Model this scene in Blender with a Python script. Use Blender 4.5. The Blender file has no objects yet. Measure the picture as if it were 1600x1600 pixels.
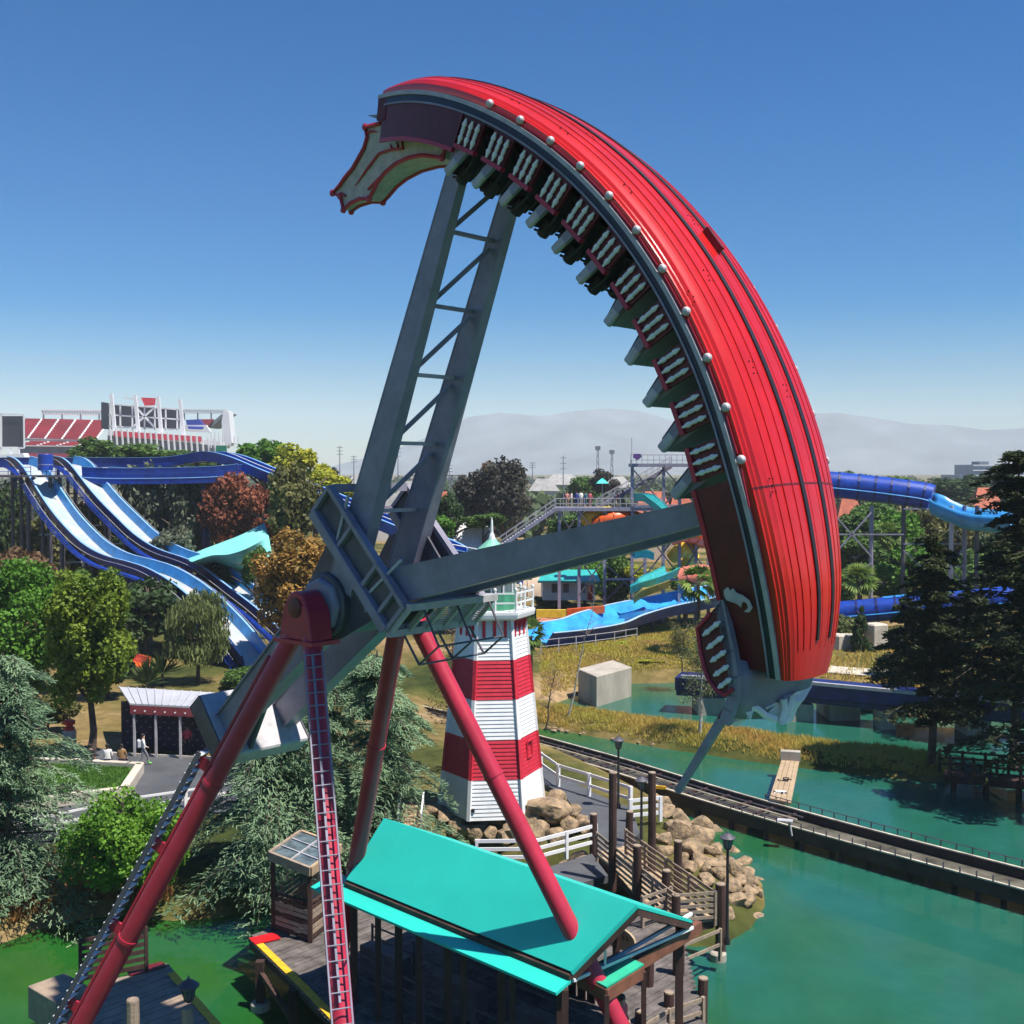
import bpy, math, random
import numpy as np
from mathutils import Vector, Matrix

# ---------------------------------------------------------------- camera, sky, sun, exposure
sc = bpy.context.scene
CAMH = 17.5; FPX = 1787.0; PITCH = math.atan(65 / FPX)
cd = bpy.data.cameras.new('camera'); cam = bpy.data.objects.new('camera', cd); sc.collection.objects.link(cam)
cam.location = (0, 0, CAMH); cam.rotation_euler = (math.pi / 2 - PITCH, 0, 0)
cd.sensor_width = 36; cd.lens = 36 * FPX / 1600; cd.clip_start = 0.1; cd.clip_end = 40000
sc.camera = cam
SUN = Vector((0.385, -0.22, 0.896)).normalized()
w = bpy.data.worlds.new('World'); sc.world = w; w.use_nodes = True
nt = w.node_tree; nt.nodes.clear()
sky = nt.nodes.new('ShaderNodeTexSky'); sky.sky_type = 'NISHITA'; sky.sun_disc = False
sky.sun_elevation = math.asin(SUN.z); sky.sun_rotation = math.atan2(SUN.x, SUN.y)
sky.altitude = 0; sky.air_density = 1.0; sky.dust_density = 0.3; sky.ozone_density = 5.0
hs = nt.nodes.new('ShaderNodeHueSaturation'); hs.inputs['Hue'].default_value = .506; hs.inputs['Saturation'].default_value = 1.75; hs.inputs['Value'].default_value = 1.0
bg = nt.nodes.new('ShaderNodeBackground'); bg.inputs[1].default_value = 0.07
wo = nt.nodes.new('ShaderNodeOutputWorld')
nt.links.new(sky.outputs[0], hs.inputs['Color']); nt.links.new(hs.outputs[0], bg.inputs[0]); nt.links.new(bg.outputs[0], wo.inputs[0])
sl = bpy.data.lights.new('sun', 'SUN'); sl.energy = 5.0; sl.angle = math.radians(0.5); sl.color = (1.0, 0.95, 0.86)
so = bpy.data.objects.new('sun', sl); sc.collection.objects.link(so)
so.rotation_euler = SUN.to_track_quat('Z', 'Y').to_euler(); so.location = (30, -30, 80)
vs = sc.view_settings; vs.view_transform = 'Standard'; vs.look = 'None'; vs.exposure = 0.7; vs.gamma = 1.0
sc.render.engine = 'CYCLES'
cy = sc.cycles
cy.use_denoising = True; cy.max_bounces = 6; cy.diffuse_bounces = 3; cy.glossy_bounces = 3; cy.transmission_bounces = 4
cy.transparent_max_bounces = 8; cy.volume_bounces = 1; cy.caustics_reflective = False; cy.caustics_refractive = False
cy.sample_clamp_indirect = 6.0

# ---------------------------------------------------------------- photo pixel -> world
CP, SP = math.cos(PITCH), math.sin(PITCH)
def ray(x, y):
    cx, cz = (x - 800) / FPX, (800 - y) / FPX
    return Vector((cx, CP + cz * SP, -SP + cz * CP))
def G(x, y, z=0.0):                     # where a pixel's ray meets height z
    r = ray(x, y); return Vector((0, 0, CAMH)) + r * ((z - CAMH) / r.z)
def D(x, y, Y):                         # where it meets depth Y
    r = ray(x, y); return Vector((0, 0, CAMH)) + r * (Y / r.y)
def onplane(x, y, P, d):                # where it meets the vertical plane through P along d
    n = Vector((-d[1], d[0], 0)); r = ray(x, y); o = Vector((0, 0, CAMH))
    return o + r * ((Vector(P) - o).dot(n) / r.dot(n))
def lerp(a, b, t): return a + (b - a) * t

# ---------------------------------------------------------------- mesh helpers
COL = sc.collection
ORG = {}
def npmesh(name, V, F, smooth=False):
    V = np.asarray(V, dtype=np.float32); F = np.asarray(F, dtype=np.int32); k = F.shape[1]
    me = bpy.data.meshes.new(name)
    me.vertices.add(len(V)); me.vertices.foreach_set('co', V.ravel())
    me.loops.add(F.size); me.loops.foreach_set('vertex_index', F.ravel())
    me.polygons.add(len(F)); me.polygons.foreach_set('loop_start', np.arange(0, F.size, k, dtype=np.int32))
    if smooth: me.polygons.foreach_set('use_smooth', np.ones(len(F), dtype=bool))
    me.update(calc_edges=True)
    return me
def tag(o, label=None, cat=None, group=None, kind=None):
    if label: o['label'] = label
    if cat: o['category'] = cat
    if group: o['group'] = group
    if kind: o['kind'] = kind
    return o
def E(name, label, cat, loc=(0, 0, 0), rz=0.0, group=None):
    o = bpy.data.objects.new(name, None); COL.objects.link(o); o.location = loc; o.rotation_euler = (0, 0, rz)
    o.empty_display_size = 0.3
    tag(o, label, cat, group); ORG[o.name] = Matrix.LocRotScale(Vector(loc), Matrix.Rotation(rz, 3, 'Z').to_quaternion(), None).inverted()
    return o
def link(name, me, mat=None, parent=None, mw=None):
    o = bpy.data.objects.new(name, me); COL.objects.link(o)
    if mat and not me.materials: me.materials.append(mat)
    if parent: o.parent = parent
    if mw is not None: o.matrix_local = mw
    return o
def copy_tree(o, parent=None):
    c = o.copy(); COL.objects.link(c); c.parent = parent
    for ch in list(o.children): copy_tree(ch, c)
    return c

class MB:
    def __init__(s): s.v = []; s.f = []
    def add(s, vs, fs):
        b = len(s.v); s.v += [tuple(p) for p in vs]; s.f += [tuple(i + b for i in f) for f in fs]; return s
    def box(s, c, size, R=None):
        c = Vector(c); hx, hy, hz = size[0] / 2, size[1] / 2, size[2] / 2
        P = [Vector((x, y, z)) for x in (-hx, hx) for y in (-hy, hy) for z in (-hz, hz)]
        if R is not None: P = [R @ p for p in P]
        return s.add([c + p for p in P], [(0, 1, 3, 2), (4, 6, 7, 5), (0, 4, 5, 1), (2, 3, 7, 6), (0, 2, 6, 4), (1, 5, 7, 3)])
    def beam(s, p0, p1, w, h, up=(0, 0, 1), w1=None, h1=None):
        p0, p1 = Vector(p0), Vector(p1); d = (p1 - p0).normalized(); u = Vector(up)
        sd = d.cross(u)
        if sd.length < 1e-4: sd = d.cross(Vector((1, 0, 0)))
        sd.normalize(); u = sd.cross(d).normalized(); w1 = w if w1 is None else w1; h1 = h if h1 is None else h1
        P = []
        for p, ww, hh in ((p0, w, h), (p1, w1, h1)):
            P += [p - sd * ww / 2 - u * hh / 2, p + sd * ww / 2 - u * hh / 2, p + sd * ww / 2 + u * hh / 2, p - sd * ww / 2 + u * hh / 2]
        return s.add(P, [(0, 3, 2, 1), (4, 5, 6, 7), (0, 1, 5, 4), (1, 2, 6, 5), (2, 3, 7, 6), (3, 0, 4, 7)])
    def tube(s, p0, p1, r0, r1=None, n=10, caps=True):
        return s.path([p0, p1], [r0, r0 if r1 is None else r1], n, caps)
    def path(s, pts, r, n=8, caps=True):
        pts = [Vector(p) for p in pts]; m = len(pts)
        if not isinstance(r, (list, tuple)): r = [r] * m
        base = len(s.v); ref = None
        for i, p in enumerate(pts):
            d = (pts[min(i + 1, m - 1)] - pts[max(i - 1, 0)]).normalized()
            if ref is None: ref = d.cross(Vector((0, 0, 1))) if abs(d.z) < .95 else d.cross(Vector((1, 0, 0)))
            ref = (ref - d * ref.dot(d)).normalized(); b = d.cross(ref)
            for k in range(n):
                a = 2 * math.pi * k / n; s.v.append(tuple(p + (ref * math.cos(a) + b * math.sin(a)) * r[i]))
        for i in range(m - 1):
            for k in range(n):
                k2 = (k + 1) % n; s.f.append((base + i * n + k, base + i * n + k2, base + (i + 1) * n + k2, base + (i + 1) * n + k))
        if caps:
            s.f.append(tuple(base + k for k in range(n))[::-1]); s.f.append(tuple(base + (m - 1) * n + k for k in range(n)))
        return s
    def loft(s, rings, closed=True, caps=True):
        n = len(rings[0]); base = len(s.v)
        for r in rings: s.v += [tuple(p) for p in r]
        for i in range(len(rings) - 1):
            for k in range(n if closed else n - 1):
                k2 = (k + 1) % n; s.f.append((base + i * n + k, base + i * n + k2, base + (i + 1) * n + k2, base + (i + 1) * n + k))
        if caps and closed:
            s.f.append(tuple(base + k for k in range(n))[::-1]); s.f.append(tuple(base + (len(rings) - 1) * n + k for k in range(n)))
        return s
    def prism(s, poly, off):
        off = Vector(off); n = len(poly); P = [Vector(p) for p in poly]; P += [p + off for p in P]
        return s.add(P, [tuple(range(n))[::-1], tuple(range(n, 2 * n))] + [(k, (k + 1) % n, n + (k + 1) % n, n + k) for k in range(n)])
    def lathe(s, c, axis, prof, n=12, caps=True):
        axis = Vector(axis).normalized(); u = axis.cross(Vector((0, 0, 1)))
        if u.length < 1e-3: u = Vector((1, 0, 0))
        u.normalize(); v = axis.cross(u); c = Vector(c)
        return s.loft([[c + axis * t + (u * math.cos(2 * math.pi * k / n) + v * math.sin(2 * math.pi * k / n)) * r for k in range(n)] for r, t in prof], True, caps)
    def out(s, name, mat, parent=None, smooth=False, local=False, bevel=0):
        V = s.v
        if parent is not None and not local:
            M = ORG.get(parent.name)
            if M is None:
                M = Matrix.Identity(4); q = parent
                while q: M = M @ (ORG.get(q.name) or Matrix.Identity(4)); q = q.parent
            V = [tuple(M @ Vector(p)) for p in V]
        me = bpy.data.meshes.new(name); me.from_pydata(V, [], s.f)
        if smooth: me.polygons.foreach_set('use_smooth', [True] * len(me.polygons))
        me.update(); o = link(name, me, mat, parent)
        if smooth is True and not bevel:
            try: me.set_sharp_from_angle(angle=math.radians(35))
            except Exception: pass
        if bevel:
            b = o.modifiers.new('b', 'BEVEL'); b.width = bevel; b.segments = 1; b.limit_method = 'ANGLE'
        return o

# ---------------------------------------------------------------- materials
MATS = {}
def mat(name, col, rough=.6, var=.18, scale=2.0, bump=0.0, bscale=20.0, metal=0.0, spec=.5, col2=None, coat=0.0, stretch=None, alpha=1.0):
    if name in MATS: return MATS[name]
    m = bpy.data.materials.new(name); m.use_nodes = True; N = m.node_tree.nodes; L = m.node_tree.links
    b = N['Principled BSDF']; b.inputs['Roughness'].default_value = rough; b.inputs['Metallic'].default_value = metal
    b.inputs['Specular IOR Level'].default_value = spec; b.inputs['Coat Weight'].default_value = coat
    tc = N.new('ShaderNodeTexCoord'); src = tc.outputs['Object']
    if stretch:
        mp = N.new('ShaderNodeMapping'); mp.inputs['Scale'].default_value = stretch; L.new(src, mp.inputs[0]); src = mp.outputs[0]
    n = N.new('ShaderNodeTexNoise'); n.inputs['Scale'].default_value = scale; n.inputs['Detail'].default_value = 6; n.inputs['Roughness'].default_value = .65
    L.new(src, n.inputs['Vector'])
    r = N.new('ShaderNodeValToRGB'); r.color_ramp.elements[0].position = .32; r.color_ramp.elements[1].position = .68
    c = col; d = col2 if col2 else tuple(x * (1 - 2 * var) for x in col)
    e = col if col2 else tuple(min(1, x * (1 + var)) for x in col)
    r.color_ramp.elements[0].color = (*d, 1); r.color_ramp.elements[1].color = (*e, 1)
    L.new(n.outputs['Fac'], r.inputs['Fac']); L.new(r.outputs['Color'], b.inputs['Base Color'])
    if bump:
        n2 = N.new('ShaderNodeTexNoise'); n2.inputs['Scale'].default_value = bscale; n2.inputs['Detail'].default_value = 4; L.new(src, n2.inputs['Vector'])
        bp = N.new('ShaderNodeBump'); bp.inputs['Strength'].default_value = bump; bp.inputs['Distance'].default_value = .05
        L.new(n2.outputs['Fac'], bp.inputs['Height']); L.new(bp.outputs['Normal'], b.inputs['Normal'])
    if alpha < 1: b.inputs['Alpha'].default_value = alpha
    MATS[name] = m; return m
def leafmat(name, c1, c2, trans=.3):
    if name in MATS: return MATS[name]
    m = bpy.data.materials.new(name); m.use_nodes = True; N = m.node_tree.nodes; L = m.node_tree.links
    b = N['Principled BSDF']; b.inputs['Roughness'].default_value = .6; b.inputs['Specular IOR Level'].default_value = .25
    at = N.new('ShaderNodeAttribute'); at.attribute_name = 'tint'
    mx = N.new('ShaderNodeMix'); mx.data_type = 'RGBA'
    mx.inputs['A'].default_value = (*c1, 1); mx.inputs['B'].default_value = (*c2, 1)
    L.new(at.outputs['Fac'], mx.inputs['Factor']); L.new(mx.outputs['Result'], b.inputs['Base Color'])
    t = N.new('ShaderNodeBsdfTranslucent'); L.new(mx.outputs['Result'], t.inputs['Color'])
    ms = N.new('ShaderNodeMixShader'); ms.inputs[0].default_value = trans
    L.new(b.outputs[0], ms.inputs[1]); L.new(t.outputs[0], ms.inputs[2]); L.new(ms.outputs[0], N['Material Output'].inputs['Surface'])
    MATS[name] = m; return m

RED = mat('hull_red', (.52, .012, .01), .3, .08, 1.2, spec=.5, coat=.25, bump=.04, bscale=6)
LEGRED = mat('leg_red', (.43, .02, .05), .42, .12, 1.2)
MAROON = mat('maroon_paint', (.12, .009, .016), .5, .2, 3)
STEEL = mat('grey_blue_steel', (.25, .235, .3), .45, .14, 1.4, bump=.05, bscale=8)
DSTEEL = mat('dark_steel', (.085, .08, .1), .5, .2, 2)
LSTEEL = mat('light_grey_steel', (.44, .42, .44), .5, .12, 3)
NAVY = mat('navy_paint', (.016, .021, .045), .4, .25, 3)
BLACK = mat('black_paint', (.012, .011, .016), .5, .2, 3)
WHITE = mat('white_paint', (.78, .77, .77), .5, .05, 2)
CREAM = mat('cream_paint', (.44, .42, .39), .6, .12, 4)
SEATD = mat('seat_dark', (.03, .018, .03), .7, .3, 4)
TEAL = mat('teal_roof', (.02, .5, .42), .5, .035, .6, bump=.05, bscale=3)
LRED = mat('lighthouse_red', (.58, .02, .045), .6, .1, 3)
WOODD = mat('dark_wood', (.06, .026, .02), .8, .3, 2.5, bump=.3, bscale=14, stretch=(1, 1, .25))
WOODG = mat('weathered_wood', (.36, .27, .19), .85, .25, 2.2, bump=.3, bscale=14, col2=(.2, .15, .12))
WOODP = mat('pale_timber', (.45, .33, .2), .8, .2, 2.2, col2=(.3, .21, .13))
YELL = mat('yellow_paint', (.75, .42, .02), .6, .15, 4)
ASPH = mat('asphalt', (.075, .078, .088), .85, .15, .6, bump=.1, bscale=40)
CONC = mat('concrete', (.45, .4, .33), .85, .2, .7, bump=.15, bscale=9, col2=(.27, .24, .2), stretch=(1, 1, .3))
CONCP = mat('pale_concrete', (.52, .46, .38), .85, .14, .9, bump=.1, bscale=9)
BLUE = mat('slide_blue', (.012, .055, .36), .35, .2, 1.0)
BLUEL = mat('slide_light_blue', (.04, .3, .66), .35, .15, 1.0)
BLUEN = mat('flume_navy', (.012, .02, .13), .4, .25, 1.0)
BED = mat('slide_bed', (.5, .43, .41), .6, .2, .45, col2=(.27, .38, .4))
GLASS = mat('dusty_glass', (.12, .16, .18), .15, .3, 3, spec=.6)
STONE = mat('boulder_stone', (.44, .3, .17), .95, .3, 2.2, bump=1.0, bscale=6, col2=(.11, .085, .06))
BARK = mat('bark', (.085, .06, .045), .9, .3, 3, bump=.4, bscale=12)
BIRCH = mat('birch_bark', (.55, .52, .46), .8, .3, 6, col2=(.15, .13, .11))
# ---------------------------------------------------------------- terrain and water
def poly_sd(P, poly):
    P = np.asarray(P); n = len(poly); d = np.full(len(P), 1e9); ins = np.zeros(len(P), bool)
    for i in range(n):
        a = np.array(poly[i]); b = np.array(poly[(i + 1) % n]); ab = b - a; L2 = max(ab @ ab, 1e-9)
        t = np.clip(((P - a) @ ab) / L2, 0, 1); q = P - (a + t[:, None] * ab)
        d = np.minimum(d, np.hypot(q[:, 0], q[:, 1]))
        c = (a[1] > P[:, 1]) != (b[1] > P[:, 1])
        with np.errstate(divide='ignore', invalid='ignore'):
            xi = (b[0] - a[0]) * (P[:, 1] - a[1]) / (b[1] - a[1]) + a[0]
        ins ^= c & (P[:, 0] < xi)
    return np.where(ins, d, -d)
def g2(pts): return [tuple(G(x, y, 0).xy) for x, y in pts]
LAKE = [(-90, -30), (-60, 20)] + g2([(-250, 1530), (0, 1476), (60, 1452), (130, 1436), (190, 1430), (280, 1440), (350, 1432), (420, 1420), (500, 1400),
       (560, 1375), (640, 1358), (740, 1352), (840, 1375), (900, 1410), (960, 1440), (1040, 1475), (1120, 1482), (1172, 1452), (1196, 1415), (1190, 1378), (1150, 1345), (1105, 1305),
       (1065, 1275), (1030, 1250), (985, 1225), (930, 1200), (880, 1180), (845, 1166), (700, 1135), (700, 1105), (850, 1106), (905, 1085), (985, 1068), (1080, 1066), (1130, 1072), (1250, 1085), (1340, 1108), (1420, 1120),
       (1600, 1130), (1800, 1140)]) + [(90, 60), (110, -30)]
BERM = g2([(700, 1118), (840, 1138), (920, 1150), (1000, 1164), (1200, 1194), (1350, 1212), (1440, 1222), (1492, 1222), (1506, 1208), (1470, 1192), (1400, 1180), (1270, 1167), (1150, 1151), (1050, 1136), (900, 1117), (840, 1108), (700, 1095)])
def hnoise(x, y, s, seed=0):
    return (np.sin(x / s * 1.7 + seed) * np.cos(y / s * 1.3 + seed * 2.1) + .5 * np.sin(x / s * 3.9 + y / s * 2.3 + seed) + .3 * np.cos(y / s * 6.1 - x / s * 4.7 + seed * 3))
PLAZA = [tuple(G(x, y, 1.32).xy) for x, y in [(-120, 1230), (60, 1180), (130, 1165), (175, 1172), (330, 1188), (420, 1190), (470, 1215), (420, 1270), (290, 1268), (180, 1292), (60, 1320), (-60, 1345)]]
def ground_z(x, y):
    P = np.stack([x, y], 1)
    sl = poly_sd(P, LAKE); sb = poly_sd(P, BERM)
    land = np.clip(-sl * .55, -2.2, 1.3)
    far = np.clip((-sl - 2) / 40, 0, 1)
    land = land + far * .25 * hnoise(x, y, 9)
    # raised bank below the slides on the right
    bank = np.exp(-(((x - 13) / 11) ** 2 + ((y - 101) / 6) ** 2)) * .8
    land = land + np.where(sl < 0, bank, 0)
    mound = np.exp(-(((x + .9) / 6) ** 2 + ((y - 51) / 5) ** 2)) * .9
    land = land + np.where(sl < -0.5, mound, 0)
    berm = np.clip(sb * .6, -2.2, .75) + np.where(sb > .3, .1 * hnoise(x, y, 1.5, 3), 0)
    z = np.maximum(land, berm)
    return z
xs = np.unique(np.concatenate([np.linspace(-6500, -70, 40), np.arange(-70, 70, .8), np.linspace(70, 6500, 40)]))
ys = np.unique(np.concatenate([np.linspace(-300, 15, 12), np.arange(15, 130, .8), np.linspace(130, 400, 50), np.geomspace(400, 6000, 30)]))
XX, YY = np.meshgrid(xs, ys); zz = ground_z(XX.ravel(), YY.ravel())
FOOTP = [tuple(G(x, y, 1.7).xy) for x, y in [(700, 1180), (845, 1188), (930, 1236), (990, 1258), (1005, 1300), (980, 1328), (936, 1340), (950, 1375), (800, 1400), (740, 1365), (925, 1320), (880, 1244), (700, 1220)]]
zz = np.where(poly_sd(np.stack([XX.ravel(), YY.ravel()], 1), FOOTP) > -.5, np.minimum(zz, 1.45), zz)
inp_ = poly_sd(np.stack([XX.ravel(), YY.ravel()], 1), PLAZA); zz = np.where(inp_ > -.8, np.minimum(zz, 1.22), zz)
V = np.stack([XX.ravel(), YY.ravel(), zz], 1); nx = len(xs); ny = len(ys)
I = (np.arange(ny - 1)[:, None] * nx + np.arange(nx - 1)[None, :]).ravel()
F = np.stack([I, I + 1, I + nx + 1, I + nx], 1)
gm = bpy.data.materials.new('ground_earth'); gm.use_nodes = True; N = gm.node_tree.nodes; L = gm.node_tree.links
b = N['Principled BSDF']; b.inputs['Roughness'].default_value = .95; b.inputs['Specular IOR Level'].default_value = .1
geo = N.new('ShaderNodeNewGeometry')
def gnoise(scale, detail=6):
    n = N.new('ShaderNodeTexNoise'); n.inputs['Scale'].default_value = scale; n.inputs['Detail'].default_value = detail; L.new(geo.outputs['Position'], n.inputs['Vector']); return n
n1 = gnoise(.09); n2 = gnoise(1.3, 8)
r1 = N.new('ShaderNodeValToRGB'); cr = r1.color_ramp; cr.elements[0].position = .34; cr.elements[0].color = (.035, .05, .014, 1); cr.elements[1].position = .68; cr.elements[1].color = (.34, .24, .14, 1)
e = cr.elements.new(.45); e.color = (.085, .09, .025, 1); e = cr.elements.new(.56); e.color = (.2, .15, .06, 1)
mx = N.new('ShaderNodeMix'); mx.data_type = 'RGBA'; mx.blend_type = 'MULTIPLY'; mx.inputs['Factor'].default_value = .7
r2 = N.new('ShaderNodeValToRGB'); r2.color_ramp.elements[0].position = .3; r2.color_ramp.elements[0].color = (.45, .42, .38, 1); r2.color_ramp.elements[1].position = .65; r2.color_ramp.elements[1].color = (1.1, 1.05, 1, 1)
L.new(n1.outputs['Fac'], r1.inputs['Fac']); L.new(n2.outputs['Fac'], r2.inputs['Fac'])
L.new(r1.outputs['Color'], mx.inputs['A']); L.new(r2.outputs['Color'], mx.inputs['B']); L.new(mx.outputs['Result'], b.inputs['Base Color'])
bp = N.new('ShaderNodeBump'); bp.inputs['Strength'].default_value = .6; bp.inputs['Distance'].default_value = .15; L.new(n2.outputs['Fac'], bp.inputs['Height']); L.new(bp.outputs['Normal'], b.inputs['Normal'])
ground = link('ground', npmesh('ground', V, F, True), gm); tag(ground, 'dry grass and earth ground around the lake', 'ground', kind='structure')

wm = bpy.data.materials.new('lake_water'); wm.use_nodes = True; N = wm.node_tree.nodes; L = wm.node_tree.links
b = N['Principled BSDF']; b.inputs['Roughness'].default_value = .05; b.inputs['IOR'].default_value = 1.33
geo = N.new('ShaderNodeNewGeometry'); n1 = gnoise(.07, 3); n2 = gnoise(.55, 4)
r1 = N.new('ShaderNodeValToRGB'); cr = r1.color_ramp; cr.elements[0].position = .36; cr.elements[0].color = (.016, .11, .015, 1); cr.elements[1].position = .62; cr.elements[1].color = (.018, .125, .09, 1)
sx = N.new('ShaderNodeSeparateXYZ'); L.new(geo.outputs['Position'], sx.inputs[0]); mr = N.new('ShaderNodeMapRange'); mr.inputs['From Min'].default_value = -14; mr.inputs['From Max'].default_value = 14; mr.inputs['To Min'].default_value = -.22; mr.inputs['To Max'].default_value = .14; L.new(sx.outputs['X'], mr.inputs['Value'])
ad = N.new('ShaderNodeMath'); ad.operation = 'ADD'; L.new(n1.outputs['Fac'], ad.inputs[0]); L.new(mr.outputs[0], ad.inputs[1]); L.new(ad.outputs[0], r1.inputs['Fac'])
mx = N.new('ShaderNodeMix'); mx.data_type = 'RGBA'; mx.blend_type = 'MULTIPLY'; mx.inputs['Factor'].default_value = .5
r2 = N.new('ShaderNodeValToRGB'); r2.color_ramp.elements[0].position = .3; r2.color_ramp.elements[0].color = (.68, .76, .74, 1); r2.color_ramp.elements[1].position = .7; r2.color_ramp.elements[1].color = (1.12, 1.1, 1.06, 1)
L.new(n2.outputs['Fac'], r2.inputs['Fac']); L.new(r1.outputs['Color'], mx.inputs['A']); L.new(r2.outputs['Color'], mx.inputs['B']); L.new(mx.outputs['Result'], b.inputs['Base Color'])
mp = N.new('ShaderNodeMapping'); mp.inputs['Scale'].default_value = (1, 2.2, 1); mp.inputs['Rotation'].default_value = (0, 0, .35); L.new(geo.outputs['Position'], mp.inputs[0])
n3 = N.new('ShaderNodeTexNoise'); n3.inputs['Scale'].default_value = 1.6; n3.inputs['Detail'].default_value = 5; L.new(mp.outputs[0], n3.inputs['Vector'])
bp = N.new('ShaderNodeBump'); bp.inputs['Strength'].default_value = .22; bp.inputs['Distance'].default_value = .06; L.new(n3.outputs['Fac'], bp.inputs['Height']); L.new(bp.outputs['Normal'], b.inputs['Normal'])
b.inputs['Alpha'].default_value = .8
wx = np.linspace(-75, 105, 60); wy = np.linspace(-30, 112, 60); XX, YY = np.meshgrid(wx, wy)
I = (np.arange(59)[:, None] * 60 + np.arange(59)[None, :]).ravel()
water = link('lake_water', npmesh('lake_water', np.stack([XX.ravel(), YY.ravel(), 0 * XX.ravel()], 1), np.stack([I, I + 1, I + 61, I + 60], 1), True), wm)
tag(water, 'green turquoise lake water with gentle ripples', 'water', kind='structure')

# plaza sheet
def sheet(name, poly, z, m, label, cat, kind='structure', th=None):
    mb = MB(); P = [(p[0], p[1], z) for p in poly]
    if th: mb.prism([(p[0], p[1], z - th) for p in poly], (0, 0, th))
    else: mb.add(P, [tuple(range(len(P)))])
    return tag(mb.out(name, m), label, cat, kind=kind)
sheet('plaza_path', PLAZA, 1.32, ASPH, 'grey asphalt plaza between the planter and the pavilion', 'path', th=.3)
# ---------------------------------------------------------------- the looping ship ride
PHI = math.radians(41.5)
AX = Vector((math.sin(PHI), math.cos(PHI), 0)); HX = Vector((math.cos(PHI), -math.sin(PHI), 0))
CEN = Vector((-3.86, 29.07, 14.18))
def pol(th, r, s=0.0):
    t = math.radians(th); return Vector((r * math.cos(t), s, r * math.sin(t)))
def sp(x, y, s):                       # photo pixel -> ship coordinates at lateral offset s
    r = ray(x, y); o = Vector((0, 0, CAMH)); P = o + r * ((CEN + AX * s - o).dot(AX) / r.dot(AX)) - CEN
    return Vector((P.dot(HX), s, P.z))
ship = E('swinging_ship', 'red and white looping ship ride swung up high on grey arms over the lake', 'ship ride', CEN, -PHI)
T0, T1, TM = -2.0, 81.5, 39.75
def wf(th):
    u = abs(th - TM) / 41.8
    return 1.0 if u < .5 else 1 - .48 * ((u - .5) / .5) ** 1.7
def rf(th):
    u = abs(th - TM) / 41.8
    return 0.0 if u < .8 else .22 * ((u - .8) / .2) ** 1.6
half = [(1.47, 12.25), (1.53, 12.27), (1.56, 12.35), (1.57, 12.45), (1.52, 12.455), (1.49, 12.50), (1.44, 12.505), (1.40, 12.565), (1.35, 12.57), (1.27, 12.625), (1.22, 12.625), (1.08, 12.69), (1.03, 12.688), (.85, 12.74), (.8, 12.737), (.5, 12.785), (.46, 12.782), (.2, 12.8)]
prof = [(-s_, r_) for s_, r_ in half] + [(s_, r_) for s_, r_ in reversed(half)]
ths = [T0 + (T1 - T0) * i / 64 for i in range(65)]
mb = MB(); mb.loft([[pol(t, r_ - (rf(t) * max(0, (r_ - 12.27) / .53)), s_ * wf(t)) for s_, r_ in prof] for t in ths], True, True)
hull = mb.out('hull', RED, ship, smooth=True, local=True)
SEAM = mat('plank_seam_red', (.44, .01, .009), .35, .08, 1.2)
for s_, r_ in ((1.15, 12.664), (.95, 12.722), (.67, 12.766), (.17, 12.802)):
    for sgn in (-1, 1):
        st = [.5 + 79.5 * i / 50 for i in range(51)]; mb = MB()
        mb.loft([[pol(t, r_ - rf(t) * max(0, (r_ - 12.27) / .53) + q, (sgn * s_ + e_) * wf(t)) for q, e_ in ((-.02, -.007), (.004, -.007), (.004, .007), (-.02, .007))] for t in st]); mb.out('plank_seam', SEAM, hull, local=True)
# hull bolt clusters and plank joints
bm_ = MB(); bm_.lathe((0, 0, 0), (0, 0, 1), [(.014, -.02), (.014, .012)], 6); bo_ = bm_.out('bolt', BLACK, hull, local=True); bdat = bo_.data; bpy.data.objects.remove(bo_)
for th, s_, r_ in ((60, -1.15, 12.66), (53, -1.15, 12.66), (52, -.6, 12.77), (43.5, -1.15, 12.66), (33, -.75, 12.75), (31, -1.38, 12.57), (24, -.75, 12.75), (14, -1.15, 12.66), (40, .1, 12.8), (22, .1, 12.8)):
    for a_, b_ in ((-.12, -.06), (.12, -.06), (-.12, .06), (.12, .06), (0, 0)):
        p_ = pol(th + math.degrees(a_ / 12.7), r_, s_ + b_); link('bolt', bdat, None, hull, Matrix.LocRotScale(p_, pol(th, 1).to_track_quat('Z', 'Y'), None))
# hull plate seam
mb = MB(); mb.loft([[pol(t, r_ + .006, s_ * 1.002 * wf(t)) for s_, r_ in prof[3:33]] for t in (13.9, 14.05)], False, False); mb.out('seam', MAROON, hull, local=True)
for sgn in (-1, 1):                    # black stripes
    mb = MB(); st = [1.2 + (80 - 1.2) * i / 60 for i in range(61)]
    mb.loft([[pol(t, 12.775 - rf(t) + .0, (sgn * .36 - .065) * wf(t)), pol(t, 12.815 - rf(t), (sgn * .36 - .065) * wf(t)), pol(t, 12.815 - rf(t), (sgn * .36 + .065) * wf(t)), pol(t, 12.775 - rf(t), (sgn * .36 + .065) * wf(t))] for t in st])
    mb.out('stripe', BLACK, hull, local=True)
mb = MB(); a_ = pol(37.2, 12.86, .25); mb.beam(pol(36.1, 12.86, .18), pol(38.6, 12.86, .18), .1, .16, up=pol(37, 1)); mb.out('step_block', MAROON, hull, local=True)
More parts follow.
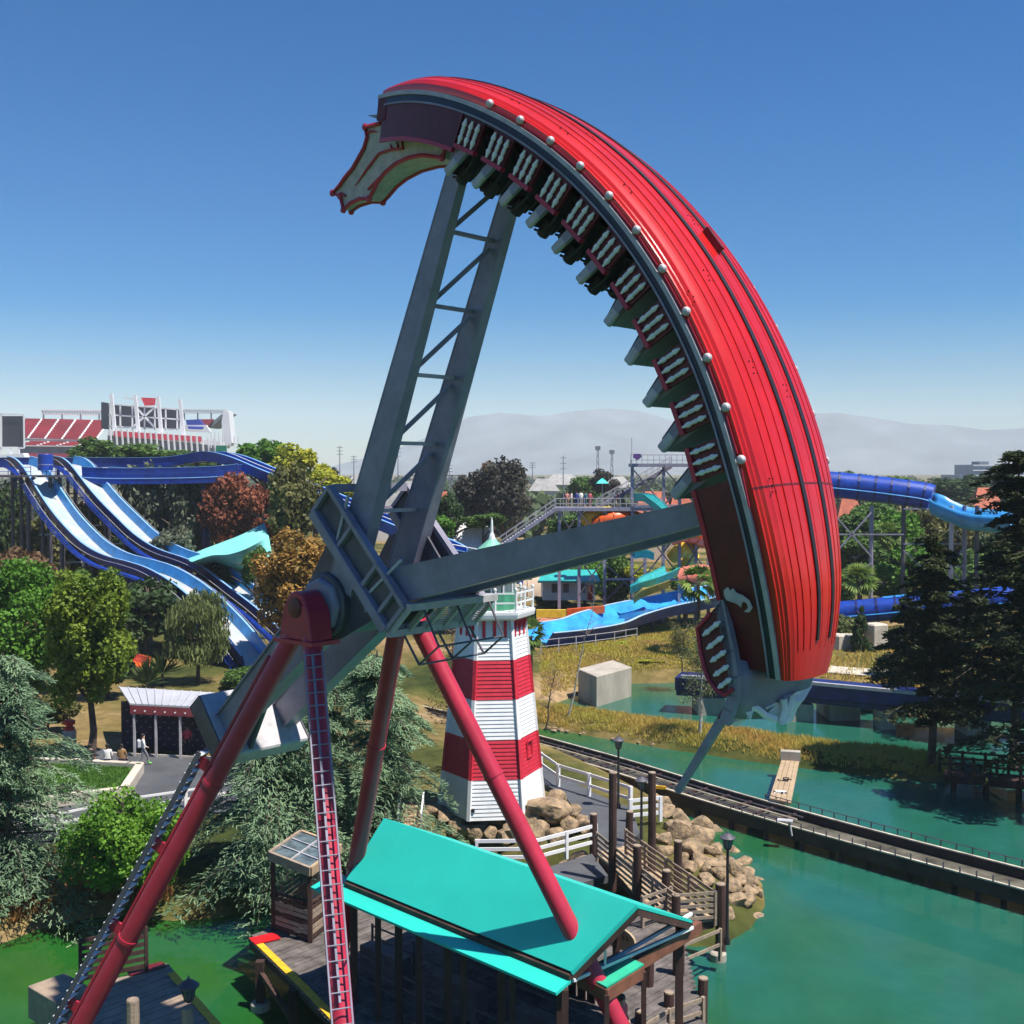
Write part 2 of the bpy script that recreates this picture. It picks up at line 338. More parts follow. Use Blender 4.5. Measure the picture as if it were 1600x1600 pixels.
for sgn in (-1, 1):
    tl = [T0 + (T1 + 1 - T0) * i / 70 for i in range(71)]
    mb = MB(); mb.loft([[pol(t, r_, sgn * s_ * wf(t)) for s_, r_ in ((1.5, 12.21), (1.62, 12.21), (1.62, 12.3), (1.5, 12.3))] for t in tl])
    mb.out('gunwale_rail', LSTEEL if sgn < 0 else WHITE, ship, smooth=True, local=True)
    mb = MB(); mb.loft([[pol(t, r_, sgn * s_ * wf(t)) for s_, r_ in ((1.46, 12.05), (1.54, 12.05), (1.54, 12.22), (1.46, 12.22))] for t in tl])
    mb.out('bulwark_band', NAVY, ship, smooth=True, local=True)
    mb = MB(); mb.loft([[pol(t, r_, sgn * s_ * wf(t)) for s_, r_ in ((1.51, 12.03), (1.57, 12.03), (1.57, 12.07), (1.51, 12.07))] for t in tl])
    mb.out('trim_line', STEEL, ship, smooth=True, local=True)
    for u0, u1 in ((T0 + .5, 15.2), (65.2, T1)):
        tt = [u0 + (u1 - u0) * i / 14 for i in range(15)]
        mb = MB(); mb.loft([[pol(t, r_, sgn * s_ * wf(t)) for s_, r_ in ((1.44, 11.28), (1.5, 11.28), (1.5, 12.06), (1.44, 12.06))] for t in tt]); mb.out('side_wall', MAROON, ship, smooth=True, local=True)
        mb = MB(); mb.loft([[pol(t, r_, sgn * s_ * wf(t)) for s_, r_ in ((1.42, 11.2), (1.53, 11.2), (1.53, 11.29), (1.42, 11.29))] for t in tt]); mb.out('wall_cap', LEGRED, ship, smooth=True, local=True)
tl = [T0 + (T1 - T0) * i / 30 for i in range(31)]
mb = MB(); mb.loft([[pol(t, r_, s_ * wf(t)) for s_, r_ in ((-1.46, 11.98), (1.46, 11.98), (1.46, 12.1), (-1.46, 12.1))] for t in tl]); mb.out('floor', SEATD, ship, local=True)
# beads along the hull
mb = MB(); mb.lathe((0, 0, 0), (0, -1, 0), [(.075, 0), (.085, .02), (.085, .06), (.06, .1), (.02, .115)], 10); bead0 = None
for k in range(11):
    for sgn in (-1, 1):
        th = 61.3 - 4.49 * k
        M = Matrix.Translation(pol(th, 12.42, sgn * 1.57)) @ (Matrix.Rotation(0 if sgn < 0 else math.pi, 4, 'Z'))
        if bead0 is None: bo = mb.out('lamp_bead', LSTEEL, ship, smooth=True, local=True); bead0 = bo.data; bo.matrix_local = M
        else: link('lamp_bead', bead0, None, ship, M)
    for sgn in (-1, 1):
        mb2 = MB(); mb2.beam(pol(th - 3.9, 12.36, sgn * 1.585), pol(th - .6, 12.36, sgn * 1.585), .02, .03); mb2.out('trim_strip', LEGRED, ship, local=True)
# balusters, panels, seats
bprof = [(.018, 0), (.03, .02), (.024, .04), (.05, .12), (.055, .17), (.03, .22), (.03, .23), (.042, .25), (.042, .28), (.028, .285), (.042, .29), (.042, .33), (.028, .335), (.042, .345), (.042, .37), (.028, .38), (.055, .43), (.05, .48), (.024, .55), (.03, .57), (.02, .58)]
mb = MB(); mb.lathe((0, 0, 0), (1, 0, 0), bprof, 8); bal = mb.out('baluster', WHITE, ship, smooth=True, local=True); balm = bal.data; bpy.data.objects.remove(bal)
def place_bal(p0, p1, par):            # a baluster between two ship points
    d = (p1 - p0); L_ = d.length; q = d.to_track_quat('X', 'Z')
    link('baluster', balm, None, par, Matrix.LocRotScale(p0, q, Vector((L_ / .58, 1, 1))))
for k in range(11):
    th = 63.1 - 4.56 * k
    for sgn in (-1, 1):
        mb = MB(); s_ = sgn * 1.44
        mb.loft([[pol(t, r_, s) for r_, s in ((11.36, s_ - .04), (11.36, s_ + .04), (12.0, s_ + .04), (12.0, s_ - .04))] for t in (th - 1.5, th, th + 1.5)])
        pn = mb.out('baluster_panel', MAROON, ship, local=True)
        mb = MB(); mb.beam(pol(th - 1.6, 11.36, sgn * 1.47), pol(th + 1.6, 11.36, sgn * 1.47), .14, .09, up=pol(th, 1)); mb.out('handrail', LEGRED, pn, local=True)
        if sgn < 0:
            for j in (-1, 0, 1): place_bal(pol(th + j * 1.0, 11.41, -1.53), pol(th + j * 1.0, 11.95, -1.53), pn)
    sg = 1 if th > 40 else -1
    row = bpy.data.objects.new('seat_row', None); COL.objects.link(row); row.parent = ship
    lean = sg * (.6 + 1.7 * min(1, abs(th - 40) / 24))
    b0, b1 = pol(th + sg * .9, 11.95), pol(th + lean, 10.78)
    mb = MB(); dd = (b1 - b0).normalized(); nn = Vector((0, 1, 0)).cross(dd)
    mb.beam(b0, b1, 2.6, .12, up=nn); mb.out('seat_back', STEEL if sg < 0 else SEATD, row, local=True)
    mb = MB(); c0 = pol(th - sg * 1.6, 11.75); c1 = pol(th + sg * .9, 11.85); mb.beam(c0, c1, 2.6, .12, up=pol(th, 1)); mb.out('seat_bench', SEATD, row, local=True)
    for j in range(4):
        s_ = -1.02 + .68 * j; inn = nn * (1 if nn.dot(pol(40, 1) - b1.normalized() * 0 + (pol(40, 11) - b1)) > 0 else -1)
        hp = b1 - dd * .05 + inn * .16 + Vector((0, s_, 0))
        mb = MB(); mb.lathe(hp - dd * .22, dd, [(.02, 0), (.13, .03), (.15, .2), (.12, .38), (.02, .42)], 8); mb.out('headrest', SEATD, row, smooth=True, local=True)
        mb = MB(); pts = [b0 + dd * .3 + inn * .1, b0 + dd * .45 + inn * .32, b0 + dd * .8 + inn * .36, b1 + inn * .22, b1 + inn * .05 + dd * .06]
        mb.path([p + Vector((0, s_ - .17, 0)) for p in pts] , .03, 6); mb.path([p + Vector((0, s_ + .17, 0)) for p in pts], .03, 6); mb.out('restraint', BLACK, row, smooth=True, local=True)
    for sgn in (-1, 1):
        mb = MB(); e0 = pol(th + sg * .2, 11.42, sgn * 1.38); e1 = Vector((b1.x, sgn * 1.38, b1.z))
        mb.beam(e0, lerp(e0, e1, .55), .1, .2, up=nn); mb.out('seat_arm', STEEL, row, local=True)
        mb = MB(); mb.beam(lerp(e0, e1, .5), e1 + dd * .04, .12, .2, up=nn); mb.out('seat_end_cap', LSTEEL, row, local=True, bevel=.03)

# arms
def inpl(x, y, s): v = sp(x, y, s); return Vector((v.x, 0, v.z))
def mirror(v):                          # across the ship's middle axis
    a2 = 2 * math.radians(TM); return Vector((v.x * math.cos(a2) + v.z * math.sin(a2), 0, v.x * math.sin(a2) - v.z * math.cos(a2)))
up_r, up_t = inpl(553, 868, -.92), pol(66.2, 11.3)
low_r, low_t = inpl(612, 918, -.92), pol(13.3, 11.3)
for s_ in (-.92, .92):
    o_ = Vector((0, s_, 0))
    for r_, t_ in ((up_r, up_t), (low_r, low_t)):
        d_ = (t_ - r_).normalized(); r2 = r_ - d_ * .9
        mb = MB(); mb.beam(r2 + o_, t_ + o_, .36, .86, up=d_.cross(Vector((0, 1, 0))), w1=.22, h1=.4); arm = mb.out('arm', STEEL, ship, local=True, bevel=.015)
        u_ = d_.cross(Vector((0, 1, 0))).normalized()
        for q in (-1, 1):
            mb = MB(); mb.beam(r2 + o_ + u_ * q * .43, t_ + o_ + u_ * q * .2, .38, .04, up=u_, w1=.24); mb.out('flange', STEEL, arm, local=True)
for (r_, t_) in ((up_r, up_t), (low_r, low_t)):
    fr = [.12, .3, .475, .645, .82]
    for i, f in enumerate(fr):
        p = lerp(r_, t_, f); u_ = (t_ - r_).normalized()
        mb = MB(); mb.beam(p + Vector((0, -.75, 0)), p + Vector((0, .75, 0)), .09, .09); mb.out('cross_rung', LSTEEL if i < 3 else STEEL, ship, local=True)
        if i < 5:
            q_ = lerp(r_, t_, min(f + .155, .97)); mb = MB(); mb.beam(p + Vector((0, -.72, 0)), q_ + Vector((0, .72, 0)), .1, .1); mb.out('diagonal_brace', STEEL, ship, local=True)
# root girder across the two arms
for s_ in (-1.3, 1.3):
    g0, g1 = inpl(492, 800, -1.3), inpl(606, 985, -1.3); o_ = Vector((0, s_, 0)); d_ = (g1 - g0).normalized(); n_ = d_.cross(Vector((0, 1, 0))).normalized()
    if n_.dot(pol(40, 1)) < 0: n_ = -n_
    mb = MB(); mb.beam(g0 + o_, g1 + o_, .3, .26, up=n_); gd = mb.out('root_girder', STEEL, ship, local=True, bevel=.02)
    mb = MB(); mb.beam(g0 + o_ + n_ * .85, g1 + o_ + n_ * .85, .2, .12, up=n_); mb.out('girder_rail', STEEL, gd, local=True)
    mb = MB(); mb.beam(g0 + o_ * .97 + n_ * .45, g1 + o_ * .97 + n_ * .45, .04, .85, up=n_); mb.out('girder_web', DSTEEL, gd, local=True)
    for f in (0.0, .33, .66, .88, 1.0):
        p = lerp(g0, g1, f) + o_; mb = MB(); mb.beam(p, p + n_ * .9, .22, .1); mb.out('stiffener', STEEL, gd, local=True)
    p = lerp(g0, g1, .3) + o_; mb = MB(); mb.beam(p, p + n_ * 1.2 - d_ * .55, .05, .07); mb.out('tie_bar', LSTEEL, gd, local=True)
    p = lerp(g0, g1, .72) + o_; mb = MB(); mb.beam(p, p + n_ * 1.5 + d_ * .2, .05, .07); mb.out('tie_bar', LSTEEL, gd, local=True)
for f in (0.0, 1.0):
    for e_ in (0, .85):
        p = lerp(g0, g1, f) + n_ * e_; mb = MB(); mb.beam(p + Vector((0, -1.2, 0)), p + Vector((0, 1.2, 0)), .12, .2); mb.out('girder_tie', STEEL, ship, local=True)
# service platform on the girder's lower end
p0 = g1 + d_ * .1
pf = bpy.data.objects.new('service_platform', None); COL.objects.link(pf); pf.parent = ship
w0 = Vector((1, 0, 0))
for e_, nm in ((0.0, 'frame_bar'), (.95, 'frame_bar')):
    mb = MB(); mb.beam(p0 + n_ * e_ + Vector((0, -1.35, 0)), p0 + n_ * e_ + Vector((0, 1.6, 0)), .16, .16); mb.out('frame_bar', LSTEEL, pf, local=True)
for k in range(6):
    y_ = -1.3 + 2.85 * k / 5; mb = MB(); mb.beam(p0 + Vector((0, y_, 0)), p0 + n_ * .95 + Vector((0, y_, 0)), .07, .14); mb.out('frame_bar', LSTEEL, pf, local=True)
for k in range(11):
    e_ = .08 + .08 * k; mb = MB(); mb.beam(p0 + n_ * e_ + Vector((0, -.4, .0)), p0 + n_ * e_ + Vector((0, 1.5, .0)), .03, .03); mb.out('grating_bar', LSTEEL, pf, local=True)
for y_ in (-.9, .2, 1.3):
    mb = MB(); q = p0 + Vector((0, y_, 0)); mb.path([q + n_ * .95, q + n_ * .7 + d_ * 1.0, q - n_ * .1 + d_ * .9], .03, 6); mb.path([q + n_ * .0, q - n_ * .1 + d_ * .9], .03, 6); mb.out('guard_hoop', DSTEEL, pf, smooth=True, local=True)
mb = MB(); mb.path([p0 + Vector((0, -.9, 0)) + n_ * .7 + d_ * 1.0, p0 + Vector((0, 1.3, 0)) + n_ * .7 + d_ * 1.0], .025, 6); mb.path([p0 + Vector((0, -.9, 0)) - n_ * .1 + d_ * .9, p0 + Vector((0, 1.3, 0)) - n_ * .1 + d_ * .9], .025, 6); mb.out('guard_rail', DSTEEL, pf, smooth=True, local=True)
# axle drum and drive housings
mb = MB(); mb.lathe((0, -1.25, 0), (0, 1, 0), [(.75, 0), (.8, .05), (.8, 2.45), (.75, 2.5)], 20); mb.out('axle_drum', DSTEEL, ship, smooth=True, local=True)
for s_ in (-1, 1):
    mb = MB(); mb.lathe((0, s_ * 1.2 - .2, 0), (0, 1, 0), [(.62, 0), (.7, .08), (.7, .36), (.62, .44)], 8); mb.out('drive_housing', STEEL, ship, local=True, bevel=.03)
    pl = [pol(40 + a_, r_) for a_, r_ in ((-95, .95), (-50, 1.6), (-20, 2.3), (20, 2.3), (50, 1.6), (95, .95), (130, 1.0), (180, 1.1), (-130, 1.0))]
    mb = MB(); mb.prism([p + Vector((0, s_ * 1.0 - .03, 0)) for p in pl], (0, .06, 0)); mb.out('hub_plate', DSTEEL, ship, local=True)
# counterweight
cw = bpy.data.objects.new('counterweight', None); COL.objects.link(cw); cw.parent = ship
TC = TM + 180; uc = pol(TC, 1); vc = pol(TC + 90, 1)
for s_ in (-.95, .95):
    mb = MB(); mb.beam(uc * .5 + Vector((0, s_, 0)), uc * 5.8 + Vector((0, s_, 0)), .36, 1.2, up=vc, h1=.72); mb.out('counterweight_arm', STEEL, cw, local=True, bevel=.02)
    for q in (-1, 1):
        mb = MB(); mb.beam(uc * .5 + Vector((0, s_, 0)) + vc * q * .61, uc * 5.8 + Vector((0, s_, 0)) + vc * q * .37, .48, .05, up=vc); mb.out('flange', STEEL, cw, local=True)
Rm = Matrix((uc, (0, 1, 0), vc)).transposed()
mb = MB(); mb.box(uc * 6.1 - vc * .08, (.62, 2.8, 2.0), Rm); mb.out('weight_block', LSTEEL, cw, local=True, bevel=.05)
for q in (-1.42, 1.42): mb = MB(); mb.box(uc * 6.1 - vc * .08 + Vector((0, q, 0)), (.6, .04, 1.95), Rm); mb.out('weight_side_plate', DSTEEL, cw, local=True)
for q in (-1, 1):
    mb = MB(); mb.beam(uc * 5.78 + vc * q * .75 + Vector((0, -.6, 0)), uc * 4.3 + vc * q * .3 + Vector((0, -.7, 0)), .1, .2); mb.out('brace', DSTEEL, cw, local=True)

# prow at the upper end (white scrollwork boards with red edging)
prow_px = [(658, 186), (640, 194), (596, 193), (572, 199), (575, 214), (570, 232), (560, 250), (552, 264), (540, 278), (532, 290), (521, 302), (533, 307), (538, 328), (549, 318), (564, 311), (578, 311), (584, 300), (592, 284), (603, 270), (620, 256), (640, 247), (662, 243), (692, 247), (698, 232), (707, 213), (686, 203)]
prow = bpy.data.objects.new('prow', None); COL.objects.link(prow); prow.parent = ship
def prow_f(x, y): return min(1, max(0, ((x - 535) * 135 - (y - 310) * 100) / (135 ** 2 + 100 ** 2)))
nr = [sp(x, y, -(.1 + .5 * prow_f(x, y))) for x, y in prow_px]; fr_ = [Vector((v.x, -v.y, v.z)) for v in nr]; n = len(nr)
mb = MB(); mb.add(nr + fr_, [tuple(range(n)), tuple(range(n, 2 * n))[::-1]] + [(k, n + k, n + (k + 1) % n, (k + 1) % n) for k in range(n)]); mb.out('prow_board', CREAM, prow, local=True)
for side in (nr, fr_):
    o_ = Vector((0, -.03 if side is nr else .03, 0))
    mb = MB(); mb.path([p + o_ for p in side[2:24]], .055, 6); mb.out('red_edging', LEGRED, prow, smooth=True, local=True)
    for i in (3, 10, 11, 12, 15, 22):
        mb = MB(); mb.lathe(side[i] + o_ - Vector((0, .06, 0)), (0, 1, 0), [(.03, 0), (.09, .03), (.09, .09), (.03, .12)], 8); mb.out('scroll', LEGRED, prow, smooth=True, local=True)
for pts in ([(690, 0)],):
    for ln, rr in (([(632, 205), (628, 220), (630, 232), (610, 234), (592, 240), (575, 262), (555, 290)], .035), ([(573, 208), (580, 205), (590, 206)], .03), ([(612, 232), (609, 224)], .03), ([(622, 231), (619, 219)], .03), ([(575, 296), (590, 280), (610, 262)], .03), ([(540, 306), (533, 302), (526, 305)], .03), ([(556, 316), (556, 310)], .03)):
        mb = MB(); P = []
        for x, y in ln:
            v = sp(x, y, -(.13 + .5 * prow_f(x, y))); P.append(v)
        mb.path(P, [rr] * (len(P) - 1) + [rr * .3], 6); mb.out('red_scrollwork', LEGRED, prow, smooth=True, local=True)
mb = MB(); q0 = [sp(574, 180, -.8), sp(600, 190, -.8), sp(648, 196, -.8), sp(652, 186, -.8), sp(600, 178, -.8)]; mb.prism(q0, (0, 1.6, 0)); mb.out('prow_ledge', STEEL, ship, local=True)
# end bulwark above the ledge with small balusters
mb = MB(); mb.loft([[pol(t, r_, s_) for s_, r_ in ((-.85, 11.7), (.85, 11.7), (.85, 12.2), (-.85, 12.2))] for t in (80.6, 82.0)]); mb.out('end_panel', MAROON, ship, local=True)
# stern at the lower end
stern = bpy.data.objects.new('stern', None); COL.objects.link(stern); stern.parent = ship
bar = [sp(x, y, -1.12) for x, y in ((1126, 938), (1134, 975), (1143, 1015), (1149, 1055), (1148, 1085), (1141, 1108), (1134, 1128))]
mb = MB()
for i in range(len(bar) - 1): mb.beam(bar[i], bar[i + 1] + (bar[i + 1] - bar[i]) * .08, .16, .2, up=(1, 0, 0))
mb.out('stern_post', STEEL, stern, local=True)
Lq = [sp(x, y, -1.04) for x, y in ((1150, 1030), (1155, 1060), (1152, 1090), (1143, 1120))]
Rq = [sp(x, y, .9) for x, y in ((1272, 1030), (1270, 1050), (1262, 1075), (1247, 1098))]
mb = MB(); mb.loft([[lerp(l, r_, k / 6) + Vector((0, 0, -.12 * math.sin(math.pi * k / 6))) for k in range(7)] for l, r_ in zip(Lq, Rq)], False, False)
o = mb.out('transom', STEEL, stern, smooth=True, local=True); m_ = o.modifiers.new('s', 'SOLIDIFY'); m_.thickness = .06
bd = [sp(x, y, -1.2) for x, y in ((1127, 938), (1110, 958), (1090, 982), (1094, 1012), (1100, 1042), (1108, 1062), (1119, 1077), (1133, 1086), (1147, 1076), (1145, 1040), (1138, 1000), (1132, 965))]
mb = MB(); mb.prism(bd, (0, .06, 0)); sb_ = mb.out('stern_balustrade', MAROON, stern, local=True)
mb = MB(); mb.path([p - Vector((0, .01, 0)) for p in bd[1:9]], .04, 6); mb.out('red_edging', LEGRED, sb_, smooth=True, local=True)
for a_, b_ in (((1098, 993), (1125, 971)), ((1104, 1014), (1130, 994)), ((1110, 1034), (1134, 1017)), ((1115, 1056), (1138, 1040)), ((1122, 1075), (1142, 1060))):
    place_bal(sp(*a_, -1.26), sp(*b_, -1.26), sb_)
mb = MB(); mb.prism([sp(x, y, -1.14) for x, y in ((1137, 1088), (1130, 1105), (1121, 1122), (1131, 1129), (1141, 1105), (1146, 1084))], (0, .1, 0)); mb.out('tail_bracket', MAROON, stern, local=True)
mb = MB(); mb.beam(sp(1136, 1112, -1.04), sp(1059, 1237, -1.04), .16, .16, w1=.11, h1=.11); mb.out('tail_pole', STEEL, stern, local=True)
fig = [(1141, 1131), (1146, 1118), (1152, 1107), (1168, 1098), (1188, 1101), (1206, 1103), (1218, 1100), (1224, 1088), (1238, 1086), (1252, 1082), (1266, 1074), (1252, 1096), (1240, 1112), (1233, 1131), (1222, 1133), (1205, 1126), (1186, 1117), (1172, 1120), (1160, 1128), (1150, 1136)]
mb = MB(); fp = []
for i, (x, y) in enumerate(fig): fp.append(sp(x, y, -.9 + 1.5 * (x - 1141) / 125 + .08 * math.sin(i * 2.1)))
mb.prism(fp, (.02, .12, .05)); mb.out('white_figure', WHITE, stern, local=True, bevel=.02)
for ln in ([(1148, 1120), (1160, 1112), (1172, 1114), (1168, 1122)], [(1172, 1104), (1184, 1108), (1196, 1118), (1212, 1124)], [(1224, 1092), (1226, 1108), (1220, 1126)], [(1238, 1090), (1232, 1110)]):
    mb = MB(); mb.path([sp(x, y, -1.0 + 1.5 * (x - 1141) / 125) for x, y in ln], .07, 6); mb.out('figure_fold', WHITE, stern, smooth=True, local=True)
em = [(1131, 922), (1137, 917), (1140, 923), (1145, 919), (1150, 926), (1160, 930), (1170, 938), (1175, 950), (1170, 957), (1162, 956), (1169, 950), (1166, 942), (1160, 940), (1157, 949), (1152, 944), (1144, 941), (1135, 938), (1131, 930)]
mb = MB(); mb.prism([sp(x, y, -1.25) for x, y in em], (0, .03, 0)); mb.out('cream_emblem', CREAM, stern, local=True)

# ---------------------------------------------------------------- support frame
def ridep(dh, da, z): p = CEN + HX * dh + AX * da; return Vector((p.x, p.y, z))
frame = E('ride_support_frame', 'crimson four legged tube frame carrying the looping ship over the dock', 'ride frame', ridep(0, 0, 1.7))
ZD = 1.7
legs = {}
for key, dh, da, hub in (('nl', -4.15, -4.0, -1.75), ('nr', 4.05, -4.05, -1.75), ('fl', -3.9, 3.2, 1.55), ('fr', 4.6, 2.95, 1.55)):
    p5 = ridep(dh, da, 5.9); top = ridep(.18 if dh > 0 else -.18, hub, CEN.z - .35); f = (top.z - (-.6)) / (top.z - 5.9)
    foot = top + (p5 - top) * f; legs[key] = (top, foot)
    mb = MB(); mb.tube(foot, top, .245, .245, 20); lo = mb.out('leg', LEGRED, frame, smooth=True)
    legs[key + 'o'] = lo
    dl_ = (foot - top).normalized()
    for t_ in (.36, .72, 1.0):
        pz = top + (foot - top) * t_ * .8; mb = MB(); mb.tube(pz - dl_ * .05, pz + dl_ * .05, .268, .268, 20); mb.out('collar', LEGRED, lo, smooth=True)
for hub, sgn in ((-1.75, -1), (1.55, 1)):
    hc = ridep(0, hub, CEN.z)
    mb = MB(); mb.lathe(hc - AX * .32, AX, [(.36, 0), (.4, .03), (.4, .6), (.36, .64)], 18); hb = mb.out('bearing_cap', LEGRED, frame, smooth=True)
    Rz = Matrix.Rotation(-PHI, 3, 'Z')
    mb = MB(); mb.loft([[hc + HX * x + AX * y + Vector((0, 0, z)) for x, y in ((-w_, -.34), (w_, -.34), (w_, .34), (-w_, .34))] for w_, z in ((.62, -.78), (.5, -.1), (.4, .1))]); mb.out('bearing_block', LEGRED, frame, bevel=.03)
    mb = MB(); mb.box(hc + Vector((0, 0, -.82)), (1.5, .85, .1), Rz); mb.out('bearing_plate', LEGRED, frame)
    mb = MB(); mb.lathe(hc + AX * sgn * .3, AX * sgn, [(.25, 0), (.25, .06), (.05, .1)], 14); mb.out('bearing_cover', MAROON, frame, smooth=True)
# ladder on the near right leg
top, foot = legs['nr']; d_ = (foot - top).normalized(); side = d_.cross(Vector((0, 0, 1)).cross(d_)).normalized()
tocam = (Vector((0, 0, CAMH)) - lerp(top, foot, .5)); tocam = (tocam - d_ * tocam.dot(d_)).normalized(); side = d_.cross(tocam).normalized()
lad = bpy.data.objects.new('ladder', None); COL.objects.link(lad); lad.parent = frame
Lg = (foot - top).length; off = tocam * .4
for q in (-.21, .21):
    mb = MB(); mb.beam(top + d_ * .9 + side * q + off, top + d_ * (Lg - 1.5) + side * q + off, .035, .045); mb.out('ladder_rail', STEEL, lad)
k = 0
while .95 + k * .31 < Lg - 1.6:
    p = top + d_ * (1.0 + k * .31) + off; mb = MB(); mb.tube(p - side * .21, p + side * .21, .016, None, 6); mb.out('rung', STEEL, lad); k += 1
for t_ in (1.2, 3.4, 5.6, 7.8, 10):
    for q in (-.2, .2):
        p = top + d_ * t_ + side * q; mb = MB(); mb.beam(p + tocam * .1, p + off, .03, .03); mb.out('ladder_bracket', LSTEEL, lad)
mb = MB(); mb.beam(top + d_ * 1.0 + tocam * .34 + side * .02, top + d_ * (Lg * .52) + tocam * .34 + side * .02, .05, .04); mb.out('cable_tray', STEEL, lad)
# stair ladder along the near left leg
top, foot = legs['nl']; d_ = (foot - top).normalized(); Lg = (foot - top).length
upv = (Vector((0, 0, 1)) - d_ * d_.z).normalized(); sidev = d_.cross(upv).normalized()
mb = MB(); mb.beam(top + d_ * 1.2 + upv * .29, foot - d_ * 2 + upv * .29, .12, .06, up=upv); mb.out('leg_rib', LEGRED, legs['nlo'])
st_ = bpy.data.objects.new('leg_stair', None); COL.objects.link(st_); st_.parent = frame
for q in (-.22, .22):
    mb = MB(); mb.beam(top + d_ * 4.2 + upv * .62 + sidev * q, foot - d_ * 2 + upv * .62 + sidev * q, .04, .12, up=upv); mb.out('stair_stringer', DSTEEL, st_)
k = 0
while 4.3 + .27 * k < Lg - 2.2:
    p = top + d_ * (4.3 + .27 * k) + upv * .62; mb = MB(); mb.box(p, (.2, .44, .025), Matrix((Vector((d_.x, d_.y, 0)).normalized(), sidev, (0, 0, 1))).transposed()); mb.out('stair_tread', WHITE, st_); k += 1
for t_ in (4.5, 7, 9.5, 12):
    p = top + d_ * t_; mb = MB(); mb.beam(p + upv * .2, p + upv * .6, .06, .3, up=d_); mb.out('stair_bracket', LEGRED, st_)
# ---------------------------------------------------------------- lighthouse
LC = Vector((-0.93, 52.6, 0)); LZ = 1.9
lh = E('lighthouse', 'six sided lighthouse with red and white clapboard bands and a green lantern room', 'lighthouse', (LC.x, LC.y, LZ))
def hexv(k, R): a_ = math.radians(6 - 30 - 60 * k + 30); return Vector((math.cos(a_), math.sin(a_), 0)) * R
R0, R1, ZT = 2.42, 1.50, 10.75
def lhp(k, z, extra=0): f = (z - LZ) / (ZT - LZ); return Vector((LC.x, LC.y, z)) + hexv(k, lerp(R0, R1, f) + extra)
LTRIM = mat('lighthouse_trim', (.8, .78, .77), .6, .04, 3)
for bnd in range(5):
    za, zb = lerp(LZ, ZT, bnd / 5), lerp(LZ, ZT, (bnd + 1) / 5); m_ = LRED if bnd in (1, 3) else WHITE
    for k in range(6):
        mb = MB(); nb = 10
        for i in range(nb):
            z0, z1 = lerp(za, zb, i / nb), lerp(za, zb, (i + 1) / nb)
            b = len(mb.v)
            mb.add([lhp(k, z0), lhp(k + 1, z0), lhp(k + 1, z0, .04), lhp(k, z0, .04), lhp(k, z1, .008), lhp(k + 1, z1, .008)], [(3, 2, 5, 4), (0, 1, 2, 3)])
        mb.out('clapboard_panel', m_, lh)
        mb = MB(); mb.beam(lhp(k, za, .03), lhp(k, zb, .03), .16, .16, up=hexv(k, 1)); mb.out('corner_board', m_, lh)
for k in range(6):
    for f in (.18, .5, .82):
        a_, b_ = lhp(k, ZT - .02), lhp(k + 1, ZT - .02); p = lerp(a_, b_, f); n_ = (hexv(k, 1) + hexv(k + 1, 1)).normalized()
        mb = MB(); mb.beam(p + Vector((0, 0, -.75)) + n_ * .05, p + n_ * .05, .14, .14, up=n_); mb.beam(p + n_ * .05 + Vector((0, 0, -.38)), p + n_ * .16 + Vector((0, 0, 0)), .13, .2, up=n_); mb.out('bracket', LRED, lh)
def ring(R, z, n=6): return [Vector((LC.x, LC.y, z)) + hexv(k, R) for k in range(6)]
mb = MB(); mb.loft([ring(1.75, 10.75), ring(1.98, 10.86), ring(2.02, 11.02), ring(2.02, 11.14), ring(1.95, 11.14)]); mb.out('gallery_deck', WHITE, lh)
for k in range(6):
    for f in (0, .5):
        p = lerp(Vector((LC.x, LC.y, 11.14)) + hexv(k, 1.9), Vector((LC.x, LC.y, 11.14)) + hexv(k + 1, 1.9), f)
        mb = MB(); mb.lathe(p, (0, 0, 1), [(.055, 0), (.055, .95), (.07, .97), (.07, 1.05), (.02, 1.1)], 8); mb.out('gallery_post', WHITE, lh)
    for z in (11.55, 11.98):
        mb = MB(); mb.beam(Vector((LC.x, LC.y, z)) + hexv(k, 1.9), Vector((LC.x, LC.y, z)) + hexv(k + 1, 1.9), .05, .07); mb.out('gallery_rail', WHITE, lh)
GREENP = mat('green_paint', (.05, .25, .15), .5, .15, 3)
ROOFG = mat('pale_green_metal', (.2, .48, .36), .4, .1, 2)
def c16(R, z): return [Vector((LC.x + R * math.cos(2 * math.pi * k / 12), LC.y + R * math.sin(2 * math.pi * k / 12), z)) for k in range(12)]
mb = MB(); mb.loft([c16(1.12, 11.14), c16(1.12, 11.95)]); mb.out('lantern_wall', GREENP, lh)
mb = MB(); mb.loft([c16(1.05, 11.95), c16(1.05, 13.2)]); mb.out('lantern_glass', GLASS, lh)
for k in range(12):
    p = Vector((LC.x + 1.1 * math.cos(2 * math.pi * k / 12), LC.y + 1.1 * math.sin(2 * math.pi * k / 12), 11.9)); mb = MB(); mb.beam(p, p + Vector((0, 0, 1.32)), .07, .07); mb.out('glazing_bar', WHITE, lh)
mb = MB(); mb.loft([c16(1.38, 13.18), c16(1.4, 13.26), c16(.14, 14.35), c16(.1, 14.38)]); mb.out('lantern_roof', ROOFG, lh)
mb = MB(); mb.lathe((LC.x, LC.y, 14.34), (0, 0, 1), [(.16, 0), (.13, .15), (.07, .3), (.05, .8), (.01, 1.0)], 8); mb.out('spire', WHITE, lh)
fl = lerp(lhp(1, LZ + 4 * 0 + 1.76 + .95), lhp(2, LZ + 1.76 + .95), 0)
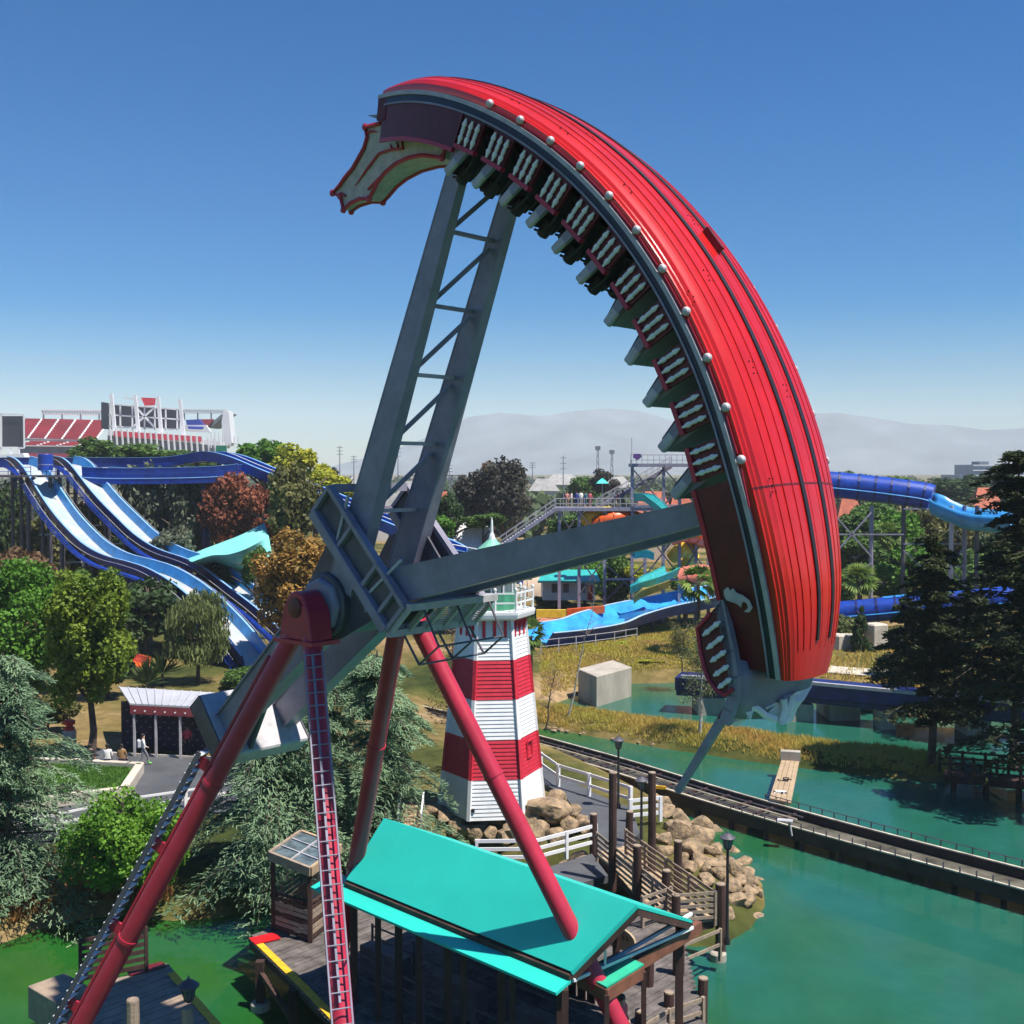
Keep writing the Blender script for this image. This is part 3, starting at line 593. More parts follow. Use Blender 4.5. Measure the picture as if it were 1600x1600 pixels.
for f, z, sx, sz in ((.35, LZ + 2.9, .5, .75),):
    p = lerp(lhp(0, z), lhp(1, z), .5) + (hexv(0, 1) + hexv(1, 1)).normalized() * .07; dd = (lhp(1, z) - lhp(0, z)).normalized()
    mb = MB()
    for a_, b_ in (((-sx, -sz), (sx, -sz)), ((sx, -sz), (sx, sz)), ((sx, sz), (-sx, sz)), ((-sx, sz), (-sx, -sz))):
        mb.beam(p + dd * a_[0] * .5 + Vector((0, 0, a_[1] * .5)), p + dd * b_[0] * .5 + Vector((0, 0, b_[1] * .5)), .08, .08)
    mb.out('hatch_frame', LRED, lh)
mb = MB(); p = lerp(lhp(1, LZ + .75), lhp(2, LZ + .45), .93); mb.box(p + Vector((0, -.06, 0)), (.14, .1, .14)); mb.out('vent', BLACK, lh)
mb = MB(); p = Vector((LC.x + .15, LC.y - 1.25, 12.75)); mb.box(p, (.45, .3, .35)); mb.out('floodlight', WHITE, lh)

# ---------------------------------------------------------------- decks
def clip_line(poly, p, d):              # parameter interval of line p+td inside a convex-ish polygon
    ts = []
    for i in range(len(poly)):
        a_, b_ = Vector(poly[i]).to_2d(), Vector(poly[(i + 1) % len(poly)]).to_2d(); e_ = b_ - a_; den = d.x * e_.y - d.y * e_.x
        if abs(den) < 1e-9: continue
        w_ = a_ - p; t = (w_.x * e_.y - w_.y * e_.x) / den; u = (w_.x * d.y - w_.y * d.x) / den
        if 0 <= u < 1: ts.append(t)
    return (min(ts), max(ts)) if len(ts) >= 2 else None
def deck(name, label, poly, z, dirv, wdt=.2, th=.06, m=None):
    poly = [Vector(p).to_2d() for p in poly]; c = sum(poly, Vector((0, 0))) / len(poly)
    t = E(name, label, 'deck', (c.x, c.y, z - th))
    d = Vector(dirv).to_2d().normalized(); n = Vector((-d.y, d.x)); os_ = [p.dot(n) for p in poly]; o = min(os_) + wdt / 2; k = 0
    while o < max(os_):
        iv = clip_line(poly, n * o, d)
        if iv and iv[1] - iv[0] > .1:
            a_, b_ = n * o + d * iv[0], n * o + d * iv[1]; mb = MB(); dz = .006 * ((k * 7) % 5 - 2)
            mb.beam((a_.x, a_.y, z - th / 2 + dz), (b_.x, b_.y, z - th / 2 + dz), wdt - .015, th); mb.out('plank', m or WOODG, t); k += 1
        o += wdt
    mb = MB()
    for i in range(len(poly)):
        a_, b_ = poly[i], poly[(i + 1) % len(poly)]; q = (c - a_).normalized() * .12; q2 = (c - b_).normalized() * .12
        mb = MB(); mb.beam((a_.x + q.x, a_.y + q.y, z - th - .13), (b_.x + q2.x, b_.y + q2.y, z - th - .13), .12, .25); mb.out('joist', WOODD, t)
    return t
ZD = 1.7
SD = [G(x, y, ZD) for x, y in ((388, 1467), (470, 1547), (540, 1622))] + [ridep(3, 2.0, 0), ridep(6.2, 2.0, 0), ridep(6.6, 6.5, 0)] + [G(x, y, ZD) for x, y in ((1060, 1445), (900, 1400), (640, 1378), (450, 1430))]
deck('station_deck', 'weathered plank deck under the teal station roof', SD, ZD, AX, .22, m=mat('shade_toned_decking', (.13, .11, .1), .85, .3, 2.0, bump=.3, bscale=14))  # plank colour darkened to carry the shade over the station deck
LD = [G(x, y, ZD) for x, y in ((160, 1531), (262, 1506), (345, 1600), (440, 1710), (300, 1800), (60, 1640))]
deck('exit_dock', 'shaded plank dock below the left red leg with a yellow edge', LD, ZD, AX, .22)
def stripe(name, label, a_, b_, w_, m, z):
    t = tag(MB().beam((a_.x, a_.y, z), (b_.x, b_.y, z), w_, .03).out(name, m), label, 'safety edge'); return t
DK_RED = mat('red_paint', (.6, .01, .015), .5, .15, 3)
e0, e1, e2 = G(388, 1467, ZD), G(470, 1547, ZD), G(540, 1622, ZD); dd = (e1 - e0).normalized(); nn = Vector((-dd.y, dd.x, 0)) * (1 if Vector((-dd.y, dd.x, 0)).dot(AX) > 0 else -1)
stripe('yellow_edge_strip', 'bright yellow safety strip along the station deck edge', e0 + nn * .14 + dd * .7, e1 + nn * .14, .24, YELL, ZD + .035)
stripe('yellow_edge_strip', 'yellow safety strip ending by the foot of the laddered leg', e1 + nn * .14, e2 + nn * .14, .24, YELL, ZD + .035)
stripe('red_edge_strip', 'red painted board at the tip of the station deck', e0 + nn * .45 + dd * .05, e0 + nn * .45 + dd * .65, .9, DK_RED, ZD + .035)
f0, f1 = G(262, 1506, ZD), G(345, 1600, ZD); fd = (f1 - f0).normalized(); fn = Vector((fd.y, -fd.x, 0)); fn = fn if fn.dot(AX) < 0 else -fn
stripe('yellow_edge_strip', 'worn yellow safety strip along the dock by the lantern post', f0 + fn * .14 + fd * .8, f1 + fn * .14 + fd * 2, .24, YELL, ZD + .035)
stripe('red_edge_strip', 'maroon board across the far end of the shaded dock', G(205, 1521, ZD) - AX * .1, f0 - AX * .12, .45, MAROON, ZD + .035)

def pile(name, label, x, yt, yb, z=0.0, r=.17, m=None, sink=.8, group=None, cat='post'):
    b_ = G(x, yb, z); tz = D(x, yt, b_.y).z
    t = E(name, label, cat, (b_.x, b_.y, z - sink), group=group); random.seed(int(x + yt))
    jx, jy = random.uniform(-.03, .03), random.uniform(-.03, .03)
    mb = MB(); mb.path([(b_.x, b_.y, z - sink), (b_.x + jx, b_.y + jy, lerp(z, tz, .5)), (b_.x, b_.y, tz - .04)], [r * 1.05, r, r * .97], 10); mb.out('shaft', m or WOODD, t, smooth=True)
    mb = MB(); mb.lathe((b_.x, b_.y, tz - .045), (0, 0, 1), [(r * .96, 0), (r * .9, .04), (r * .3, .055)], 10); mb.out('end_grain', WOODG, t)
    return t, b_, tz
GP = 'round wooden piles of the landing'
for x, yt, yb, z, lb in ((957, 1206, 1368, 1.8, 'tallest round wooden pile by the ramp with a lantern behind it'), (1018, 1206, 1358, 1.8, 'tall dark wooden pile on the rocky side of the ramp'), (927, 1271, 1322, 1.8, 'short wooden pile where the white fence meets the ramp'),
        (984, 1267, 1312, 1.8, 'short wooden pile at the head of the ramp'), (995, 1320, 1405, 1.7, 'wooden pile standing in the inner ramp railing'), (1059, 1313, 1395, 1.7, 'wooden pile standing in the outer ramp railing'),
        (1041, 1359, 1425, 1.7, 'wooden pile near the foot of the ramp'), (1056, 1397, 1445, 1.7, 'stubby wooden pile at the landing corner'), (1125, 1380, 1497, 0, 'thick wooden pile in a concrete collar at the landing corner'),
        (1060, 1462, 1605, 0, 'thick wooden pile under the brown gable beam'), (1014, 1490, 1625, 0, 'slim wooden pile beside the green awning'), (1098, 1527, 1640, 0, 'square cut pile at the end of the lower railing'), (1045, 1549, 1660, 0, 'weathered pile in the middle of the lower railing'),
        (1000, 1578, 1690, 0, 'pale topped pile at the near end of the lower railing'), (964, 1575, 1700, 0, 'split topped pile beside the purple leg end')):
    pile('wooden_pile', lb, x, yt, yb, z, .19 if x in (1125, 1060) else .16, sink=1.5 if z < .5 else .6, group=GP)
b_ = G(1122, 1500, 0); tag(MB().lathe((b_.x, b_.y, -.5), (0, 0, 1), [(.3, 0), (.3, .75), (.24, .8)], 12).out('concrete_collar', CONC, smooth=True), 'concrete collar at the waterline around the landing corner pile', 'pile base')
pile('log_post', 'round log post standing on the shaded dock', 209, 1561, 1690, ZD, .17, WOODG)
pile('log_post', 'round log post carrying the dock lantern', 294, 1574, 1690, ZD, .15, WOODG)
for x, y0, y1 in ((407, 1500, 1577), (458, 1560, 1625)):
    b_ = G(x, y1, 0); t = E('dock_pile', 'square timber pile under the station deck edge by the %s' % ('red tip' if x == 407 else 'laddered leg'), 'post', (b_.x, b_.y, -1))
    mb = MB(); mb.beam((b_.x, b_.y, -1), (b_.x, b_.y, ZD - .1), .26, .26); mb.out('shaft', WOODD, t); mb = MB(); mb.lathe((b_.x, b_.y, -1), (0, 0, 1), [(.32, 0), (.32, 1.2), (.28, 1.25)], 10); mb.out('concrete_base', CONC, t)
a_, b_ = G(407, 1577, 0), G(458, 1625, 0)
tag(MB().beam((a_.x, a_.y, ZD - .5), (b_.x, b_.y, .6), .14, .2).out('dock_brace', WOODD), 'diagonal timber brace between the dock piles', 'brace')

# ---------------------------------------------------------------- railings
def railing(name, label, P, nr=4, h=1.07, m=None, pm=None, post=None, pw=.1, rw=(.04, .11), group=None):
    P = [Vector(p) for p in P]; t = E(name, label, 'railing', tuple(P[0]), group=group)
    for i in range(len(P) - 1):
        a_, b_ = P[i], P[i + 1]; L_ = (b_ - a_).length; n = max(1, round(L_ / (post or 2.0)))
        for k in range(n + (1 if i == len(P) - 2 else 0)):
            p = lerp(a_, b_, k / n); mb = MB(); mb.beam(p - Vector((0, 0, .1)), p + Vector((0, 0, h + .05)), pw, pw, up=(b_ - a_).normalized()); mb.out('post', pm or m or WOODG, t)
        for j in range(nr):
            z = Vector((0, 0, h * (j + 1) / nr - .02)); mb = MB(); mb.beam(a_ + z, b_ + z, *rw); mb.out('rail', m or WOODG, t)
    return t
def gp(*pts): return [G(x, y, z) for x, y, z in pts]
railing('ramp_railing', 'weathered timber railing on the rocky side of the ramp', gp((978, 1338, 1.85), (1040, 1385, 1.8), (1116, 1440, 1.7)), 5)
railing('ramp_railing', 'weathered timber railing on the station side of the ramp', gp((933, 1343, 1.85), (990, 1392, 1.8), (1052, 1443, 1.7)), 5)
railing('landing_railing', 'pale timber railing across the foot of the ramp', gp((1056, 1446, 1.7), (1118, 1441, 1.7)), 5)
railing('landing_railing', 'short timber railing beside the station gable', gp((1004, 1450, 1.7), (1048, 1434, 1.7)), 4)
railing('lower_railing', 'four bar timber railing at the water end of the station deck', gp((1098, 1640, .8), (1045, 1660, .8), (1000, 1690, .8)), 4, 1.5)
railing('lower_railing', 'dark timber railing facing the open lake beside the awning', gp((1125, 1497, .5), (1062, 1525, .7)), 2, 1.0)
railing('dock_fence', 'tall dark slat fence at the back of the shaded dock', gp((126, 1540, ZD), (229, 1519, ZD)), 6, 1.4, WOODD, rw=(.05, .14))
RAMP = gp((936, 1330, 1.8), (980, 1318, 1.8), (1118, 1440, 1.68), (1056, 1450, 1.68), (1000, 1408, 1.7))
deck('ramp_deck', 'sunlit plank ramp striped by railing shadows', RAMP, 1.74, (RAMP[2] - RAMP[1]).xy.to_3d().cross(Vector((0, 0, 1))), .22, m=WOODP)
b_ = G(95, 1583, 1.0); tag(MB().box((b_.x, b_.y, 1.3), (1.7, 1.2, 1.0), Matrix.Rotation(-.7, 3, 'Z')).out('timber_crate', WOODG, bevel=.02), 'timber clad box at the outer corner of the shaded dock', 'crate')
WF = 'white rail fences'
railing('white_fence', 'white two rail fence along the lakeside footpath', gp((700, 1190, 1.75), (845, 1208, 1.75), (872, 1228, 1.75), (920, 1243, 1.75), (985, 1265, 1.75)), 2, 1.05, WHITE, post=2.2, pw=.16, rw=(.05, .14), group=WF)
railing('white_fence', 'white fence panel at the turn of the footpath', gp((985, 1285, 1.7), (1032, 1280, 1.7)), 3, 1.0, WHITE, pw=.14, rw=(.05, .16), group=WF)
railing('white_fence', 'white three rail fence with mesh below the lighthouse rocks', gp((745, 1352, 1.6), (838, 1351, 1.6), (931, 1326, 1.7)), 3, 1.0, WHITE, pw=.12, rw=(.05, .14), group=WF)
railing('white_fence', 'white mesh fence beside the plaza and the round shrub', gp((-60, 1335, 1.3), (95, 1300, 1.3), (196, 1276, 1.3), (290, 1262, 1.3), (420, 1240, 1.3)), 2, .85, WHITE, post=3.2, pw=.16, rw=(.05, .1), group=WF)
FOOT = gp((700, 1185, 1.72), (845, 1193, 1.72), (930, 1240, 1.72), (985, 1262, 1.72), (1000, 1300, 1.72), (978, 1325, 1.72), (936, 1336, 1.72), (925, 1300, 1.72), (880, 1240, 1.72), (845, 1222, 1.72), (700, 1215, 1.72))
sheet('footpath', FOOT, 1.72, ASPH, 'grey asphalt footpath curving past the lighthouse to the ramp', 'path', th=.35)
LOWP = gp((740, 1362, 1.5), (840, 1362, 1.5), (925, 1336, 1.5), (950, 1370, 1.5), (900, 1385, 1.5), (800, 1395, 1.5))
sheet('footpath', LOWP, 1.56, ASPH, 'strip of grey paving behind the station roof', 'path', th=.3)

# ---------------------------------------------------------------- lamps
def lantern(name, label, x, yh, yb, z, pole=True):
    b_ = G(x, yb, z); hz = D(x, yh, b_.y).z; t = E(name, label, 'lamp', (b_.x, b_.y, z)); s_ = 1.0
    if pole:
        mb = MB(); mb.lathe((b_.x, b_.y, z), (0, 0, 1), [(.11, 0), (.11, .15), (.06, .25), (.05, hz - z - .62)], 8); mb.out('pole', BLACK, t, smooth=True)
    c = Vector((b_.x, b_.y, hz - .62))
    mb = MB(); mb.lathe(c, (0, 0, 1), [(.05, -.02), (.11, .02), (.13, .06)], 8); mb.out('lantern_base', BLACK, t)
    mb = MB(); mb.lathe(c, (0, 0, 1), [(.11, .05), (.19, .40)], 8); mb.out('lantern_glass', GLASS, t)
    for k in range(8):
        a_ = 2 * math.pi * k / 8; mb = MB(); mb.beam(c + Vector((.115 * math.cos(a_), .115 * math.sin(a_), .05)), c + Vector((.195 * math.cos(a_), .195 * math.sin(a_), .4)), .02, .02); mb.out('lantern_bar', BLACK, t)
    mb = MB(); mb.lathe(c, (0, 0, 1), [(.27, .39), (.28, .43), (.12, .55), (.05, .58), (.03, .64), (.01, .68)], 12); mb.out('lantern_cap', DSTEEL, t, smooth=True)
lantern('lantern', 'black lantern on a log post above the yellow dock edge', 295, 1528, 1572, D(295, 1572, G(294, 1690, ZD).y).z, False)
lantern('lamp_post', 'black lamp post standing in front of the shore rocks', 1136, 1300, 1475, 1.0)
lantern('lamp_post', 'black lamp post at the head of the ramp', 1002, 1212, 1325, 1.75)
lantern('lamp_post', 'black lamp post behind the tallest ramp pile', 966, 1150, 1262, 1.75)
lantern('lamp_post', 'black lamp post by the steps beside the lighthouse', 629, 1222, 1285, 1.6)

# ---------------------------------------------------------------- station
st = E('station_shelter', 'open sided boarding station with a bright teal gabled roof', 'shelter', tuple(ridep(1, 5, ZD)))
def slab(name, q, m, par, th=.08):
    q = [Vector(p) for p in q]; n_ = (q[1] - q[0]).cross(q[3] - q[0]).normalized(); n_ = n_ if n_.z > 0 else -n_
    return MB().prism([p - n_ * th for p in q], n_ * th).out(name, m, par)
Rr, Rl = G(995, 1413, 6.9), G(600, 1278, 6.9); Er, El = G(893, 1518, 5.3), G(541, 1374, 5.3); Fr = G(1080, 1437, 5.2); Fl = Rl + (Fr - Rr)
slab('roof_near_slope', [El, Er, Rr, Rl], TEAL, st); slab('roof_far_slope', [Rl, Rr, Fr, Fl], TEAL, st)
q = .004
ue = (Er - El).normalized()
slab('roof_skirt', [El - AX * .6 - ue * 1.0 + Vector((0, 0, -.32)), Er - AX * .6 + Vector((0, 0, -.32)), Er + AX * .35 + Vector((0, 0, -.12)), El + AX * .35 - ue * 1.0 + Vector((0, 0, -.12))], TEAL, st)
ux = (Rr - Rl).normalized()
for a_, b_ in ((Er, Rr), (Rr, Fr)):
    mb = MB(); mb.beam(a_ + Vector((0, 0, -.05)) + ux * .02, b_ + Vector((0, 0, -.05)) + ux * .02, .04, .07); mb.out('fascia', TEAL, st)
mb = MB(); mb.beam(Er + Vector((0, 0, -.2)) + ux * .05, Fr + Vector((0, 0, -.2)) + ux * .05, .08, .08); mb.out('tie_rod', WHITE, st)
tk_ = (Rr - Er).dot((Fr - Er).normalized()) / (Fr - Er).length; mid = lerp(Er, Fr, tk_) + ux * .05; mb = MB(); mb.beam(Vector((mid.x, mid.y, 5.05)), Vector((mid.x, mid.y, 6.55)), .06, .06); mb.out('king_post', WHITE, st)
for q in (-1, 1): mb = MB(); mb.beam(Vector((mid.x, mid.y, 5.95)), Vector((mid.x, mid.y, 6.25)) + (Fr - Er).normalized() * q * .35, .05, .05); mb.out('strut', WHITE, st)
for e_, f_ in ((El, Er), (Fl, Fr)):
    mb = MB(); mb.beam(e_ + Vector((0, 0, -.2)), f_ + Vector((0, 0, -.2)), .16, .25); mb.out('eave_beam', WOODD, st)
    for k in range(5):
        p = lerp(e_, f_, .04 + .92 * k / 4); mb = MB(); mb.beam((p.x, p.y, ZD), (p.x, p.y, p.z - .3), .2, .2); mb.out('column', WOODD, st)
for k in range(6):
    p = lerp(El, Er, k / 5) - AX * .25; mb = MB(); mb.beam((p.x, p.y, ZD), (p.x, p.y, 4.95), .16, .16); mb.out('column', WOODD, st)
for k in range(9):
    p = lerp(El, Er, k / 8.0); q = lerp(Fl, Fr, k / 8.0); r_ = lerp(Rl, Rr, k / 8.0)
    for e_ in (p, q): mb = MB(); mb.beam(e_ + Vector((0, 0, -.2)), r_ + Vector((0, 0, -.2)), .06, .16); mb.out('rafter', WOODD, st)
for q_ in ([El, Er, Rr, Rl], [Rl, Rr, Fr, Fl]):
    c_ = sum(q_, Vector()) / 4; slab('darkening_ceiling', [lerp(p, c_, .02) + Vector((0, 0, -.12)) for p in q_], WOODD, st, .04)  # dark lining added under the roof slabs to deepen the shade below
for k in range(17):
    a_ = lerp(Fl, Fr, k / 26 + .004); b_ = lerp(Fl, Fr, (k + 1) / 26 - .004); mb = MB(); mb.prism([Vector((a_.x, a_.y, ZD)), Vector((b_.x, b_.y, ZD)), Vector((b_.x, b_.y, 3.9)), Vector((a_.x, a_.y, 3.9))], AX * -.05); mb.out('darkening_board', WOODD, st)  # boards added across the open back so the interior stays dark
for k in range(3):
    p = ridep(-4 + 3.2 * k, 4.4, ZD); mb = MB(); mb.box(p + Vector((0, 0, .45)), (1.8, .5, .9), Matrix.Rotation(-PHI, 3, 'Z')); mb.out('luggage_bin', DSTEEL, st)
# queue rails and barriers under the roof
railing('queue_barrier', 'dark metal queue barrier under the teal roof', [ridep(-5.5, 3.6, ZD), ridep(-1, 3.2, ZD), ridep(4.5, 3.2, ZD)], 3, 1.05, DSTEEL, pw=.06, rw=(.04, .05))
railing('queue_barrier', 'second dark queue barrier deeper under the teal roof', [ridep(-5.5, 5.2, ZD), ridep(4.5, 5.0, ZD)], 3, 1.05, DSTEEL, pw=.06, rw=(.04, .05))
BM = mat('brown_beam', (.2, .075, .045), .6, .2, 2)
a_, b_ = G(935, 1542, 4.75), G(1092, 1448, 4.75)
gb = E('gable_beam', 'long brown timber beam running out from the green awning', 'beam', tuple(lerp(a_, b_, .5)))
mb = MB(); mb.beam(a_, b_, .2, .34); mb.out('beam', BM, gb); mb = MB(); mb.beam(a_ + Vector((0, 0, .3)) - ux * .25, b_ + Vector((0, 0, .3)) - ux * .25, .08, .08); mb.out('pipe', WHITE, gb)
aw = E('awning', 'small flat green awning with brown fascia next to the station', 'awning', tuple(G(955, 1510, 4.2)))
AWG = mat('awning_green', (.03, .42, .26), .5, .1, 1.5)
qd = [G(903, 1518, 4.95), G(948, 1542, 4.9), G(1006, 1506, 4.95), G(965, 1488, 5.0)]
slab('awning_sheet', qd, AWG, aw, .05)
for i in range(4):
    a_, b_ = qd[i], qd[(i + 1) % 4]; mb = MB(); mb.beam(a_ + Vector((0, 0, -.22)), b_ + Vector((0, 0, -.22)), .06, .3); mb.out('awning_fascia', BM, aw)
for p in (qd[1], qd[2]): mb = MB(); mb.beam((p.x, p.y, ZD - .2), (p.x, p.y, p.z - .2), .12, .12); mb.out('awning_post', WOODD, aw)
# wooden sign board seen under the gable
b_ = G(966, 1466, 3.2); sgn = E('wooden_sign', 'oval plank sign hanging under the station gable', 'sign', tuple(b_))
ov = [b_ + HX * .62 * math.cos(t) * (1 if abs(math.cos(t)) > 0 else 1) + Vector((0, 0, .34 * math.sin(t))) for t in [2 * math.pi * k / 16 for k in range(16)]]
mb = MB(); mb.prism(ov, AX * .08); mb.out('board', WOODP, sgn)
for k in range(6):
    p = b_ + HX * (-.4 + .15 * k) - AX * .012 + Vector((0, 0, .08)); mb = MB(); mb.box(p, (.05, .02, .14), Matrix.Rotation(-PHI, 3, 'Z')); mb.out('lettering', DK_RED if k == 1 else WOODD, sgn)

# ---------------------------------------------------------------- operator booth
zr = 4.15
c1, c2, c4 = G(421, 1337, zr + .15), G(485, 1362, zr), G(470, 1303, zr + .25); c3 = c2 + (c4 - c1)
bo = E('operator_booth', 'slatted timber operator booth with a glazed lean to roof', 'booth', (c2.x, c2.y, ZD))
q4 = [c1, c2, c3, c4]
for i in range(4):
    mb = MB(); mb.beam(q4[i], q4[(i + 1) % 4], .12, .3); mb.out('roof_frame', WOODP if i in (1, 2) else WOODG, bo)
for i in range(3):
    for j in range(2):
        P = lambda u, v: lerp(lerp(c1, c2, u), lerp(c4, c3, u), v)
        mb = MB(); u0, u1, v0, v1 = j / 2 + .03, (j + 1) / 2 - .03, i / 3 + .03, (i + 1) / 3 - .03
        mb.prism([P(u0, v0) + Vector((0, 0, .08)), P(u1, v0) + Vector((0, 0, .08)), P(u1, v1) + Vector((0, 0, .08)), P(u0, v1) + Vector((0, 0, .08))], (0, 0, .02)); mb.out('roof_pane', GLASS, bo)
for i in (1, 2): mb = MB(); mb.beam(lerp(c1, c4, i / 3) + Vector((0, 0, .1)), lerp(c2, c3, i / 3) + Vector((0, 0, .1)), .05, .06); mb.out('glazing_bar', LSTEEL, bo)
mb = MB(); mb.beam(lerp(c1, c2, .5) + Vector((0, 0, .1)), lerp(c4, c3, .5) + Vector((0, 0, .1)), .05, .06); mb.out('glazing_bar', LSTEEL, bo)
ins = [lerp(p, sum(q4, Vector()) / 4, .1) for p in q4]
for p in ins: mb = MB(); mb.beam((p.x, p.y, ZD), (p.x, p.y, p.z - .1), .14, .14); mb.out('corner_post', WOODD, bo)
for i in range(4):
    a_, b_ = ins[i], ins[(i + 1) % 4]
    for k in range(7):
        z = ZD + .12 + .17 * k; mb = MB(); mb.beam((a_.x, a_.y, z), (b_.x, b_.y, z), .03, .13); mb.out('slat', WOODG if k % 3 else WOODD, bo)
    mb = MB(); mb.beam((a_.x, a_.y, ZD + 1.32), (b_.x, b_.y, ZD + 1.32), .1, .06); mb.out('sill', WOODD, bo)
    if i in (0, 1):
        mb = MB(); mb.prism([Vector((a_.x, a_.y, ZD + 1.36)), Vector((b_.x, b_.y, ZD + 1.36)), Vector((b_.x, b_.y, zr - .2)), Vector((a_.x, a_.y, zr - .2))], (0, .015, 0)); mb.out('window', mat('clear_glass', (.05, .07, .08), .05, .1, 2, alpha=.3), bo)
b_ = G(465, 1528, ZD); mb = MB()
# ---------------------------------------------------------------- boulders
def GT(x, y, off=0.0):                  # where a pixel's ray meets the terrain
    r = ray(x, y); t = np.linspace(20, 260, 1600); px_, py_, pz_ = r.x * t, r.y * t, CAMH + r.z * t
    g = np.maximum(ground_z(px_, py_), -.4); i = int(np.argmax(pz_ <= g + off)); return Vector((px_[i], py_[i], g[i]))
def boulder_mesh(seed):
    rnd = np.random.default_rng(seed); import bmesh
    bm = bmesh.new(); bmesh.ops.create_icosphere(bm, subdivisions=3, radius=1.0)
    planes = [(v / np.linalg.norm(v), rnd.uniform(.5, .86)) for v in rnd.normal(size=(15, 3))]
    ph = rnd.uniform(0, 6, 6); sx, sy, sz = rnd.uniform(.85, 1.2), rnd.uniform(.75, 1.0), rnd.uniform(.6, .85)
    for v in bm.verts:
        p = np.array(v.co)
        for n_, d_ in planes:
            e_ = p @ n_ - d_
            if e_ > 0: p = p - n_ * e_ * .97
        p = p * (1 + .05 * math.sin(4 * p[0] + ph[0]) * math.sin(5 * p[1] + ph[1]) + .035 * math.sin(11 * p[2] + ph[2]) * math.cos(9 * p[0] + ph[3]) + .02 * math.sin(19 * p[1] + ph[4]))
        v.co = (p[0] * sx, p[1] * sy, p[2] * sz)
    me = bpy.data.meshes.new('boulder'); bm.to_mesh(me); bm.free(); me.polygons.foreach_set('use_smooth', [True] * len(me.polygons))
    try: me.set_sharp_from_angle(angle=math.radians(38))
    except Exception: pass
    me.materials.append(STONE); return me
BMS = [boulder_mesh(s_) for s_ in range(9)]
random.seed(5)
def boulders(lst, x0, y0, k, label, group, dz=0.0):
    for i, (zx, zy, zw) in enumerate(lst):
        x, y, wpx = x0 + zx / k, y0 + zy / k, zw / k
        p = GT(x, y + wpx * .22); R = wpx * p.y / FPX / 2 * 1.4
        o = link('boulder', BMS[(i * 5 + len(lst)) % 9]); o.location = (p.x, p.y + R * .3, p.z + R * .25 + dz)
        o.rotation_euler = (random.uniform(-.3, .3), random.uniform(-.3, .3), random.uniform(0, 6.28)); o.scale = (R, R, R * 1.05); tag(o, ('large ' if R > .95 else 'small ' if R < .55 else 'middling ') + label, 'boulder', group)
PA = [(215, 355, 90), (300, 335, 120), (350, 385, 150), (515, 365, 140), (455, 440, 130), (580, 490, 150), (690, 485, 130), (735, 390, 100), (820, 490, 140), (1015, 390, 180), (1120, 320, 260), (1150, 240, 160), (1170, 380, 150), (1040, 500, 170), (1160, 495, 130), (1290, 440, 150), (1310, 330, 120), (1370, 400, 120), (1395, 470, 80), (520, 520, 110), (790, 540, 110), (640, 400, 90), (900, 430, 130), (420, 350, 90), (950, 500, 110), (1230, 400, 110)]
boulders(PA, 620, 1200, 4.706, 'tan boulder in the pile heaped around the foot of the lighthouse', 'boulders around the lighthouse')
boulders([(1330, 720, 180), (1380, 800, 90), (1440, 800, 90), (1530, 820, 100), (1240, 740, 90)], 620, 1200, 4.706, 'tan boulder between the station roof and the ramp', 'boulders behind the station roof')
PB = [(930, 400, 140), (1080, 520, 180), (960, 480, 120), (1250, 580, 170), (1370, 660, 140), (1060, 650, 190), (1240, 660, 190), (1390, 790, 150), (1200, 810, 220), (960, 710, 150), (1240, 880, 150), (1370, 930, 160), (1450, 900, 120), (1530, 960, 170), (1540, 820, 120), (940, 800, 120), (1150, 940, 150), (1500, 1100, 160), (1540, 1210, 150), (1570, 1130, 80), (1300, 1060, 120), (1180, 1080, 100), (1420, 1010, 130), (1490, 1340, 100), (1585, 1050, 110), (880, 690, 90), (1000, 600, 120), (870, 380, 120), (1120, 590, 120), (1330, 800, 110), (1100, 870, 110), (1300, 970, 120), (1440, 1190, 110), (1620, 900, 130), (1640, 1000, 140), (1680, 1080, 130), (1720, 1150, 110), (1650, 1150, 130), (1640, 1230, 140)]
boulders(PB, 860, 1180, 5.333, 'tan boulder in the rock bank sloping from the ramp to the lake', 'boulders of the lake bank')
boulders([(640, 1420, 130), (700, 1300, 160), (780, 1240, 130), (760, 1080, 130), (720, 1000, 120), (690, 1370, 110), (800, 1160, 100), (590, 1480, 120)], 1000, 1100, 4, 'mossy boulder lying under water off the rock bank', 'sunken boulders', -.55)
# small shore stones along the grass bank
random.seed(9)
for i in range(46):
    f = random.random(); x = lerp(850, 1490, f); y = lerp(1139, 1221, f) + random.uniform(-5, 2); p = G(x, y, .1); R = random.uniform(.12, .34)
    o = link('shore_stone', BMS[i % 9]); o.location = (p.x, p.y, .08); o.rotation_euler = (0, 0, random.uniform(0, 6)); o.scale = (R, R, R * .7); tag(o, 'small pale stone at the waterline of the grass bank', 'stone', 'shore stones of the grass bank')

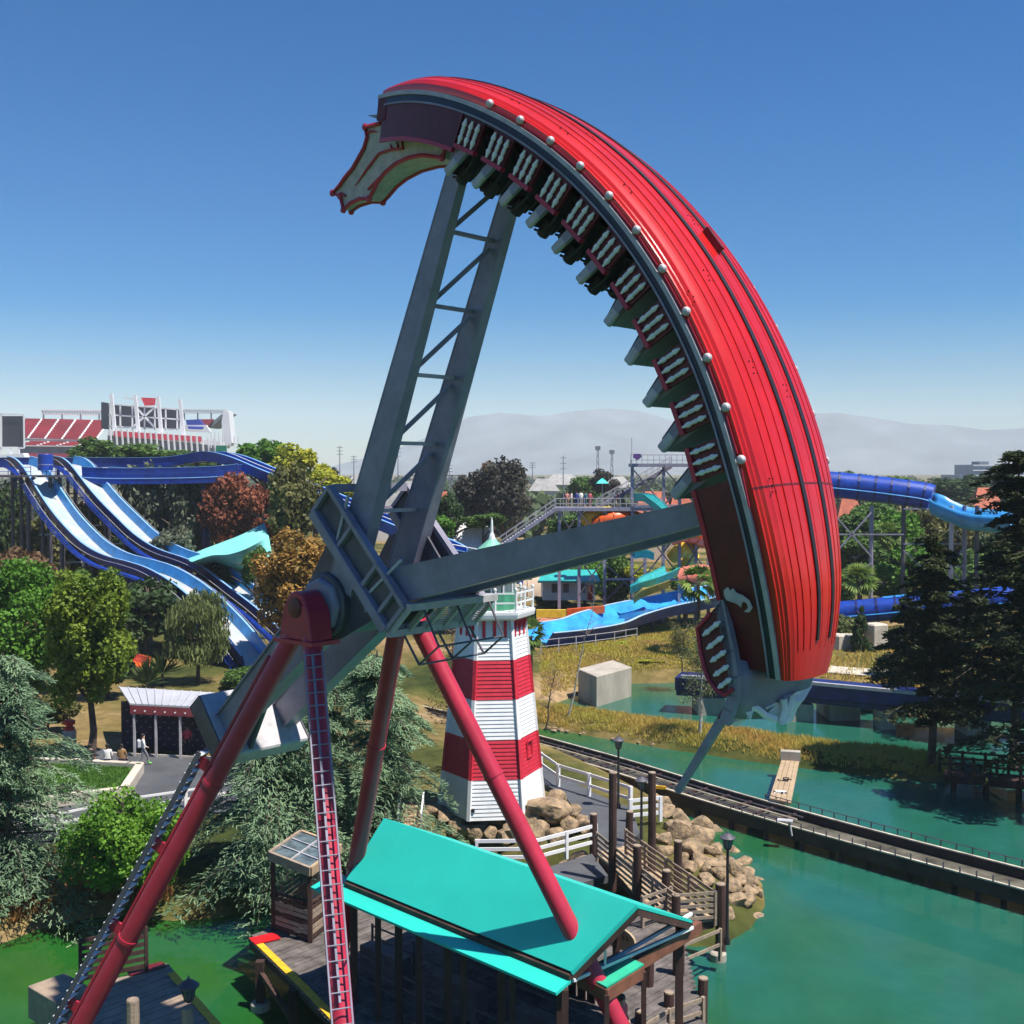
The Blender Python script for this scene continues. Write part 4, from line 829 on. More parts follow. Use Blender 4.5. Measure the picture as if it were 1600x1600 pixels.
# ---------------------------------------------------------------- chutes
def smooth_path(P, n=6):
    P = [Vector(p) for p in P]; out = []
    for i in range(len(P) - 1):
        p0, p1, p2, p3 = P[max(i - 1, 0)], P[i], P[i + 1], P[min(i + 2, len(P) - 1)]
        for k in range(n):
            t = k / n; out.append(.5 * ((2 * p1) + (p2 - p0) * t + (2 * p0 - 5 * p1 + 4 * p2 - p3) * t * t + (3 * p1 - p0 - 3 * p2 + p3) * t ** 3))
    return out + [P[-1]]
def chute(name, label, cat, P, w, hw, wallm, bedm, rimm, th=.12, n=6, flare=0.0, rim=.16, group=None, smooth=True, straight=False):
    S = [Vector(p) for p in P] if straight else smooth_path(P, n); t = E(name, label, cat, tuple(S[0]), group=group); m = len(S); sides = []
    for i in range(m):
        d = S[min(i + 1, m - 1)] - S[max(i - 1, 0)]; d.z = 0; d.normalize(); sides.append(Vector((d.y, -d.x, 0)))
    def sec(offs): return [[S[i] + sides[i] * a_ + Vector((0, 0, b_)) for a_, b_ in offs] for i in range(m)]
    h_ = w / 2
    mb = MB(); mb.loft(sec([(-h_, 0), (h_, 0), (h_, -th), (-h_, -th)])); mb.out('bed', bedm, t, smooth=smooth)
    for q in (-1, 1):
        mb = MB(); o = [(q * h_, -th * 1.5), (q * (h_ + flare), hw), (q * (h_ + flare + th), hw), (q * (h_ + th), -th * 1.5)]; mb.loft(sec(o)); mb.out('side_wall', wallm, t, smooth=smooth)
        mb = MB(); r0 = h_ + flare - .02; o = [(q * r0, hw), (q * r0, hw + .06), (q * (r0 + rim), hw + .06), (q * (r0 + rim), hw)]; mb.loft(sec(o)); mb.out('rim', rimm, t, smooth=smooth)
    return t, S, sides
FLW = mat('flume_weathered', (.035, .025, .02), .8, .35, .8); FLB = mat('flume_bed', (.12, .11, .085), .5, .4, .7); FLR = mat('flume_rim', (.52, .46, .36), .7, .25, 1.5)
FP = [G(x, y, .75) for x, y in ((560, 1093), (700, 1126), (845, 1166), (960, 1199), (1100, 1243), (1240, 1284), (1400, 1328), (1600, 1381), (1800, 1436))]
fl, FS, FSd = chute('log_flume', 'dark weathered log flume trough running low across the lake', 'flume', [p - Vector((0, 0, .25)) for p in FP], 2.3, .42, FLW, FLB, FLR, .1, 8, 0.0, .12)
for i in range(0, len(FS), 3):
    p = FS[i]
    for q in (-1, 1):
        mb = MB(); r_ = p + FSd[i] * q * 1.2; mb.beam((r_.x, r_.y, -1.6), (r_.x, r_.y, .4), .2, .2); mb.out('support_pile', WOODD, fl)
for q in (-.75, -.25, .35, .8):
    mb = MB(); mb.path([FS[i] + FSd[i] * q + Vector((0, 0, .32)) for i in range(0, 41)], .045, 5); mb.out('lift_rail', FLR if q in (-.25, .8) else DSTEEL, fl)
for i in range(1, 41, 2):
    mb = MB(); mb.beam(FS[i] + FSd[i] * -1.1 + Vector((0, 0, .25)), FS[i] + FSd[i] * 1.1 + Vector((0, 0, .25)), .12, .1); mb.out('sleeper', WOODD, fl)
for i in range(36, len(FS), 1):
    for q in (-1, 1):
        mb = MB(); p = FS[i] + FSd[i] * q * 1.32; mb.beam(p + Vector((0, 0, .45)), p + Vector((0, 0, .75)), .05, .05); mb.out('rim_post', DSTEEL, fl)
mb = MB(); mb.path([FS[i] + FSd[i] * -1.32 + Vector((0, 0, .75)) for i in range(36, len(FS))], .025, 5); mb.out('rim_rail', DSTEEL, fl)
i = 30; p = FS[i] + FSd[i] * 1.5; mb = MB(); mb.box(p + Vector((0, 0, .55)), (.6, .12, .16), Matrix.Rotation(-.3, 3, 'Z')); mb.out('yellow_marker', YELL, fl)
i = 41; p = FS[i] + FSd[i] * 1.6; mb = MB(); mb.box(p + Vector((0, 0, .8)), (.7, .4, .05), Matrix.Rotation(-.3, 3, 'Z')); mb.beam(p + Vector((.2, 0, .75)), p + Vector((.3, -.1, .1)), .06, .06); mb.out('sensor_bracket', LSTEEL, fl)
# graffiti plank from the flume to the bank
qa, qb, qc, qd_ = G(1221, 1190, .95), G(1249, 1192, .95), G(1236, 1258, 1.05), G(1202, 1250, 1.05)
pb = E('plank_bridge', 'pale plank footbridge with black graffiti between flume and grass bank', 'footbridge', tuple(lerp(qa, qc, .5)))
for k in range(4):
    mb = MB(); f0, f1 = k / 4 + .01, (k + 1) / 4 - .01; mb.prism([lerp(qa, qb, f0), lerp(qa, qb, f1), lerp(qd_, qc, f1), lerp(qd_, qc, f0)], (0, 0, .1)); mb.out('board', WOODP, pb)
mb = MB(); mb.beam(lerp(qa, qb, .0) + Vector((0, .2, .3)), lerp(qa, qb, 1.0) + Vector((.1, .2, .3)), .5, .6); mb.out('end_block', CONC, pb)
ud = (qa - qd_).normalized(); rd = (qb - qa).normalized()
def scribble(strokes, cx, cy, s_, m, nm):
    mb = MB()
    for stt in strokes:
        mb.path([lerp(qd_, qa, cy) + rd * (cx + u * s_) + ud * (v * s_) + Vector((0, 0, .115)) for u, v in stt], .028, 5)
    mb.out(nm, m, pb)
C_ = [(.5, .5), (.2, .6), (.05, .3), (.2, 0), (.5, .1)]; L_ = [(.75, .9), (.75, 0)]; G_ = [(1.5, .5), (1.2, .6), (1.05, .3), (1.2, .05), (1.5, .15), (1.5, .6), (1.5, -.3), (1.2, -.5), (1.0, -.35)]
rot = lambda ss: [[(v, -u) for u, v in s_] for s_ in ss]
scribble(rot([C_, L_, G_]), .38, .52, .52, BLACK, 'graffiti')
mb = MB(); c = lerp(qd_, qa, .16) + rd * .4 + Vector((0, 0, .104)); mb.add([c + rd * a_ + ud * b_ for a_, b_ in ((-.25, -.3), (.35, -.25), (.3, .3), (-.2, .32))], [(0, 1, 2, 3)]); mb.out('white_patch', WHITE, pb)
H_ = [[(0, 1), (0, 0)], [(0, .5), (.3, .5), (.35, 0)], [(.5, .5), (.55, .05), (.8, .05), (.85, .5)], [(1.3, .4), (1.05, .45), (1.0, .1), (1.3, .15)], [(1.3, .5), (1.3, -.3), (1.0, -.4)], [(1.5, .25), (1.8, .3), (1.65, .5), (1.5, .2), (1.8, 0)]]
scribble(H_, .12, .13, .36, BLACK, 'graffiti')

# ---------------------------------------------------------------- grass on the banks
def tint(me, vals):
    a_ = me.attributes.new('tint', 'FLOAT', 'FACE'); a_.data.foreach_set('value', np.asarray(vals, dtype=np.float32))
def blades(name, label, pts, hmin, hmax, wd, m, seed=1, per=5):
    rng = np.random.default_rng(seed); n = len(pts) * per; base = np.repeat(np.array(pts), per, 0) + np.c_[rng.normal(0, .09, (n, 2)), np.zeros(n)]
    ang = rng.uniform(0, 6.283, n); hgt = rng.uniform(hmin, hmax, n); lean = rng.normal(0, .35, (n, 2)) * hgt[:, None]
    s_ = np.c_[np.cos(ang), np.sin(ang), 0 * ang] * (wd / 2) * rng.uniform(.6, 1.4, n)[:, None]
    tip = base + np.c_[lean, hgt]; V = np.concatenate([base - s_, base + s_, tip], 1).reshape(-1, 3); F = np.arange(3 * n).reshape(-1, 3)
    me = npmesh(name, V, F); sn = .5 + .33 * hnoise(base[:, 0], base[:, 1], 2.6, seed); tint(me, np.clip(sn * .75 + np.repeat(rng.random(len(pts)), per) * .3 + .2 * (rng.random(n) - .5), 0, 1)); return tag(link(name, me, m), label, 'grass', kind='stuff')
def scatter(poly, n, seed, inset=.2, zmin=-9):
    rng = np.random.default_rng(seed); P = np.array([tuple(p)[:2] for p in poly]); lo, hi = P.min(0), P.max(0); out = np.empty((0, 2))
    while len(out) < n:
        q = rng.uniform(lo, hi, (n * 3, 2)); out = np.concatenate([out, q[poly_sd(q, [tuple(p) for p in P]) > inset]])
    q = out[:n]; z = ground_z(q[:, 0], q[:, 1]); return np.c_[q, z][z > zmin]
DRYG = leafmat('dry_grass', (.6, .38, .11), (.45, .42, .08), .35); LUSHG = leafmat('lush_grass', (.12, .2, .02), (.34, .33, .03), .3)
blades('bank_grass', 'golden dry grass covering the narrow bank between the two waters', scatter(BERM, 7000, 3, .45), .08, .36, .05, DRYG, 1, 6)
gsh = g2([(850, 1112), (900, 1119), (1050, 1138), (1150, 1153), (1160, 1146), (1050, 1130), (900, 1110)])
blades('shore_grass', 'fresh green grass fringing the far side of the narrow bank', scatter(gsh, 1600, 4, .0, -.2), .2, .55, .06, LUSHG, 2, 5)
hill = g2([(840, 1104), (905, 1082), (985, 1066), (1090, 1062), (1100, 1010), (1060, 990), (960, 1005), (840, 1040)])
blades('slope_grass', 'yellow and brown wild grass on the slope below the blue slide', scatter(hill, 9000, 6, .3), .08, .3, .07, leafmat('slope_grass', (.5, .32, .13), (.55, .5, .06), .35), 3, 6)
rb = g2([(1250, 1084), (1340, 1106), (1420, 1118), (1600, 1128), (1600, 1030), (1400, 1010), (1250, 1030)])
blades('slope_grass', 'sparse dry grass on the sandy shore behind the pines', scatter(rb, 2500, 7, .5), .15, .4, .1, DRYG, 4, 4)
lb = g2([(0, 1470), (60, 1446), (130, 1430), (190, 1424), (280, 1430), (280, 1380), (100, 1370), (0, 1400)])
blades('shore_grass', 'rusty dry undergrowth along the shore below the cedar', scatter(lb, 2500, 8, .3), .1, .35, .08, leafmat('rusty_grass', (.3, .1, .03), (.3, .2, .06), .2), 5, 4)
# ---------------------------------------------------------------- vegetation
def quads(C, U, Vv):                    # centres and half vectors -> quad mesh arrays
    V = np.stack([C - U - Vv, C + U - Vv, C + U + Vv, C - U + Vv], 1).reshape(-1, 3); return V, np.arange(len(V)).reshape(-1, 4)
def unit(a_): return a_ / np.maximum(np.linalg.norm(a_, axis=-1, keepdims=True), 1e-9)
def leaf_cloud(cl, n, size, seed, aspect=.7, flat=.35, droop=0.0):
    rng = np.random.default_rng(seed); cl = np.asarray(cl, float); vol = (cl[:, 3] * cl[:, 4]) ** 1.0; ci = rng.choice(len(cl), n, p=vol / vol.sum())
    d = unit(rng.normal(size=(n, 3))); r = rng.random(n) ** .3
    P = cl[ci, :3] + d * r[:, None] * cl[ci, 3:6]
    nrm = unit(d * .7 + rng.normal(size=(n, 3)) * .75 + np.array([0, 0, flat])); t = unit(np.cross(nrm, rng.normal(size=(n, 3))))
    if droop: t = unit(t * (1 - droop) + np.array([0, 0, -1.0]) * droop); nrm = unit(np.cross(t, rng.normal(size=(n, 3))))
    b_ = np.cross(nrm, t); s_ = size * rng.uniform(.55, 1.35, n)[:, None] / 2
    V, F = quads(P, t * s_, b_ * s_ * aspect)
    ct = rng.random(len(cl)); return V, F, np.clip(.55 * ct[ci] + .45 * rng.random(n), 0, 1)
def clumps(n, R, seed, cs=.34, shape='round', zc=0.0):
    rng = np.random.default_rng(seed); d = unit(rng.normal(size=(n, 3))); r = rng.uniform(.45, .86, n)[:, None]
    C = d * r * np.asarray(R)
    if shape == 'cone':
        z = rng.random(n) ** 1.25; a_ = rng.uniform(0, 6.283, n); q = (1 - z) * .95 + .1; rr = rng.uniform(.4, .95, n) * q
        C = np.c_[np.cos(a_) * rr * R[0], np.sin(a_) * rr * R[1], (z * 2 - 1) * R[2]]
    C[:, 2] += zc; s_ = rng.uniform(.65, 1.3, n)[:, None] * cs * np.asarray(R)[None, :] * np.array([1, 1, .8])
    if shape == 'cone': s_ *= (1.15 - .6 * ((C[:, 2:3] - zc) / R[2] * .5 + .5)); s_[:, 2] = s_[:, 0] * .7
    return np.c_[C, s_]
def cloud_obj(name, parts, m, par=None):
    V = np.concatenate([p[0] for p in parts]); F = []; o = 0
    for p in parts: F.append(p[1] + o); o += len(p[0])
    me = npmesh(name, V, np.concatenate(F)); tint(me, np.concatenate([p[2] for p in parts])); return link(name, me, m, par)
def trunk_mesh(h, r, seed, nl=6, spread=.5, lean=0.0, start=.35):
    rnd = random.Random(seed); mb = MB(); pts = [Vector((lean * h * (k / 6) ** 1.4 + rnd.uniform(-.02, .02) * h * (k > 0), rnd.uniform(-.02, .02) * h * (k > 0), h * k / 6)) for k in range(7)]
    mb.path(pts, [r * (1.25 if k == 0 else 1 - .13 * k) for k in range(7)], 9)
    for k in range(nl):
        f = rnd.uniform(start, .95); i = min(5, int(f * 6)); p = lerp(pts[i], pts[i + 1], f * 6 - i); a_ = rnd.uniform(0, 6.28); L_ = h * spread * rnd.uniform(.6, 1.1) * (1.15 - f * .6)
        e_ = Vector((math.cos(a_), math.sin(a_), rnd.uniform(.35, 1.0))).normalized() * L_
        mb.path([p, p + e_ * .5 + Vector((0, 0, L_ * .06)), p + e_], [r * .5 * (1.1 - f * .5), r * .3, r * .08], 6)
    return mb
def place(x, yb=None, z=1.3, Y=None):
    if Y is None: return G(x, yb, z)
    return Vector(((x - 800) / FPX * Y * 1.0, Y, z))
LEAF = {
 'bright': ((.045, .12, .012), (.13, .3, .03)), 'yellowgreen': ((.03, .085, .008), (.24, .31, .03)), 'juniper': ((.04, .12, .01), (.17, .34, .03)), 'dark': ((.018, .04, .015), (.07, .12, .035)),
 'olive': ((.06, .07, .02), (.2, .19, .06)), 'euca': ((.06, .075, .05), (.2, .22, .14)), 'rusty': ((.14, .045, .03), (.36, .12, .06)), 'orange': ((.1, .09, .025), (.5, .27, .06)),
 'lime': ((.2, .26, .02), (.55, .5, .05)), 'mid': ((.04, .09, .02), (.14, .24, .05)), 'weep': ((.06, .09, .03), (.24, .28, .1)), 'plum': ((.03, .03, .03), (.11, .1, .075)), 'pine': ((.01, .022, .009), (.06, .075, .022)), 'cedar': ((.06, .125, .075), (.3, .42, .23)), 'brown': ((.1, .06, .03), (.24, .14, .07)), 'palm': ((.05, .11, .02), (.22, .3, .06))}
def lm(k): return leafmat('leaf_' + k, *LEAF[k], .28)
def setmat(o, m):
    if not o.data.materials: o.data.materials.append(m)
    o.material_slots[0].link = 'OBJECT'; o.material_slots[0].material = m
PROTO = {}
for kd, sh, nc, n, ls, R in (('a', 'round', 40, 5200, .115, (1, 1, 1)), ('b', 'round', 55, 6200, .105, (1, .9, 1)), ('c', 'cone', 46, 5200, .11, (1, 1, 1)), ('d', 'round', 26, 4200, .12, (1, 1, .9))):
    V, F, tv = leaf_cloud(clumps(nc, R, ord(kd), .36 if sh == 'round' else .3, sh), n, ls, ord(kd) + 5); me = npmesh('crown_' + kd, V, F); tint(me, tv); PROTO[kd] = me
tm = []
for k in range(3):
    mb = trunk_mesh(1.0, .045, 40 + k, 7, .5, .04 * (k - 1)); me = bpy.data.meshes.new('trunk'); me.from_pydata(mb.v, [], mb.f); me.polygons.foreach_set('use_smooth', [True] * len(me.polygons)); me.materials.append(BARK); tm.append(me)
tcount = [0]
def tree(label, x, ytop, wpx, Y, col, kd='a', ybot=None, z=1.3, name='broadleaf_tree', cat='tree', group=None):
    """one tree from its photo outline: crown top, width and depth; ybot = underside of the crown"""
    p = place(x, Y=Y, z=z); zt = D(x, ytop, Y).z; W = wpx * Y / FPX / 2; zb = D(x, ybot, Y).z if ybot else z + (zt - z) * .15; zb = max(zb, z + .05)
    tcount[0] += 1; k = tcount[0]; t = E(name, label, cat, tuple(p), group=group)
    c = link('crown', PROTO[kd], None, t); setmat(c, lm(col)); c.location = (0, 0, (zt + zb) / 2 - z); c.scale = (W * 1.04, W * 1.04, (zt - zb) / 2 * 1.04); c.rotation_euler = (0, 0, k * 2.4)
    b = link('trunk', tm[k % 3], None, t); hh = (zt - z) * .85; b.scale = (hh * .9, hh * .9, hh); b.rotation_euler = (0, 0, k * 1.7)
    return t
# --- large nearer trees
def bigtree(name, label, p, h, R, zc, col, seed, n, ls, shape='round', nc=60, cs=.3, tr=.22, bark=BARK, cat='tree', lean=0.0, aspect=.7, droop=0.0):
    t = E(name, label, cat, tuple(p)); cl = clumps(nc, R, seed, cs, shape, zc)
    cloud_obj('crown', [leaf_cloud(cl, n, ls, seed + 1, aspect, droop=droop)], lm(col), t)
    trunk_mesh(h * .9, tr, seed, 9, .42, lean, .3).out('trunk', bark, t, smooth=True, local=True); return t
p = place(122, 1192, 1.3); bigtree('maple_tree', 'yellow green maple standing in the walled planter on the plaza', p + Vector((.5, .6, 0)), 11.2, (2.75, 2.7, 4.7), 7.0, 'yellowgreen', 11, 26000, .18, 'round', 85, .25)
bigtree('green_tree', 'bright green tree crowding in behind the planter maple', place(20, Y=72), 10.5, (3.6, 3.4, 4.8), 6.2, 'bright', 12, 22000, .2, 'round', 80, .26)
bigtree('juniper_shrub', 'dense rounded bright green juniper leaning over the lake shore', G(195, 1415, .9), 4.6, (2.5, 2.2, 2.15), 2.35, 'juniper', 13, 20000, .12, 'round', 90, .26, .12, cat='shrub')
bigtree('autumn_tree', 'orange and olive leaved tree behind the ride axle', place(462, Y=92), 11.0, (3.6, 3.3, 4.9), 6.9, 'orange', 14, 18000, .24, 'round', 80, .27)
bigtree('weeping_tree', 'weeping grey green tree above the white roofed pavilion', place(306, Y=86), 7.6, (2.5, 2.4, 3.2), 4.2, 'weep', 15, 8500, .34, 'round', 60, .3, .16, aspect=.22, droop=.7)
# --- cedars and pines
def conifer(name, label, p, h, R, col, seed, whorls=20, per=8, nodes=11, nq=9, nl=.36, nw=.05, droop=.25, z0=.1, powr=.75, rise=.05, tr=.2, bark=BARK, jit=.25):
    rng = np.random.default_rng(seed); t = E(name, label, 'tree', tuple(p)); C = []; U = []; W = []; T = []; mb = MB()
    mb.path([(0, 0, 0), (.02 * h, 0, h * .5), (0, 0, h * .98)], [tr, tr * .6, .03], 8)
    for w_ in range(whorls):
        f = z0 + (1 - z0) * w_ / whorls; z = f * h; L_ = R * ((1 - f) ** powr) + .25
        for k in range(per):
            az = rng.uniform(0, 6.283); Lb = L_ * rng.uniform(1 - jit * 1.6, 1 + jit * .5); zz_ = z + rng.uniform(-.5, .5) * h / whorls
            tt = np.linspace(.12, 1, nodes); dr = droop * rng.uniform(.4, 1.4); dirh = np.array([math.cos(az), math.sin(az), 0]); sdh = np.array([-math.sin(az), math.cos(az), 0])
            B = dirh * (tt * Lb)[:, None]; B[:, 2] = zz_ + rise * Lb * np.sin(tt * 3.0) - dr * Lb * tt ** 2; bt = rng.random()
            mb.path([Vector((0, 0, zz_)), Vector(B[nodes // 2]), Vector(B[-1])], [.05, .03, .008], 4, False)
            for i in range(nodes):
                m_ = nq; spread = .25 + .16 * Lb * (.3 + .9 * math.sin(min(1, tt[i] * 1.15) * 2.6)); off = rng.uniform(-1, 1, m_)
                c = B[i] + sdh * (off * spread)[:, None] + rng.normal(0, .05, (m_, 3)); c[:, 2] -= abs(off) * spread * .3 + rng.uniform(0, .12, m_)
                u = unit(dirh * rng.uniform(.3, 1, m_)[:, None] + sdh * (off * .9 + rng.normal(0, .4, m_))[:, None] + np.array([0, 0, -1.0]) * (rng.uniform(0, .6, m_) * droop * 2.2)[:, None] + rng.normal(0, .25, (m_, 3)))
                wv = unit(np.cross(u, rng.normal(size=(m_, 3)) * .5 + np.array([0, 0, 1.0])))
                C.append(c); U.append(u * nl / 2 * rng.uniform(.6, 1.3, m_)[:, None]); W.append(wv * nw / 2); T.append(np.clip(.5 * bt + .5 * rng.random(m_), 0, 1))
    V, F = quads(np.concatenate(C), np.concatenate(U), np.concatenate(W)); cloud_obj('crown', [(V, F, np.concatenate(T))], lm(col), t)
    mb.out('trunk', bark, t, smooth=True, local=True); return t
conifer('cedar_tree', 'blue green cedar spreading flat sprays beside the planter', G(10, 1392, 1.0), 9.6, 4.2, 'cedar', 21, 13, 9, 14, 24, .27, .038, .3, .05, .42, .1, .2, jit=.45)
conifer('cedar_tree', 'blue green cedar behind the operator booth', G(432, 1375, .9), 8.6, 4.3, 'cedar', 22, 12, 9, 14, 24, .27, .038, .3, .12, .42, .1, .2, jit=.45)
conifer('cedar_tree', 'broad blue green cedar behind the laddered red leg', place(512, Y=53, z=1.3), 8.8, 4.2, 'cedar', 24, 12, 9, 14, 24, .27, .038, .3, .1, .42, .1, .2, jit=.45)
conifer('cedar_tree', 'silvery blue green cedar between the far red leg and the lighthouse', place(588, Y=48.5, z=1.3), 8.7, 3.3, 'cedar', 23, 12, 9, 14, 24, .27, .038, .3, .12, .42, .1, .2, jit=.45)
conifer('pine_tree', 'dark pine growing on the tip of the grass bank', G(1455, 1192, .8), 13.2, 3.3, 'pine', 31, 17, 6, 8, 24, .34, .09, .1, .2, .5, .12, .26, jit=.5)
conifer('pine_tree', 'tall dark pine at the wooden footbridge', place(1590, Y=64, z=.6), 18.2, 4.4, 'pine', 32, 19, 6, 8, 24, .36, .1, .08, .25, .45, .14, .32, jit=.5)
conifer('pine_tree', 'smaller dark pine behind the bank tip pine', place(1415, Y=82, z=.8), 7.6, 3.0, 'pine', 33, 12, 6, 8, 20, .36, .1, .1, .1, .5, .1, .2, jit=.5)
conifer('pine_tree', 'bushy dark pine leaning over the wooden footbridge', place(1530, Y=74, z=.7), 9.0, 4.0, 'pine', 34, 12, 6, 8, 22, .36, .1, .1, .15, .45, .12, .22, jit=.5)
conifer('pine_tree', 'thin topped pine standing before the lower blue slide', place(1462, Y=88, z=1.0), 10.0, 2.4, 'dark', 35, 14, 6, 8, 14, .36, .1, .1, .2, .6, .12, .2, jit=.5)
conifer('pine_tree', 'dark pine bough hanging in over the footbridge end', place(1640, Y=58, z=.6), 14.0, 4.4, 'pine', 37, 15, 6, 8, 22, .34, .09, .1, .1, .4, .12, .26, jit=.5)
# --- palms and spiky plants
def palm(name, label, p, h, R, seed, nf=34, col='palm', trunk=True, tr=.16, fan=True):
    rng = np.random.default_rng(seed); t = E(name, label, 'palm', tuple(p)); V = []; T = []
    for k in range(nf):
        az = rng.uniform(0, 6.283); el = rng.uniform(-.7, 1.4) if fan else rng.uniform(.1, 1.45); d = np.array([math.cos(az) * math.cos(el), math.sin(az) * math.cos(el), math.sin(el)]); s_ = unit(np.cross(d, np.array([0, 0, 1.0]))); up_ = np.cross(s_, d); ro = rng.uniform(-.9, .9); s_ = s_ * math.cos(ro) + up_ * math.sin(ro); b0 = np.array([0, 0, h]) + d * R * (.42 if fan else .05); tv = rng.random()
        nb = 9 if fan else 1
        for j in range(nb):
            a_ = (j - (nb - 1) / 2) * .26; e_ = d * math.cos(a_) + s_ * math.sin(a_); L_ = R * rng.uniform(.5, .65) if fan else R * rng.uniform(.75, 1.1); w_ = s_ * math.cos(a_) - d * math.sin(a_); tip = b0 + e_ * L_ + np.array([0, 0, -.25 * L_ * (fan)]); ww = .05 * R if fan else .045 * R
            mid = b0 + e_ * L_ * .45; V += [b0, mid - w_ * ww, tip, mid + w_ * ww]; T.append(tv)
    V = np.array(V); F = np.arange(len(V)).reshape(-1, 4); me = npmesh('fronds', V, F); tint(me, T); link('fronds', me, lm(col), t)
    if trunk: MB().path([(0, 0, 0), (.05, .02, h * .5), (0, 0, h)], [tr * 1.2, tr, tr * .9], 8).out('trunk', BARK, t, smooth=True, local=True)
    return t
palm('fan_palm', 'fan palm beside the bright blue slide', place(1092, Y=97, z=1.5), 6.4, 2.1, 51)
palm('fan_palm', 'small yellow green palm close behind the lighthouse gallery', place(828, Y=70, z=1.5), 5.8, 1.5, 52, 26)
palm('fan_palm', 'drooping palm among the shrubs right of the red hull', place(1345, Y=112, z=1.5), 5.2, 2.2, 53)
palm('yucca', 'dark spiky yucca behind the pavilion roof', place(228, Y=84), .5, 2.1, 54, 60, 'dark', False, fan=False)
palm('yucca', 'second spiky yucca next to the weeping tree', place(250, Y=85), 1.0, 1.9, 55, 60, 'dark', True, .1, False)
palm('fan_palm', 'palm far among the right hand park trees', place(1390, Y=150, z=1.3), 7.5, 2.6, 56, 30)
# --- bare birches
def bare(name, label, base, top, seed, r=.09, nb=26, tw=.8, m=BIRCH, leaves=0, col='weep'):
    rnd = random.Random(seed); t = E(name, label, 'tree', tuple(base)); mb = MB(); v = Vector(top) - Vector(base)
    pts = [v * (k / 6) + Vector((rnd.uniform(-.08, .08), rnd.uniform(-.08, .08), 0)) * (0 < k) for k in range(7)]; mb.path(pts, [r * (1 - .14 * k) for k in range(7)], 7); mb.out('trunk', m, t, smooth=True, local=True)
    mb = MB(); ends = []
    for k in range(nb):
        f = rnd.uniform(.3, 1); p = v * f; a_ = rnd.uniform(0, 6.28); L_ = tw * rnd.uniform(.5, 1.3); e_ = Vector((math.cos(a_), math.sin(a_), rnd.uniform(.2, .9))) * L_; mb.path([p, p + e_ * .5, p + e_ + Vector((0, 0, -.15 * L_))], [.022, .014, .005], 4, False); ends += [p + e_ * q for q in (.4, .7, 1)]
        for j in range(3): q = p + e_ * rnd.uniform(.3, .9); mb.path([q, q + Vector((rnd.uniform(-.4, .4), rnd.uniform(-.4, .4), rnd.uniform(-.1, .4))) * tw], [.01, .004], 3, False)
    mb.out('twigs', mat('twig', (.2, .15, .11), .9, .2, 3), t, local=True)
    if leaves: cloud_obj('foliage', [leaf_cloud(np.array([[*e_, .45, .45, .55] for e_ in ends]), leaves, .12, seed, .35, droop=.4)], lm(col), t)
bare('birch_tree', 'white barked birch with thin wispy leaves on the grass bank', G(1093, 1146, .75), D(1100, 985, G(1093, 1146, .75).y), 61, .12, 40, 1.3, BIRCH, 3000, 'weep')
bare('bare_birch', 'leaning leafless birch beside the concrete block', G(888, 1118, .8), D(930, 930, G(888, 1118, .8).y), 62, .08, 14, .9)
bare('bare_shrub', 'leafless shrub at the bank corner by the lighthouse', G(853, 1138, .8), D(868, 1040, G(853, 1138, .8).y), 63, .06, 30, 1.0, BARK)
bare('bare_shrub', 'twiggy olive bush below the fan palm', G(1066, 1050, 1.6), D(1068, 985, G(1066, 1050, 1.6).y), 64, .06, 40, 1.3, BARK, 2200, 'olive')
bare('bare_shrub', 'dry reddish shrub rooted left of the lighthouse', place(715, Y=60, z=1.5), D(705, 985, 60), 65, .06, 40, 1.0, BARK, 1500, 'brown')
